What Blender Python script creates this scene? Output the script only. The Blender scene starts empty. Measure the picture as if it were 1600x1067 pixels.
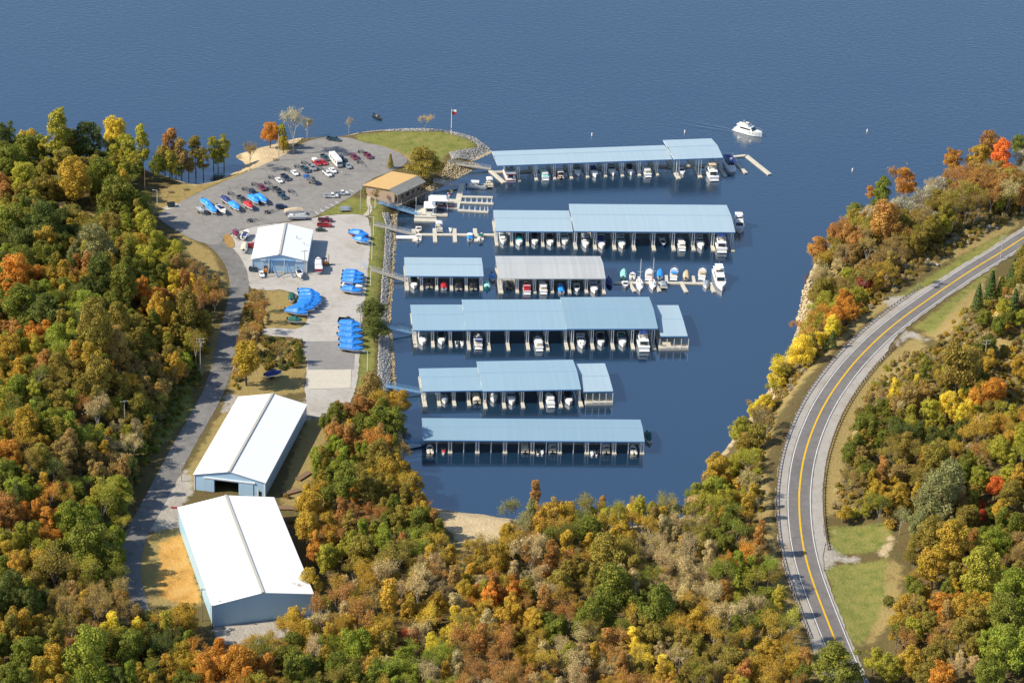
import bpy, bmesh, math, random
import numpy as np
from mathutils import Matrix, Vector

S = bpy.context.scene
COL = S.collection
R = math.radians
rng = random.Random(7)
nrng = np.random.default_rng(7)

# ------------------------------------------------------------------ camera, sky, sun, exposure
F_PX, PITCH, ROLL, CAM_H = 4400.0, R(26.4), R(2.2), 440.0
CAM = Vector((0, -CAM_H / math.tan(PITCH), CAM_H))
FWD = Vector((0, math.cos(PITCH), -math.sin(PITCH)))
UP0 = Vector((0, math.sin(PITCH), math.cos(PITCH)))
CX = math.cos(ROLL) * Vector((1, 0, 0)) + math.sin(ROLL) * UP0
CY = -math.sin(ROLL) * Vector((1, 0, 0)) + math.cos(ROLL) * UP0
cd = bpy.data.cameras.new('camera')
cd.sensor_width = 36
cd.lens = F_PX * 36 / 1600
cd.clip_start, cd.clip_end = 5, 60000
cam = bpy.data.objects.new('camera', cd)
cam.matrix_world = Matrix((
    (CX.x, CY.x, -FWD.x, CAM.x), (CX.y, CY.y, -FWD.y, CAM.y), (CX.z, CY.z, -FWD.z, CAM.z), (0, 0, 0, 1)))
COL.objects.link(cam)
S.camera = cam

SUN_EL = R(41)
TO_SUN = Vector((-math.cos(R(13)), -math.sin(R(13)), 0)) * math.cos(SUN_EL) + Vector((0, 0, math.sin(SUN_EL)))
w = bpy.data.worlds.new('World')
S.world = w
w.use_nodes = True
nt = w.node_tree
nt.nodes.clear()
sky = nt.nodes.new('ShaderNodeTexSky')
sky.sky_type = 'NISHITA'
sky.sun_disc = False
sky.sun_elevation = SUN_EL
sky.sun_rotation = math.atan2(TO_SUN.x, TO_SUN.y)
sky.dust_density, sky.air_density, sky.ozone_density = 0.4, 1.0, 2.5
bg = nt.nodes.new('ShaderNodeBackground')
bg.inputs[1].default_value = 0.13
wo = nt.nodes.new('ShaderNodeOutputWorld')
nt.links.new(sky.outputs[0], bg.inputs[0])
nt.links.new(bg.outputs[0], wo.inputs[0])
sl = bpy.data.lights.new('sun', 'SUN')
sl.energy, sl.angle, sl.color = 4.7, R(0.53), (1.0, 0.91, 0.75)
so = bpy.data.objects.new('sun', sl)
so.rotation_euler = TO_SUN.to_track_quat('Z', 'Y').to_euler()
so.location = (0, 0, 300)
COL.objects.link(so)
vs = S.view_settings
vs.view_transform, vs.look, vs.gamma, vs.exposure = 'Standard', 'None', 1.0, 0.5
vs.use_curve_mapping = False
S.cycles.max_bounces = 6
S.cycles.use_denoising = True

# ------------------------------------------------------------------ pixel -> ground helpers
def ray(px, py):
    return FWD + CX * ((px - 800) / F_PX) - CY * ((py - 533.5) / F_PX)

def UP(px, py, z=0.0):
    d = ray(px, py)
    t = (z - CAM.z) / d.z
    return CAM + d * t

def scale_at(p):
    return F_PX / (Vector(p) - CAM).dot(FWD)          # pixels per metre

# ------------------------------------------------------------------ mesh helpers
def tag(o, label=None, cat=None, group=None, kind=None):
    if label: o['label'] = label
    if cat: o['category'] = cat
    if group: o['group'] = group
    if kind: o['kind'] = kind
    return o

def empty(name, loc=(0, 0, 0), rz=0.0, sc=1.0):
    o = bpy.data.objects.new(name, None)
    o.location = loc
    o.rotation_euler = (0, 0, rz)
    o.scale = (sc, sc, sc)
    o.empty_display_size = 0.5
    COL.objects.link(o)
    return o

class MB:
    """collects simple shapes for one mesh"""
    def __init__(s): s.v, s.f = [], []
    def add(s, vs, fs):
        n = len(s.v); s.v += [tuple(v) for v in vs]; s.f += [tuple(i + n for i in f) for f in fs]; return s
    def box(s, x0, x1, y0, y1, z0, z1):
        return s.add([(x0, y0, z0), (x1, y0, z0), (x1, y1, z0), (x0, y1, z0), (x0, y0, z1), (x1, y0, z1), (x1, y1, z1), (x0, y1, z1)],
                     [(3, 2, 1, 0), (4, 5, 6, 7), (0, 1, 5, 4), (1, 2, 6, 5), (2, 3, 7, 6), (3, 0, 4, 7)])
    def cbox(s, c, sz): return s.box(c[0] - sz[0] / 2, c[0] + sz[0] / 2, c[1] - sz[1] / 2, c[1] + sz[1] / 2, c[2] - sz[2] / 2, c[2] + sz[2] / 2)
    def frustum(s, b, t, z0, z1):     # b, t = (x0,x1,y0,y1)
        return s.add([(b[0], b[2], z0), (b[1], b[2], z0), (b[1], b[3], z0), (b[0], b[3], z0), (t[0], t[2], z1), (t[1], t[2], z1), (t[1], t[3], z1), (t[0], t[3], z1)],
                     [(3, 2, 1, 0), (4, 5, 6, 7), (0, 1, 5, 4), (1, 2, 6, 5), (2, 3, 7, 6), (3, 0, 4, 7)])
    def quad(s, a, b, c, d): return s.add([a, b, c, d], [(0, 1, 2, 3)])
    def tube(s, p0, p1, r0, r1=None, n=5, cap=True):
        r1 = r0 if r1 is None else r1
        p0, p1 = Vector(p0), Vector(p1)
        d = (p1 - p0)
        if d.length < 1e-6: return s
        a = d.orthogonal().normalized(); b = d.normalized().cross(a)
        vs = []
        for p, r in ((p0, r0), (p1, r1)):
            for i in range(n):
                t = 2 * math.pi * i / n
                vs.append(p + (a * math.cos(t) + b * math.sin(t)) * r)
        fs = [(i, (i + 1) % n, n + (i + 1) % n, n + i) for i in range(n)]
        if cap: fs += [tuple(range(n - 1, -1, -1)), tuple(range(n, 2 * n))]
        return s.add(vs, fs)
    def loft(s, rings, close=True, caps=True):
        n = len(rings[0]); vs = [p for r in rings for p in r]; fs = []
        for k in range(len(rings) - 1):
            for i in range(n if close else n - 1):
                j = (i + 1) % n
                fs.append((k * n + i, k * n + j, (k + 1) * n + j, (k + 1) * n + i))
        if caps: fs += [tuple(range(n - 1, -1, -1)), tuple((len(rings) - 1) * n + i for i in range(n))]
        return s.add(vs, fs)
    def mesh(s, name, mat=None, smooth=False):
        m = bpy.data.meshes.new(name)
        m.from_pydata(s.v, [], s.f)
        bm = bmesh.new(); bm.from_mesh(m); bmesh.ops.recalc_face_normals(bm, faces=bm.faces); bm.to_mesh(m); bm.free()
        if mat: m.materials.append(mat)
        if smooth: m.polygons.foreach_set('use_smooth', [True] * len(m.polygons))
        return m

def link(name, mesh, parent=None, loc=None, rz=None):
    o = bpy.data.objects.new(name, mesh)
    COL.objects.link(o)
    if parent: o.parent = parent
    if loc is not None: o.location = loc
    if rz is not None: o.rotation_euler = (0, 0, rz)
    return o

def obj(name, mb, mat, parent=None, loc=None, rz=None, smooth=False):
    return link(name, mb.mesh(name, mat, smooth), parent, loc, rz)

PROTO = {}
def spawn(key, build, name, loc, rz=0.0, sc=1.0):
    """build(part) is called once per key; copies share the meshes"""
    if key not in PROTO:
        L = []
        def part(pname, mb, mat, parent=None, smooth=False):
            L.append((pname, mb.mesh(pname, mat, smooth), parent)); return len(L) - 1
        build(part); PROTO[key] = L
    root = empty(name, loc, rz, sc)
    made = []
    for pname, me, par in PROTO[key]:
        made.append(link(pname, me, root if par is None else made[par]))
    return root

ORD = ['first', 'second', 'third', 'fourth', 'fifth', 'sixth', 'seventh', 'eighth', 'ninth', 'tenth', 'eleventh', 'twelfth', 'thirteenth', 'fourteenth', 'fifteenth',
       'sixteenth', 'seventeenth', 'eighteenth', 'nineteenth', 'twentieth']
# ------------------------------------------------------------------ materials
def mat(name, col, rough=0.7, metal=0.0, spec=0.4, var=0.0, vscale=0.3, bump=0.0, bscale=2.0, emit=None, coat=0.0):
    m = bpy.data.materials.new(name); m.use_nodes = True
    nt = m.node_tree; b = nt.nodes['Principled BSDF']
    b.inputs['Base Color'].default_value = (*col, 1)
    b.inputs['Roughness'].default_value = rough
    b.inputs['Metallic'].default_value = metal
    b.inputs['Specular IOR Level'].default_value = spec
    b.inputs['Coat Weight'].default_value = coat
    if var or bump:
        tc = nt.nodes.new('ShaderNodeNewGeometry')
        if var:
            n = nt.nodes.new('ShaderNodeTexNoise'); n.inputs['Scale'].default_value = vscale; n.inputs['Detail'].default_value = 6; n.inputs['Roughness'].default_value = 0.65
            nt.links.new(tc.outputs['Position'], n.inputs['Vector'])
            mr = nt.nodes.new('ShaderNodeMapRange'); mr.inputs[1].default_value, mr.inputs[2].default_value = 0.3, 0.7
            mr.inputs[3].default_value, mr.inputs[4].default_value = 1 - var, 1 + var
            nt.links.new(n.outputs[0], mr.inputs[0])
            mx = nt.nodes.new('ShaderNodeVectorMath'); mx.operation = 'SCALE'; mx.inputs[0].default_value = col
            nt.links.new(mr.outputs[0], mx.inputs['Scale']); nt.links.new(mx.outputs[0], b.inputs['Base Color'])
        if bump:
            n2 = nt.nodes.new('ShaderNodeTexNoise'); n2.inputs['Scale'].default_value = bscale; n2.inputs['Detail'].default_value = 4
            nt.links.new(tc.outputs['Position'], n2.inputs['Vector'])
            bp = nt.nodes.new('ShaderNodeBump'); bp.inputs['Strength'].default_value = bump; bp.inputs['Distance'].default_value = 0.3
            nt.links.new(n2.outputs[0], bp.inputs['Height']); nt.links.new(bp.outputs[0], b.inputs['Normal'])
    return m

M = {}
def mk(k, *a, **kw): M[k] = mat(k, *a, **kw)
mk('white', (.74, .73, .70), .45, var=.06, vscale=.8)
mk('gel', (.80, .79, .76), .25, coat=.3)
mk('cream', (.62, .55, .42), .5)
mk('tan_canvas', (.55, .43, .28), .8)
mk('grey_canvas', (.25, .29, .33), .8)
mk('navy', (.02, .04, .16), .6)
mk('black', (.015, .016, .02), .5)
mk('bluecov', (.02, .20, .62), .45, var=.18, vscale=1.5, bump=.5, bscale=1.2)
mk('bluecov2', (.03, .27, .72), .45, var=.15, vscale=1.5, bump=.5, bscale=1.2)
mk('greencov', (.01, .10, .08), .6)
mk('teal', (.03, .35, .33), .5)
mk('mint', (.30, .62, .55), .5)
mk('redcov', (.42, .02, .03), .55)
mk('maroon', (.16, .02, .05), .35, coat=.4)
mk('glass', (.02, .03, .04), .08, spec=.6)
mk('chrome', (.5, .5, .5), .3, metal=.8)
mk('tyre', (.02, .02, .02), .8)
mk('rail', (.55, .56, .57), .4, metal=.5)
mk('galv', (.42, .43, .44), .45, metal=.4)
mk('wood', (.22, .14, .08), .85, var=.25, vscale=2)
mk('polewood', (.25, .17, .11), .85, var=.2, vscale=1)
mk('concrete', (.47, .43, .36), .85, var=.12, vscale=.6)
mk('float', (.52, .48, .39), .8, var=.12, vscale=.7)
mk('deck', (.42, .38, .31), .85, var=.12, vscale=.9)
mk('postw', (.72, .73, .74), .5)
mk('bluetrim', (.10, .25, .50), .5)
mk('gangblue', (.19, .35, .52), .5)
mk('wallblue', (.27, .43, .58), .55, var=.04, vscale=.15)
mk('wallblue_pale', (.33, .48, .62), .55, var=.04, vscale=.15)
mk('trimwhite', (.78, .78, .76), .5)
mk('ridge', (.42, .40, .34), .7)
mk('dark_in', (.012, .013, .016), .9)
mk('shingle', (.52, .33, .13), .85, var=.10, vscale=1.5, bump=.3, bscale=4)
mk('brick', (.33, .24, .17), .85, var=.1, vscale=2)
mk('bark', (.12, .09, .065), .9, var=.2, vscale=3)
mk('palebark', (.42, .38, .32), .9, var=.2, vscale=2)
mk('greybark', (.25, .21, .17), .9, var=.2, vscale=2)
mk('stone', (.36, .345, .32), .9, var=.3, vscale=.9)
mk('stone_tan', (.50, .40, .25), .9, var=.25, vscale=.9)
mk('rockgrey', (.30, .28, .25), .9, var=.3, vscale=.9)
mk('orange', (.55, .18, .02), .5)
mk('red', (.42, .02, .03), .3, coat=.4)
mk('blue', (.02, .10, .36), .3, coat=.4)
mk('darkblue', (.015, .03, .08), .3, coat=.4)
mk('darkgrey', (.05, .055, .06), .35, coat=.3)
mk('silver', (.34, .37, .39), .3, metal=.3, coat=.3)
mk('carwhite', (.74, .74, .73), .3, coat=.4)
mk('tealdark', (.02, .06, .09), .3, coat=.4)
mk('yellow', (.70, .48, .03), .5)
mk('lampglass', (.6, .6, .55), .3)
mk('skinbrown', (.45, .28, .2), .6)
mk('porc', (.55, .6, .6), .3)

def metal_roof(name, col, seam=1.0, var=.035, rough=.42):
    """painted ribbed sheet: a rib every `seam` metres along local X and faint sheet-to-sheet fading"""
    m = bpy.data.materials.new(name); m.use_nodes = True
    nt = m.node_tree; b = nt.nodes['Principled BSDF']; N = nt.nodes.new; Lk = nt.links.new
    tc = N('ShaderNodeTexCoord'); sp = N('ShaderNodeSeparateXYZ'); Lk(tc.outputs['Object'], sp.inputs[0])
    fl = N('ShaderNodeMath'); fl.operation = 'DIVIDE'; fl.inputs[1].default_value = seam; Lk(sp.outputs[0], fl.inputs[0])
    f2 = N('ShaderNodeMath'); f2.operation = 'FLOOR'; Lk(fl.outputs[0], f2.inputs[0])
    cb = N('ShaderNodeCombineXYZ'); Lk(f2.outputs[0], cb.inputs[0])
    wn = N('ShaderNodeTexWhiteNoise'); Lk(cb.outputs[0], wn.inputs[0])
    n = N('ShaderNodeTexNoise'); n.inputs['Scale'].default_value = .12; n.inputs['Detail'].default_value = 5; Lk(tc.outputs['Object'], n.inputs['Vector'])
    ad = N('ShaderNodeMath'); ad.operation = 'ADD'; Lk(wn.outputs[0], ad.inputs[0]); Lk(n.outputs[0], ad.inputs[1])
    mr = N('ShaderNodeMapRange'); mr.inputs[1].default_value, mr.inputs[2].default_value = .2, 1.6
    mr.inputs[3].default_value, mr.inputs[4].default_value = 1 - var, 1 + var; Lk(ad.outputs[0], mr.inputs[0])
    mx = N('ShaderNodeVectorMath'); mx.operation = 'SCALE'; mx.inputs[0].default_value = col; Lk(mr.outputs[0], mx.inputs['Scale'])
    Lk(mx.outputs[0], b.inputs['Base Color'])
    fr = N('ShaderNodeMath'); fr.operation = 'FRACT'; Lk(fl.outputs[0], fr.inputs[0])
    rib = N('ShaderNodeMath'); rib.operation = 'LESS_THAN'; rib.inputs[1].default_value = .12; Lk(fr.outputs[0], rib.inputs[0])
    bp = N('ShaderNodeBump'); bp.inputs['Strength'].default_value = .18; bp.inputs['Distance'].default_value = .05
    Lk(rib.outputs[0], bp.inputs['Height']); Lk(bp.outputs[0], b.inputs['Normal'])
    b.inputs['Roughness'].default_value = rough
    return m
M['roof_blue_a'] = metal_roof('roof_blue_a', (.33, .43, .49))
M['roof_blue_b'] = metal_roof('roof_blue_b', (.22, .335, .41))
M['roof_blue_c'] = metal_roof('roof_blue_c', (.255, .375, .45))
M['roof_grey'] = metal_roof('roof_grey', (.41, .42, .41), var=.10)
M['roof_white'] = metal_roof('roof_white', (.80, .80, .79), var=.012, rough=.5)
M['wall_rib'] = metal_roof('wall_rib', (.35, .54, .67), var=.03)
M['wall_rib_pale'] = metal_roof('wall_rib_pale', (.42, .60, .76), var=.03)

def noise_mix(nt, vec, stops, scale, detail=6, rough=.6):
    n = nt.nodes.new('ShaderNodeTexNoise'); n.inputs['Scale'].default_value = scale; n.inputs['Detail'].default_value = detail; n.inputs['Roughness'].default_value = rough
    nt.links.new(vec, n.inputs['Vector'])
    r = nt.nodes.new('ShaderNodeValToRGB'); cr = r.color_ramp
    while len(cr.elements) < len(stops): cr.elements.new(.5)
    for e, (p, c) in zip(cr.elements, stops): e.position = p; e.color = (*c, 1)
    nt.links.new(n.outputs[0], r.inputs[0])
    return r.outputs[0]

def surf(name, stops, scale=.25, rough=.9, bump=.4, bscale=1.5, stops2=None, scale2=.03):
    m = bpy.data.materials.new(name); m.use_nodes = True
    nt = m.node_tree; b = nt.nodes['Principled BSDF']; g = nt.nodes.new('ShaderNodeNewGeometry')
    c = noise_mix(nt, g.outputs['Position'], stops, scale)
    if stops2:
        c2 = noise_mix(nt, g.outputs['Position'], stops2, scale2, 8, .65)
        mx = nt.nodes.new('ShaderNodeMix'); mx.data_type = 'RGBA'; mx.blend_type = 'MULTIPLY'; mx.inputs[0].default_value = 1
        nt.links.new(c, mx.inputs[6]); nt.links.new(c2, mx.inputs[7]); c = mx.outputs[2]
    nt.links.new(c, b.inputs['Base Color'])
    b.inputs['Roughness'].default_value = rough; b.inputs['Specular IOR Level'].default_value = .2
    n2 = nt.nodes.new('ShaderNodeTexNoise'); n2.inputs['Scale'].default_value = bscale; n2.inputs['Detail'].default_value = 5
    nt.links.new(g.outputs['Position'], n2.inputs['Vector'])
    bp = nt.nodes.new('ShaderNodeBump'); bp.inputs['Strength'].default_value = bump; bp.inputs['Distance'].default_value = .15
    nt.links.new(n2.outputs[0], bp.inputs['Height']); nt.links.new(bp.outputs[0], b.inputs['Normal'])
    return m
M['lot'] = surf('lot', [(.3, (.205, .194, .178)), (.7, (.262, .248, .228))], .35, stops2=[(.35, (.78, .78, .8)), (.5, (1, 1, 1)), (.7, (1.05, 1.04, 1.0))], scale2=.035)
M['roadtar'] = surf('roadtar', [(.3, (.165, .158, .148)), (.7, (.215, .206, .192))], .4, stops2=[(.35, (.82, .82, .84)), (.6, (1, 1, 1))], scale2=.05)
M['darkpad'] = surf('darkpad', [(.3, (.22, .21, .20)), (.7, (.27, .26, .245))], .4, stops2=[(.4, (.9, .9, .9)), (.6, (1, 1, 1))], scale2=.08)
M['gravel_lot'] = surf('gravel_lot', [(.3, (.36, .335, .30)), (.7, (.45, .425, .39))], .5, bscale=4, stops2=[(.3, (.80, .77, .72)), (.5, (1, 1, 1)), (.75, (1.05, 1.05, 1.05))], scale2=.06)
M['hwy'] = surf('hwy', [(.3, (.135, .125, .118)), (.7, (.175, .163, .155))], .5, rough=.8, bump=.15, stops2=[(.35, (.85, .85, .86)), (.6, (1, 1, 1))], scale2=.05)
def wheel_tracks(m):
    nt = m.node_tree; N = nt.nodes.new; b = nt.nodes['Principled BSDF']; src = b.inputs['Base Color'].links[0].from_socket
    at = N('ShaderNodeAttribute'); at.attribute_name = 'lane'
    r = N('ShaderNodeValToRGB'); cr = r.color_ramp
    for p, v in ((0, 1.1), (.14, 1.05), (.25, .84), (.36, 1.02), (.52, 1.08), (.62, 1.02), (.73, .86), (.86, 1.05), (1, 1.15)):
        e = cr.elements[0] if p == 0 else cr.elements[1] if p == 1 else cr.elements.new(p); e.position = p; e.color = (v / 1.2, v / 1.2, v / 1.2, 1)
    ab = N('ShaderNodeMath'); ab.operation = 'ABSOLUTE'; nt.links.new(at.outputs['Fac'], ab.inputs[0])
    dv = N('ShaderNodeMath'); dv.operation = 'DIVIDE'; dv.inputs[1].default_value = 3.6; nt.links.new(ab.outputs[0], dv.inputs[0]); nt.links.new(dv.outputs[0], r.inputs[0])
    mx = N('ShaderNodeMix'); mx.data_type = 'RGBA'; mx.blend_type = 'MULTIPLY'; mx.inputs[0].default_value = 1; nt.links.new(src, mx.inputs[6]); nt.links.new(r.outputs[0], mx.inputs[7])
    sc = N('ShaderNodeVectorMath'); sc.operation = 'SCALE'; sc.inputs['Scale'].default_value = 1.2; nt.links.new(mx.outputs[2], sc.inputs[0]); nt.links.new(sc.outputs[0], b.inputs['Base Color'])
wheel_tracks(M['hwy'])
def stains(m, scale, lo, hi, k):
    nt = m.node_tree; N = nt.nodes.new; b = nt.nodes['Principled BSDF']; src = b.inputs['Base Color'].links[0].from_socket; g = N('ShaderNodeNewGeometry')
    n = N('ShaderNodeTexNoise'); n.inputs['Scale'].default_value = scale; n.inputs['Detail'].default_value = 3; nt.links.new(g.outputs['Position'], n.inputs['Vector'])
    mr = N('ShaderNodeMapRange'); mr.inputs[1].default_value, mr.inputs[2].default_value, mr.inputs[3].default_value, mr.inputs[4].default_value = lo, hi, 1, k; nt.links.new(n.outputs[0], mr.inputs[0])
    sc = N('ShaderNodeVectorMath'); sc.operation = 'SCALE'; nt.links.new(src, sc.inputs[0]); nt.links.new(mr.outputs[0], sc.inputs['Scale']); nt.links.new(sc.outputs[0], b.inputs['Base Color'])
stains(M['lot'], .8, .60, .72, .72); stains(M['roadtar'], .6, .60, .72, .75); stains(M['gravel_lot'], .5, .60, .74, .80); stains(M['hwy'], .3, .62, .70, .85)
M['shoulder'] = surf('shoulder', [(.3, (.31, .285, .25)), (.7, (.37, .345, .31))], .6, bscale=5, bump=.2, stops2=[(.3, (.82, .74, .6)), (.5, (1, 1, 1))], scale2=.12)
M['pad'] = surf('pad', [(.3, (.46, .42, .34)), (.7, (.52, .475, .39))], .5, bump=.1)
M['path'] = surf('path', [(.3, (.38, .34, .27)), (.7, (.46, .42, .35))], .5, bump=.1)
M['paint_white'] = surf('paint_white', [(.35, (.55, .55, .53)), (.6, (.72, .72, .70))], 1.5, bump=.05)
M['paint_yellow'] = surf('paint_yellow', [(.35, (.55, .34, .02)), (.6, (.68, .42, .02))], 1.5, bump=.05)
M['paint_dim'] = surf('paint_dim', [(.4, (.34, .33, .31)), (.6, (.5, .5, .48))], 1.0, bump=.05)

# ground cover: signed distances of the cover types are stored on the terrain, the edge is broken up by noise
def ground_material():
    m = bpy.data.materials.new('ground_cover'); m.use_nodes = True
    nt = m.node_tree; N = nt.nodes.new; Lk = nt.links.new; b = nt.nodes['Principled BSDF']
    g = N('ShaderNodeNewGeometry'); P = g.outputs['Position']
    base = noise_mix(nt, P, [(.25, (.06, .045, .022)), (.42, (.13, .09, .04)), (.55, (.11, .095, .035)), (.72, (.20, .13, .06))], .22, 8, .7)
    covers = {
        'dry': [(.3, (.20, .14, .055)), (.5, (.30, .22, .085)), (.7, (.22, .20, .07))],
        'grass': [(.3, (.11, .135, .03)), (.5, (.19, .19, .05)), (.7, (.26, .22, .07))],
        'sand': [(.3, (.40, .30, .17)), (.6, (.52, .41, .25)), (.8, (.58, .48, .33))],
        'dirt': [(.32, (.30, .17, .05)), (.48, (.50, .27, .07)), (.62, (.55, .33, .11)), (.75, (.26, .19, .06))],
        'gravel': [(.3, (.29, .26, .215)), (.7, (.41, .375, .32))]}
    jn = N('ShaderNodeTexNoise'); jn.inputs['Scale'].default_value = .35; jn.inputs['Detail'].default_value = 6; jn.inputs['Roughness'].default_value = .7
    Lk(P, jn.inputs['Vector'])
    js = N('ShaderNodeMath'); js.operation = 'MULTIPLY_ADD'; js.inputs[1].default_value = 7.0; js.inputs[2].default_value = -3.5; Lk(jn.outputs[0], js.inputs[0])
    cur = base
    for k in ('dry', 'grass', 'sand', 'dirt', 'gravel'):
        at = N('ShaderNodeAttribute'); at.attribute_name = 'sd_' + k
        ad = N('ShaderNodeMath'); ad.operation = 'ADD'; Lk(at.outputs['Fac'], ad.inputs[0]); Lk(js.outputs[0], ad.inputs[1])
        mr = N('ShaderNodeMapRange'); mr.inputs[1].default_value, mr.inputs[2].default_value = -.8, .8; Lk(ad.outputs[0], mr.inputs[0])
        c = noise_mix(nt, P, covers[k], .3 if k != 'dirt' else .16, 8, .7)
        mx = N('ShaderNodeMix'); mx.data_type = 'RGBA'; Lk(mr.outputs[0], mx.inputs[0]); Lk(cur, mx.inputs[6]); Lk(c, mx.inputs[7]); cur = mx.outputs[2]
    Lk(cur, b.inputs['Base Color'])
    b.inputs['Roughness'].default_value = .95; b.inputs['Specular IOR Level'].default_value = .1
    n2 = N('ShaderNodeTexNoise'); n2.inputs['Scale'].default_value = 1.2; n2.inputs['Detail'].default_value = 6; Lk(P, n2.inputs['Vector'])
    bp = N('ShaderNodeBump'); bp.inputs['Strength'].default_value = .8; bp.inputs['Distance'].default_value = .4; Lk(n2.outputs[0], bp.inputs['Height']); Lk(bp.outputs[0], b.inputs['Normal'])
    return m
M['ground'] = ground_material()

def water_material():
    m = bpy.data.materials.new('lake_water'); m.use_nodes = True
    nt = m.node_tree; N = nt.nodes.new; Lk = nt.links.new; b = nt.nodes['Principled BSDF']
    g = N('ShaderNodeNewGeometry')
    b.inputs['Base Color'].default_value = (.008, .028, .058, 1)
    b.inputs['Roughness'].default_value = .10
    b.inputs['IOR'].default_value = 3.0
    b.inputs['Specular Tint'].default_value = (1, 1, 1, 1)
    mp = N('ShaderNodeMapping'); mp.inputs['Scale'].default_value = (.34, .60, 1); mp.inputs['Rotation'].default_value = (0, 0, .35); Lk(g.outputs['Position'], mp.inputs[0])
    n1 = N('ShaderNodeTexNoise'); n1.inputs['Scale'].default_value = 1.0; n1.inputs['Detail'].default_value = 5; n1.inputs['Roughness'].default_value = .6; Lk(mp.outputs[0], n1.inputs['Vector'])
    n2 = N('ShaderNodeTexNoise'); n2.inputs['Scale'].default_value = .05; n2.inputs['Detail'].default_value = 3; Lk(mp.outputs[0], n2.inputs['Vector'])
    # calm in the cove, ruffled on the open lake
    sp = N('ShaderNodeSeparateXYZ'); Lk(g.outputs['Position'], sp.inputs[0])
    far = N('ShaderNodeMapRange'); far.inputs[1].default_value, far.inputs[2].default_value = 20, 220; far.inputs[3].default_value, far.inputs[4].default_value = .05, .5; Lk(sp.outputs[1], far.inputs[0])
    mu = N('ShaderNodeMath'); mu.operation = 'MULTIPLY_ADD'; Lk(n2.outputs[0], mu.inputs[0]); mu.inputs[1].default_value = .6; mu.inputs[2].default_value = .7
    st = N('ShaderNodeMath'); st.operation = 'MULTIPLY'; Lk(far.outputs[0], st.inputs[0]); Lk(mu.outputs[0], st.inputs[1])
    bp = N('ShaderNodeBump'); bp.inputs['Distance'].default_value = .35; Lk(st.outputs[0], bp.inputs['Strength']); Lk(n1.outputs[0], bp.inputs['Height'])
    Lk(bp.outputs[0], b.inputs['Normal'])
    return m
M['water'] = water_material()

def leaf_material(name, use_attr):
    m = bpy.data.materials.new(name); m.use_nodes = True
    nt = m.node_tree; N = nt.nodes.new; Lk = nt.links.new; b = nt.nodes['Principled BSDF']; out = nt.nodes['Material Output']
    if use_attr:
        a = N('ShaderNodeAttribute'); a.attribute_name = 'tint'; a.attribute_type = 'INSTANCER'; col = a.outputs['Color']
    else:
        a = N('ShaderNodeObjectInfo'); col = a.outputs['Color']
    t = N('ShaderNodeAttribute'); t.attribute_name = 'tone'
    sp = N('ShaderNodeSeparateColor'); Lk(t.outputs['Color'], sp.inputs[0])
    hs = N('ShaderNodeHueSaturation'); Lk(col, hs.inputs['Color'])
    h = N('ShaderNodeMapRange'); h.inputs[3].default_value, h.inputs[4].default_value = .486, .512; Lk(sp.outputs[1], h.inputs[0]); Lk(h.outputs[0], hs.inputs['Hue'])
    v = N('ShaderNodeMapRange'); v.inputs[3].default_value, v.inputs[4].default_value = .60, 1.45; Lk(sp.outputs[0], v.inputs[0]); Lk(v.outputs[0], hs.inputs['Value'])
    Lk(hs.outputs[0], b.inputs['Base Color'])
    b.inputs['Roughness'].default_value = .7; b.inputs['Specular IOR Level'].default_value = .15
    tr = N('ShaderNodeBsdfTranslucent'); Lk(hs.outputs[0], tr.inputs['Color'])
    mx = N('ShaderNodeMixShader'); mx.inputs[0].default_value = .3; Lk(b.outputs[0], mx.inputs[1]); Lk(tr.outputs[0], mx.inputs[2]); Lk(mx.outputs[0], out.inputs[0])
    return m
M['leaf'] = leaf_material('leaf', False)
M['leaf_mass'] = leaf_material('leaf_mass', True)
M['drygrass'] = surf('drygrass', [(.3, (.26, .15, .045)), (.7, (.36, .23, .08))], .5)
mk('ridgeblue', (.22, .34, .45), .5)
M['roofslope_grey'] = surf('roofslope_grey', [(.3, (.20, .20, .18)), (.7, (.25, .25, .23))], .6, bump=.1)
# ------------------------------------------------------------------ terrain
SHORE_PX = [(-500, 262), (-200, 252), (0, 246), (100, 250), (200, 258), (262, 275), (300, 289), (335, 284), (352, 276), (368, 268), (380, 262), (383, 256), (374, 250), (366, 246),
 (372, 240), (395, 234), (425, 226), (448, 219), (462, 217), (478, 216), (500, 214), (522, 213), (540, 212), (556, 208), (580, 205), (610, 203), (650, 201), (690, 203), (720, 208), (742, 215),
 (758, 225), (769, 234), (766, 240), (750, 246), (735, 252), (748, 256), (753, 260), (744, 264), (734, 267), (719, 278), (700, 286), (692, 292), (678, 299), (656, 310), (637, 321), (624, 332), (621, 342),
 (620, 365), (617, 389), (616, 420), (614, 446), (612, 475), (611, 504), (616, 533), (617, 560), (619, 582), (620, 602), (627, 640), (631, 690), (635, 740), (648, 773), (680, 794), (710, 798),
 (745, 802), (775, 806), (810, 812), (850, 818), (900, 822), (960, 825), (1010, 818), (1050, 812), (1075, 805), (1090, 790), (1100, 772), (1108, 745), (1122, 715), (1142, 688), (1168, 655),
 (1200, 612), (1216, 577), (1233, 545), (1245, 510), (1251, 480), (1255, 455), (1262, 430), (1275, 405), (1295, 385), (1320, 362), (1360, 345), (1400, 330), (1440, 310), (1480, 290),
 (1540, 270), (1600, 255), (1700, 235), (2000, 200), (2600, 180), (2600, 1600), (-700, 1600), (-900, 700)]
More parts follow.
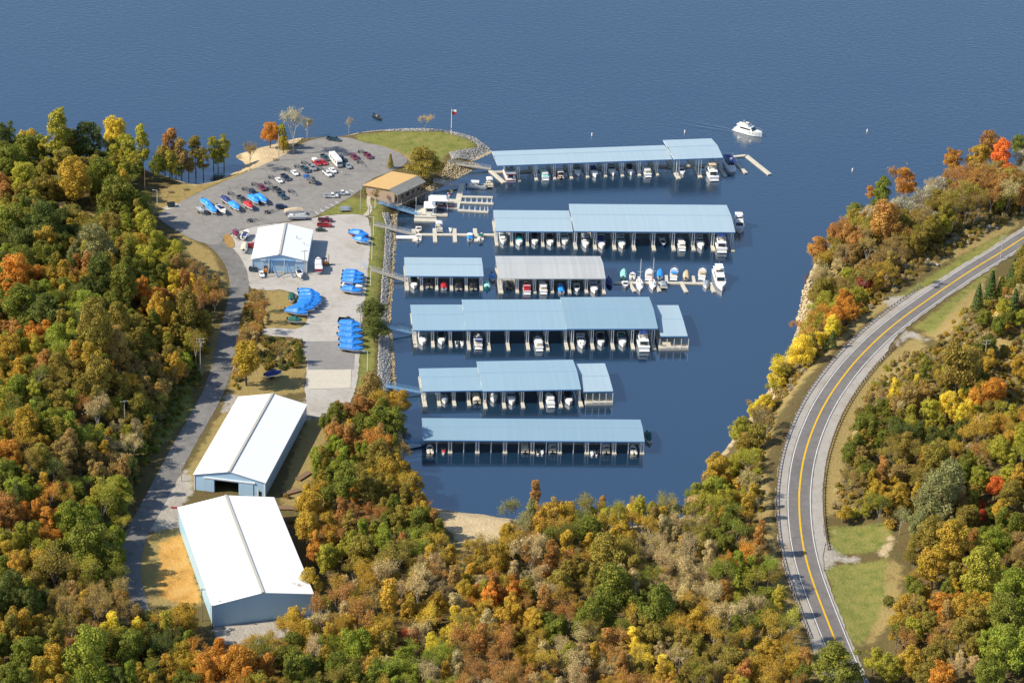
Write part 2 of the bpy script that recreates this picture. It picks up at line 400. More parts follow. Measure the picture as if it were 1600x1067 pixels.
def chaikin(pts, n=1, closed=True):
    for _ in range(n):
        out = []
        k = len(pts)
        for i in range(k if closed else k - 1):
            a, b = Vector(pts[i]), Vector(pts[(i + 1) % k])
            out += [a * .75 + b * .25, a * .25 + b * .75]
        if not closed: out = [Vector(pts[0])] + out + [Vector(pts[-1])]
        pts = out
    return pts
def xy(ps): return np.array([(p[0], p[1]) for p in ps])
SHORE = xy(chaikin([UP(a, b, 0) for a, b in SHORE_PX], 1))

def seg_dist(X, Y, poly, closed=True, want_t=False):
    n = len(poly); best = np.full(X.shape, 1e9); par = np.zeros(X.shape)
    for i in range(n if closed else n - 1):
        ax, ay = poly[i]; bx, by = poly[(i + 1) % n]
        dx, dy = bx - ax, by - ay; L2 = dx * dx + dy * dy + 1e-12
        t = np.clip(((X - ax) * dx + (Y - ay) * dy) / L2, 0, 1)
        d = np.hypot(X - ax - t * dx, Y - ay - t * dy)
        m = d < best
        best = np.where(m, d, best)
        if want_t: par = np.where(m, i + t, par)
    return (best, par) if want_t else best
def inside(X, Y, poly):
    r = np.zeros(X.shape, bool); n = len(poly)
    for i in range(n):
        ax, ay = poly[i]; bx, by = poly[(i + 1) % n]
        c = ((ay > Y) != (by > Y)) & (X < (bx - ax) * (Y - ay) / (by - ay + 1e-12) + ax)
        r ^= c
    return r
def sdf(X, Y, poly): return np.where(inside(X, Y, poly), 1, -1) * seg_dist(X, Y, poly)
def sstep(a, b, x):
    t = np.clip((x - a) / (b - a), 0, 1); return t * t * (3 - 2 * t)

HWY_PX = [(1660, 333, 19.5), (1625, 356, 19), (1592, 376, 18.5), (1563, 395, 18), (1518, 422, 17.3), (1479, 448, 16.8), (1456, 464, 16.5), (1416, 492, 16), (1380, 521, 15.4), (1355, 545, 15), (1329.6, 572, 14.6), (1302, 609, 14.2),
 (1284, 639, 13.8), (1270.5, 669, 13.4), (1260, 699, 13.1), (1253, 729, 12.8), (1249.5, 759, 12.5), (1248.4, 777, 12.3), (1249.3, 810, 12), (1253.5, 847, 11.7), (1262.5, 886, 11.4), (1274, 920, 11.2), (1288, 957, 11), (1305, 1000, 10.8),
 (1330, 1060, 10.6), (1362, 1140, 10.4), (1400, 1240, 10)]
def resample(pts, step):
    pts = [Vector(p) for p in pts]; out = [pts[0].copy()]; acc = 0.0
    for a, b in zip(pts, pts[1:]):
        L = (b - a).length; s = step - acc
        while s <= L: out.append(a.lerp(b, s / L)); s += step
        acc = (acc + L) % step if L + acc >= step else acc + L
    return out
HWY = resample(chaikin([UP(a, b, z) for a, b, z in HWY_PX], 3, False), 2.0)
HWY_XY = xy(HWY[::3])
HWY_Z = np.array([p.z for p in HWY[::3]])

CTRL = [(1400, 900, 12), (1400, 760, 15), (1500, 900, 18), (1600, 1000, 22), (1600, 700, 26), (1500, 600, 22), (1450, 560, 18), (1590, 500, 25), (1540, 440, 19), (1350, 650, 14), (1350, 950, 11),
 (1450, 400, 19), (1400, 400, 16), (1350, 420, 13), (1300, 460, 9), (1550, 340, 21), (1500, 330, 17), (1420, 345, 9), (1560, 290, 10), (1230, 600, 8), (1180, 700, 6), (1150, 800, 7), (1200, 900, 9.5),
 (1200, 1000, 10), (1050, 900, 7), (1000, 1050, 9), (850, 950, 6), (700, 1000, 5), (600, 900, 5), (800, 840, 3.5), (720, 812, 1.5), (560, 700, 4), (560, 800, 5), (450, 1040, 5), (300, 1060, 6),
 (150, 900, 6), (60, 700, 15), (120, 600, 17), (100, 500, 14), (50, 400, 12), (200, 430, 10), (170, 560, 16), (185, 610, 15), (165, 690, 14), (150, 750, 11), (235, 640, 2.5), (225, 740, 2.5), (280, 480, 5), (250, 600, 3), (220, 700, 3), (330, 450, 2.5), (100, 300, 4), (200, 300, 3), (20, 250, 3),
 (240, 380, 3.5), (0, 1000, 11), (-200, 600, 16), (1700, 900, 28), (1800, 500, 26), (800, 1200, 10)]
CT = [UP(a, b, z) for a, b, z in CTRL]
MARINA = xy([UP(a, b, 2.5) for a, b in [(235, 335), (330, 282), (440, 232), (500, 206), (560, 200), (690, 200), (745, 214), (775, 238), (690, 270), (660, 300), (640, 330), (640, 400), (640, 610), (560, 660), (510, 760), (505, 900),
 (480, 1000), (320, 1005), (185, 930), (175, 840), (245, 710), (315, 590), (340, 480), (300, 395)]])

def height(X, Y):
    X = np.asarray(X, float); Y = np.asarray(Y, float)
    sd = sdf(X, Y, SHORE)
    num = np.zeros(X.shape); den = np.zeros(X.shape)
    for c in CT:
        wt = 1.0 / ((X - c.x) ** 2 + (Y - c.y) ** 2 + 60.0) ** 1.6
        num += wt * c.z; den += wt
    hill = num / den
    hill = hill + 0.5 * np.sin(X * .09 + 1.3) * np.sin(Y * .075) + .25 * np.sin(X * .23 + Y * .19)
    bank = 2.5 * sstep(0, 7, sd)
    ms = sdf(X, Y, MARINA)
    wm = sstep(-28, 0, ms)
    up = sstep(2, 24, sd)
    h = np.where(sd > 0, bank * (1 - up * (1 - wm)) + hill * up * (1 - wm), np.maximum(-5, sd * .35))
    d, par = seg_dist(X, Y, HWY_XY, False, True)
    i = np.clip(par.astype(int), 0, len(HWY_Z) - 2); rz = HWY_Z[i] + (HWY_Z[i + 1] - HWY_Z[i]) * (par - i)
    wr = (1 - sstep(8.5, 24, d)) * sstep(0, 6, sd)
    return h * (1 - wr) + (rz - .22) * wr

gx = np.concatenate([np.arange(-520, -236, 12.), np.arange(-236, 240, 2.), np.arange(240, 530, 12.)])
gy = np.concatenate([np.arange(-460, -240, 12.), np.arange(-240, 236, 2.), np.arange(236, 420, 12.)])
GX, GY = np.meshgrid(gx, gy)
GZ = height(GX, GY)
def hz(x, y):
    i = min(max(np.searchsorted(gx, x) - 1, 0), len(gx) - 2); j = min(max(np.searchsorted(gy, y) - 1, 0), len(gy) - 2)
    u = (x - gx[i]) / (gx[i + 1] - gx[i]); v = (y - gy[j]) / (gy[j + 1] - gy[j])
    u = min(max(u, 0), 1); v = min(max(v, 0), 1)
    return float(GZ[j, i] * (1 - u) * (1 - v) + GZ[j, i + 1] * u * (1 - v) + GZ[j + 1, i] * (1 - u) * v + GZ[j + 1, i + 1] * u * v)
def P(px, py):
    """the point of the ground seen at a pixel of the photograph"""
    d = ray(px, py); t0 = (34 - CAM.z) / d.z; t1 = (0 - CAM.z) / d.z
    prev = t0
    n = 80
    for k in range(1, n + 1):
        t = t0 + (t1 - t0) * k / n
        q = CAM + d * t
        if q.z <= hz(q.x, q.y):
            a, b = prev, t
            for _ in range(12):
                m = (a + b) / 2; q = CAM + d * m
                if q.z <= hz(q.x, q.y): b = m
                else: a = m
            q = CAM + d * b
            return Vector((q.x, q.y, max(hz(q.x, q.y), 0)))
        prev = t
    return UP(px, py, 0)

COVER = {
 'grass': [[(556, 211), (620, 205), (690, 206), (735, 219), (747, 230), (702, 238), (692, 250), (650, 256), (640, 243), (600, 229), (560, 221)],
           [(585, 333), (606, 338), (600, 400), (594, 440), (588, 480), (569, 480), (572, 420), (576, 355)], [(566, 520), (590, 480), (582, 600), (558, 606)],
           [(495, 338), (545, 308), (580, 313), (602, 322), (588, 340), (575, 336), (530, 335)],
           [(1293, 822), (1392, 815), (1388, 860), (1300, 866)], [(1288, 885), (1385, 872), (1380, 940), (1350, 1010), (1318, 1000), (1300, 930)],
           [(1424, 512), (1480, 472), (1560, 412), (1545, 430), (1500, 470), (1460, 520)], [(1390, 470), (1500, 402), (1575, 360), (1570, 376), (1480, 432), (1410, 480)],
           [(205, 650), (260, 590), (300, 560), (300, 640), (250, 700), (215, 720)]],
 'dry': [[(395, 455), (440, 452), (475, 470), (480, 500), (468, 515), (425, 513), (385, 522), (376, 490)], [(225, 312), (260, 293), (330, 275), (400, 254), (450, 230), (466, 226), (450, 242), (400, 262), (330, 291), (262, 328), (240, 334)],
         [(270, 357), (330, 393), (354, 440), (340, 458), (318, 424), (288, 388)], [(400, 528), (470, 535), (480, 560), (478, 612), (380, 625), (355, 620), (365, 560)],
         [(368, 636), (345, 645), (275, 765), (300, 770)], [(218, 840), (285, 820), (318, 940), (300, 955), (235, 945), (212, 900)],
         [(1195, 720), (1215, 650), (1262, 588), (1332, 520), (1400, 470), (1378, 470), (1330, 500), (1275, 560), (1222, 620), (1192, 690), (1183, 780), (1195, 900), (1240, 1060), (1290, 1060), (1240, 950), (1212, 860)],
         [(1290, 700), (1330, 600), (1400, 545), (1440, 520), (1450, 560), (1400, 590), (1345, 640), (1320, 710), (1310, 800), (1288, 810)], [(1440, 520), (1540, 430), (1530, 470), (1480, 540)],
         [(1385, 870), (1410, 880), (1400, 960), (1360, 1010), (1350, 1000)], [(1540, 520), (1600, 540), (1600, 650), (1560, 640), (1545, 580)], [(1440, 400), (1500, 370), (1590, 340), (1590, 355), (1500, 400), (1440, 425)],
         [(480, 650), (520, 655), (500, 720), (470, 790), (440, 790), (455, 720)], [(300, 600), (345, 560), (350, 500), (330, 520), (300, 590), (262, 690)], [(60, 330), (160, 332), (160, 350), (70, 350)],
         [(555, 213), (600, 222), (650, 245), (690, 243), (692, 252), (650, 258), (600, 231)], [(690, 840), (740, 850), (720, 900), (680, 880)]],
 'sand': [[(676, 797), (745, 802), (800, 812), (795, 832), (760, 850), (720, 852), (700, 825)], [(1242, 470), (1264, 436), (1270, 480), (1252, 525)], [(1160, 668), (1212, 592), (1236, 552), (1230, 590), (1190, 652)],
          [(262, 277), (300, 291), (352, 279), (400, 264), (450, 242), (445, 222), (372, 241), (385, 256), (352, 275)], [(1300, 832), (1302, 828), (1304, 832), (1302, 835)], [(1405, 935), (1425, 925), (1428, 955), (1412, 965)],
          [(1372, 862), (1395, 838), (1402, 846), (1380, 870)]],
 'dirt': [[(250, 848), (284, 832), (314, 938), (292, 946), (246, 930)]],
 'gravel': [[(232, 832), (258, 764), (292, 732), (303, 768), (284, 790), (281, 824), (248, 828)], [(332, 976), (490, 945), (505, 962), (420, 1005), (338, 1008)], [(355, 615), (372, 618), (365, 640), (345, 648)],
            [(1280, 850), (1292, 848), (1312, 866), (1345, 872), (1345, 878), (1308, 876), (1290, 893), (1284, 892)], [(1400, 530), (1420, 515), (1455, 530), (1455, 533), (1420, 526), (1404, 540)], [(1380, 468), (1410, 462), (1418, 472), (1392, 482)],
            [(470, 625), (545, 610), (545, 645), (480, 655)], [(110, 338), (158, 340), (156, 350), (112, 350)]]}
sd_shore = sdf(GX, GY, SHORE)
sds = {}
for k, polys in COVER.items():
    d = np.full(GX.shape, -60.0)
    for pl in polys:
        d = np.maximum(d, sdf(GX, GY, xy([P(a, b) for a, b in pl])))
    sds[k] = d
# wet sand and bare bank along every shore
sds['sand'] = np.maximum(sds['sand'], np.minimum(1.0 - np.abs(sd_shore - .6), 4))

ny, nx = GX.shape
idx = np.arange(nx * ny).reshape(ny, nx)
quads = np.stack([idx[:-1, :-1], idx[:-1, 1:], idx[1:, 1:], idx[1:, :-1]], -1).reshape(-1, 4)
def np_mesh(name, V, Fq, m=None, smooth=False):
    me = bpy.data.meshes.new(name)
    V = np.ascontiguousarray(V, np.float32); Fq = np.ascontiguousarray(Fq, np.int32); k = Fq.shape[1]
    me.vertices.add(len(V)); me.vertices.foreach_set('co', V.ravel())
    me.loops.add(Fq.size); me.loops.foreach_set('vertex_index', Fq.ravel())
    me.polygons.add(len(Fq)); me.polygons.foreach_set('loop_start', np.arange(0, Fq.size, k, dtype=np.int32))
    me.polygons.foreach_set('loop_total', np.full(len(Fq), k, np.int32))
    if smooth: me.polygons.foreach_set('use_smooth', np.ones(len(Fq), bool))
    me.update(calc_edges=True)
    if m: me.materials.append(m)
    return me
me = np_mesh('ground', np.stack([GX, GY, GZ], -1).reshape(-1, 3), quads, M['ground'], True)
for k in sds:
    a = me.attributes.new('sd_' + k, 'FLOAT', 'POINT'); a.data.foreach_set('value', sds[k].ravel().astype(np.float32))
tag(link('ground', me), 'wooded lakeside land around the marina cove', 'ground', kind='structure')

# outer land and the lake sheet reaching the horizon
W = MB(); W.add([(-30000, -3000, 0), (30000, -3000, 0), (30000, 40000, 0), (-30000, 40000, 0)], [(0, 1, 2, 3)])
tag(obj('lake', W, M['water']), 'blue lake filling the cove and the open water behind', 'lake', kind='structure')

# ------------------------------------------------------------------ paved sheets
def jag(pts, step, amp, seed):
    """world polygon with a slightly crumbled edge"""
    r = random.Random(seed); out = []
    n = len(pts)
    for i in range(n):
        a, b = pts[i], pts[(i + 1) % n]; L = (b - a).length; k = max(1, int(L / step))
        for j in range(k):
            q = a.lerp(b, j / k); out.append(Vector((q.x + r.uniform(-amp, amp), q.y + r.uniform(-amp, amp), q.z)))
    return out
def sheet(name, px, z, m, label, cat, smooth=1, amp=.12, parent=None):
    pts = [UP(a, b, z) for a, b in px]
    if smooth: pts = chaikin(pts, smooth)
    pts = jag(pts, 1.5, amp, len(name))
    bm = bmesh.new(); f = bm.faces.new([bm.verts.new(p) for p in pts]); bmesh.ops.triangulate(bm, faces=[f], ngon_method='EAR_CLIP')
    bmesh.ops.recalc_face_normals(bm, faces=bm.faces)
    me = bpy.data.meshes.new(name); bm.to_mesh(me); bm.free(); me.materials.append(m)
    if me.polygons and me.polygons[0].normal.z < 0: me.flip_normals()
    o = link(name, me, parent)
    if not parent: tag(o, label, cat, kind='structure')
    return o
sheet('boatyard_lot', [(348, 372), (398, 352), (470, 346), (500, 338), (545, 334), (573, 337), (581, 352), (577, 400), (572, 450), (566, 500), (562, 560), (556, 610), (540, 642), (486, 656), (476, 625), (480, 560), (474, 528), (410, 524), (408, 513), (432, 512), (470, 515), (482, 498), (478, 470),
       (450, 452), (398, 454), (384, 440), (380, 410)], 2.53, M['gravel_lot'], 'pale gravel boatyard around the service building', 'lot', 1, .25)
def ribbon(name, px, z, hw_, m, label, cat):
    c = resample(chaikin([UP(a, b, z) for a, b in px], 3, False), 2.0); V, Fc = [], []; r = random.Random(4)
    for i in range(len(c)):
        d = (c[min(i + 1, len(c) - 1)] - c[max(i - 1, 0)]).normalized(); s = Vector((-d.y, d.x, 0))
        V += [c[i] - s * (hw_ + r.uniform(-.12, .12)), c[i] + s * (hw_ + r.uniform(-.12, .12))]
        if i: n = len(V); Fc.append((n - 4, n - 3, n - 1, n - 2))
    o = obj(name, MB().add(V, Fc), m); tag(o, label, cat, kind='structure')
    if o.data.polygons[0].normal.z < 0: o.data.flip_normals()
    return o
ribbon('access_road', [(285, 345), (330, 374), (354, 393), (370, 418), (375, 445), (370, 478), (358, 522), (348, 570), (335, 610), (315, 648), (278, 711), (243, 780), (217, 825), (203, 862), (200, 900), (214, 955), (240, 1010)], 2.56, 3.5, M['roadtar'], 'narrow asphalt road curving past the blue storage sheds', 'road')
sheet('parking_lot', [(243, 338), (264, 324), (330, 292), (400, 263), (440, 245), (466, 227), (490, 217), (520, 214), (548, 215), (565, 222), (602, 229), (636, 245), (636, 256), (612, 268), (575, 282), (562, 298), (548, 308), (497, 336), (478, 345), (440, 347), (400, 353), (366, 362), (350, 372),
       (340, 385), (300, 375), (262, 352)], 2.59, M['lot'], 'grey asphalt car park on the point', 'car park', 1, .12)
sheet('grass_island', [(350, 366), (361, 366), (368, 384), (364, 388), (355, 386), (349, 374)], 2.66, M['drygrass'], 'small brown grass island beside the road bend', 'island', 1, .1)
sheet('dark_pavement', [(462, 533), (546, 533), (555, 540), (553, 577), (482, 577), (480, 560)], 2.57, M['darkpad'], 'darker paved rectangle beside the pale concrete pad', 'pavement', 0, .08)
sheet('concrete_pad', [(480, 578), (549, 577), (548, 606), (481, 608)], 2.62, M['pad'], 'pale concrete pad at the end of the boatyard', 'pad', 0, .02)
sheet('footpath', [(575, 300), (580, 303), (578, 316), (583, 326), (578, 336), (572, 338), (566, 337), (576, 328), (572, 314)], 2.60, M['path'], 'pale footpath beside the store', 'path', 1, .05)
# parking marks
for a, b in [((492, 331), (498, 335)), ((500, 327), (506, 331)), ((508, 323), (514, 326)), ((516, 319), (522, 322)), ((524, 315), (529, 318)), ((541, 301), (549, 304)), ((546, 297), (553, 300))]:
    p, q = UP(*a, 2.6), UP(*b, 2.6); d = (q - p).normalized(); s = Vector((-d.y, d.x, 0)) * .14; zz = Vector((0, 0, .02))
    o = obj('parking_line', MB().quad(p - s + zz, q - s + zz, q + s + zz, p + s + zz), M['paint_white']); o.parent = bpy.data.objects['parking_lot']

# highway
def side(i):
    a, b = HWY[max(i - 1, 0)], HWY[min(i + 1, len(HWY) - 1)]
    d = (b - a).normalized(); return Vector((-d.y, d.x, 0)).normalized()
def strip(name, o0, o1, dz, m, parent=None, i0=0, i1=None, wob=0, seed=1):
    r = random.Random(seed); V, Fc = [], []
    for k, i in enumerate(range(i0, i1 or len(HWY))):
        s = side(i); p = HWY[i]; z = Vector((0, 0, dz))
        V += [p + s * (o0 + r.uniform(-wob, wob)) + z, p + s * (o1 + r.uniform(-wob, wob)) + z]
        if k: n = len(V); Fc.append((n - 4, n - 3, n - 1, n - 2))
    mb = MB(); mb.add(V, Fc); o = obj(name, mb, m, parent)
    if o.data.polygons[0].normal.z < 0: o.data.flip_normals()
    return o
# HWY runs from the upper right corner towards the viewer, so side() points to the right bank (+) / left (-)
sgn = 1 if side(60).x > 0 else -1
def highway_sheet():
    offs = [-3.9, -3.4, -2.9, -2.6, -2.2, -1.8, -1.4, -.9, -.5, 0, .5, .9, 1.4, 1.8, 2.2, 2.6, 2.9, 3.4, 3.9]; V, Fc, ln = [], [], []; k = len(offs); r = random.Random(2)
    for i in range(len(HWY)):
        s = side(i); V += [HWY[i] + s * (o + (r.uniform(-.1, .1) if abs(o) > 3.8 else 0)) for o in offs]; ln += offs
        if i: Fc += [((i - 1) * k + j, (i - 1) * k + j + 1, i * k + j + 1, i * k + j) for j in range(k - 1)]
    me = np_mesh('highway', np.array([tuple(v) for v in V]), np.array(Fc), M['hwy']); a = me.attributes.new('lane', 'FLOAT', 'POINT'); a.data.foreach_set('value', ln)
    if me.polygons[0].normal.z < 0: me.flip_normals()
    return link('highway', me)
hw = tag(highway_sheet(), 'two lane asphalt highway curving along the wooded bank', 'road', kind='structure')
def hwy_i(px, py):
    q = P(px, py); return min(range(len(HWY)), key=lambda i: (HWY[i] - q).length)
iL0, iL1, iR0, iR1 = hwy_i(1458, 455), hwy_i(1305, 1005), hwy_i(1412, 545), hwy_i(1265, 865)
def shoulder(o_sign, i0, i1, wide, narrow):
    r = random.Random(5); V, Fc = [], []; dn = Vector((0, 0, -.05))
    for i in range(len(HWY)):
        f = min(1, max(0, (i - i0) / 8 + .5)) * min(1, max(0, (i1 - i) / 8 + .5)); s = side(i) * o_sign
        V += [HWY[i] + s * 3.2 + dn, HWY[i] + s * (narrow + (wide - narrow) * f + r.uniform(-.3, .3)) + dn]
        if i: n = len(V); Fc.append((n - 4, n - 3, n - 1, n - 2))
    o = obj('gravel_shoulder', MB().add(V, Fc), M['shoulder'])
    if o.data.polygons[0].normal.z < 0: o.data.flip_normals()
    return o
tag(shoulder(-sgn, iL0, iL1 + 90, 7.3, 5.0), 'wide gravel shoulder on the lake side of the highway', 'shoulder', kind='structure')
tag(shoulder(sgn, iR0, iR1, 7.1, 4.5), 'gravel shoulder on the inner side of the highway bend', 'shoulder', kind='structure')
for nm, a, b, m in (('yellow_line', -.27, .27, 'paint_yellow'), ('edge_line', -3.55, -3.33, 'paint_white'), ('edge_line', 3.33, 3.55, 'paint_white')):
    strip(nm, a, b, .03, M[m], hw)
def guardrail(off, i0, i1, label):
    root = empty('guardrail', HWY[(i0 + i1) // 2] + side((i0 + i1) // 2) * off)
    b = root.location
    rail = MB(); V = []; Fc = []
    prof = [(0, .45), (.08, .52), (0, .6), (.08, .68), (0, .75)]
    for k, i in enumerate(range(i0, i1)):
        s = side(i) * (1 if off < 0 else -1); p = HWY[i] + side(i) * off - b
        for q in prof: V.append(p + s * q[0] + Vector((0, 0, q[1] + .1)))
        if k:
            n = len(V)
            for j in range(4): Fc.append((n - 10 + j, n - 9 + j, n - 4 + j, n - 5 + j))
    rail.add(V, Fc); obj('rail', rail, M['galv'], root)
    po = MB()
    for i in range(i0, i1):
        s = side(i) * (-1 if off < 0 else 1); p = HWY[i] + side(i) * off - b + s * .2
        po.cbox((p.x, p.y, p.z + .35), (.32, .32, 1.2))
    tag(obj('posts', po, M['wood'], root), kind='stuff')
    tag(root, label, 'guardrail', 'guardrails along the highway')
guardrail(-6.9 * sgn, iL0, iL1, 'long steel guardrail on wood posts along the lake side of the highway')
guardrail(7.1 * sgn, iR0, iR1, 'steel guardrail on wood posts along the inner side of the highway bend')

# rocks of the embankment (riprap) and bluff
def icorock(r):
    v = [Vector(p).normalized() for p in [(0, 0, 1), (.9, 0, .4), (.28, .85, .4), (-.72, .53, .4), (-.72, -.53, .4), (.28, -.85, .4), (0, 0, -.6)]]
    return [p * r for p in v], [(0, 1, 2), (0, 2, 3), (0, 3, 4), (0, 4, 5), (0, 5, 1), (6, 2, 1), (6, 3, 2), (6, 4, 3), (6, 5, 4), (6, 1, 5)]
RV, RF = icorock(1)
RV = np.array([tuple(p) for p in RV]); RF = np.array(RF)
def rocks(name, polys, n, r0, r1, m, label, cover=1.0, seed=3):
    g = np.random.default_rng(seed); VV, FF = [], []
    per = n // len(polys)
    for pl in polys:
        w = xy([P(a, b) for a, b in pl]); lo, hi = w.min(0), w.max(0); c = 0; tries = 0
        while c < per and tries < 40:
            pts = g.uniform(lo, hi, (per * 2, 2)); pts = pts[inside(pts[:, 0], pts[:, 1], w)]; tries += 1
            for x, y in pts[:per - c]:
                r = r0 + (r1 - r0) * g.random() ** 2
                ang = g.uniform(0, 6.28); ca, sa = math.cos(ang), math.sin(ang)
                v = RV * r * g.uniform(.65, 1.2, (7, 1)) * np.array([1.15, .9, .8])
                v = np.stack([v[:, 0] * ca - v[:, 1] * sa + x, v[:, 0] * sa + v[:, 1] * ca + y, v[:, 2] + hz(x, y) + r * .25], 1)
                FF.append(RF + 7 * len(VV)); VV.append(v); c += 1
    tag(link(name, np_mesh(name, np.concatenate(VV), np.concatenate(FF), m)), label, 'riprap', kind='stuff')
rocks('riprap', [[(597, 333), (607, 334), (612, 350), (611, 400), (606, 450), (603, 500), (609, 535), (610, 580), (610, 612), (590, 612), (591, 560), (594, 500), (597, 440), (601, 400), (603, 350)]], 7500, .18, .5, M['stone'], 'grey stone riprap bank between boatyard and docks')
rocks('point_riprap', [[(702, 239), (747, 231), (745, 218), (757, 226), (768, 236), (757, 243), (735, 251), (706, 250)], [(555, 209), (610, 203), (690, 203), (742, 215), (756, 226), (746, 228), (734, 219), (690, 206), (610, 206)]], 5200, .15, .42, M['stone'], 'pale stone riprap round the tip of the grassy point', seed=5)
rocks('shore_stones', [[(610, 335), (621, 336), (619, 400), (615, 450), (611, 504), (617, 560), (620, 602), (610, 602), (609, 540), (604, 500), (607, 450), (612, 400)], [(640, 318), (692, 290), (697, 283), (690, 280), (650, 305)], [(735, 252), (768, 237), (768, 240), (745, 250)], [(697, 258), (745, 256), (752, 260), (740, 266), (720, 277), (695, 288), (690, 275)],
      [(440, 232), (452, 222), (475, 216), (470, 220), (456, 230)]], 5000, .15, .42, M['stone_tan'], 'tan stones at the waterline of the marina shore', seed=8)
rocks('bluff_rocks', [[(1170, 660), (1200, 612), (1230, 556), (1238, 558), (1210, 615), (1180, 662)], [(1246, 500), (1256, 450), (1266, 436), (1262, 480), (1252, 520)]], 420, .3, .9, M['stone_tan'], 'pale rocks on the bluff below the highway', seed=11)
def outcrop(px, py, w_, label):
    q = P(px, py); g = random.Random(int(px)); mb = MB()
    root = empty('rock_outcrop', q)
    for k in range(5):
        rr = w_ * g.uniform(.25, .5); c = Vector((g.uniform(-w_, w_), g.uniform(-.6, .6), 0)); c.z = hz(q.x + c.x, q.y + c.y) - q.z + .2 * rr
        one = MB(); one.add([Vector(v) * rr * g.uniform(.8, 1.25) + c for v in RV], [tuple(f) for f in RF])
        obj('boulder', one, M['rockgrey'], root)
    tag(root, label, 'rock', 'rock outcrops above the highway')
outcrop(1502, 375, 3.2, 'largest grey rock outcrop on the slope above the highway'); outcrop(1472, 391, 2.0, 'dark pair of rocks left of the largest outcrop above the highway')
outcrop(1555, 358, 2.4, 'grey rocks near the top of the slope beside the highway'); outcrop(1457, 414, 2.2, 'small rock pile lowest on the slope beside the highway')
# ------------------------------------------------------------------ gabled metal sheds
def rect_fit(FL, FR, RL, RR, z):
    a, b, c, d = (UP(*q, z) for q in (FL, FR, RL, RR))
    v = ((c - a) + (d - b)).normalized()                  # towards the rear
    u = Vector((v.y, -v.x, 0))
    if u.x < 0: u = -u
    cen = (a + b + c + d) / 4
    wdt = ((b - a).dot(u) + (d - c).dot(u)) / 2
    dep = ((c - a).dot(v) + (d - b).dot(v)) / 2
    return cen, math.atan2(u.y, u.x), wdt, dep
def shed(name, FL, FR, RL, RR, eave, rise, label, wallm, doors=(), extra=None):
    zb = 2.55
    cen, rz, w_, d_ = rect_fit(FL, FR, RL, RR, zb + eave)
    root = empty(name, (cen.x, cen.y, zb), rz)
    hw_, hd = w_ / 2, d_ / 2
    t = .12
    # walls: four separate faces with thickness, the front one cut for the door
    def panel(poly, y, m, nm, thick=t):
        mb = MB(); n = len(poly)
        mb.add([(p[0], y, p[1]) for p in poly] + [(p[0], y + thick, p[1]) for p in poly], [tuple(range(n)), tuple(range(2 * n - 1, n - 1, -1))] + [(i, (i + 1) % n, n + (i + 1) % n, n + i) for i in range(n)])
        return obj(nm, mb, m, root)
    if doors:
        x0, x1, hh = doors
        f = panel([(-hw_, 0), (x0, 0), (x0, hh), (x1, hh), (x1, 0), (hw_, 0), (hw_, eave), (0, eave + rise), (-hw_, eave)], -hd, wallm, 'front_wall')
    else:
        f = panel([(-hw_, 0), (hw_, 0), (hw_, eave), (0, eave + rise), (-hw_, eave)], -hd, wallm, 'front_wall')
    panel([(-hw_, 0), (hw_, 0), (hw_, eave), (0, eave + rise), (-hw_, eave)], hd - t, wallm, 'rear_wall')
    # side walls run along local Y; build rotated so that ribs follow the length
    for sx in (-1, 1):
        mb = MB().box(-hd + t + .01, hd - t - .01, -t / 2, t / 2, 0, eave - .02)
        o = obj('side_wall', mb, wallm, root, (sx * (hw_ - t / 2), 0, 0)); o.rotation_euler = (0, 0, math.pi / 2)
        tr = MB().box(-.13, .13, -.13, .13, 0, eave - .1)
        for sy in (-1, 1): obj('corner_trim', tr, M['trimwhite'], root, (sx * (hw_ + .02), sy * (hd + .02), 0))
    ov = .35
    for sx in (-1, 1):
        sl_ = math.hypot(hw_ + ov, rise * (hw_ + ov) / hw_)
        # slab in its own frame: local X along the building length so that the ribs run from ridge to eave
        mb = MB().box(-hd - ov, hd + ov, 0, sl_, -.08, .06)
        o = obj('roof', mb, M['roof_white'], root, (0, 0, eave + rise + .02))
        o.rotation_euler = (0, 0, 0)
        ang = math.atan2(rise, hw_)
        xax = Vector((0, 1, 0)) ; yax = Vector((sx * math.cos(ang), 0, -math.sin(ang)))
        zax = xax.cross(yax)
        if zax.z < 0: xax = -xax; zax = xax.cross(yax)
        o.matrix_local = Matrix(((xax.x, yax.x, zax.x, sx * .02), (xax.y, yax.y, zax.y, 0), (xax.z, yax.z, zax.z, eave + rise + .04), (0, 0, 0, 1)))
    mb = MB(); mb.add([(x, y, z) for y in (-hd - ov - .02, hd + ov + .02) for x, z in ((-.55, -.1), (-.4, .2), (.4, .2), (.55, -.1))], [(0, 1, 5, 4), (1, 2, 6, 5), (2, 3, 7, 6), (3, 0, 4, 7), (3, 2, 1, 0), (4, 5, 6, 7)])
    obj('ridge_vent', mb, M['ridge'], root, (0, 0, eave + rise + .12))
    tag(root, label, 'building')
    return root, hw_, hd, cen, rz
r1, hw1, hd1, c1, z1 = shed('storage_shed', (300.5, 744), (416.8, 750.3), (372.6, 623.8), (478.6, 629), 5.6, 2.5, 'long pale blue storage shed with white roof and open door', M['wall_rib_pale'], doors=(-4.8, 2.9, 4.3))
obj('door_track', MB().box(-8.2, 8.2, -hd1 - .3, -hd1 - .02, 4.75, 5.15), M['trimwhite'], r1)
for x0, x1 in ((-8.6, -5.0), (3.1, 7.6)): obj('sliding_door', MB().box(x0, x1, -hd1 - .16, -hd1 - .03, .1, 4.7), M['wall_rib_pale'], r1)
sd_ = obj('side_door', MB().box(hw1 - 2.0, hw1 - 1.1, -hd1 - .08, -hd1 - .02, 0.05, 2.2), M['dark_in'], r1)
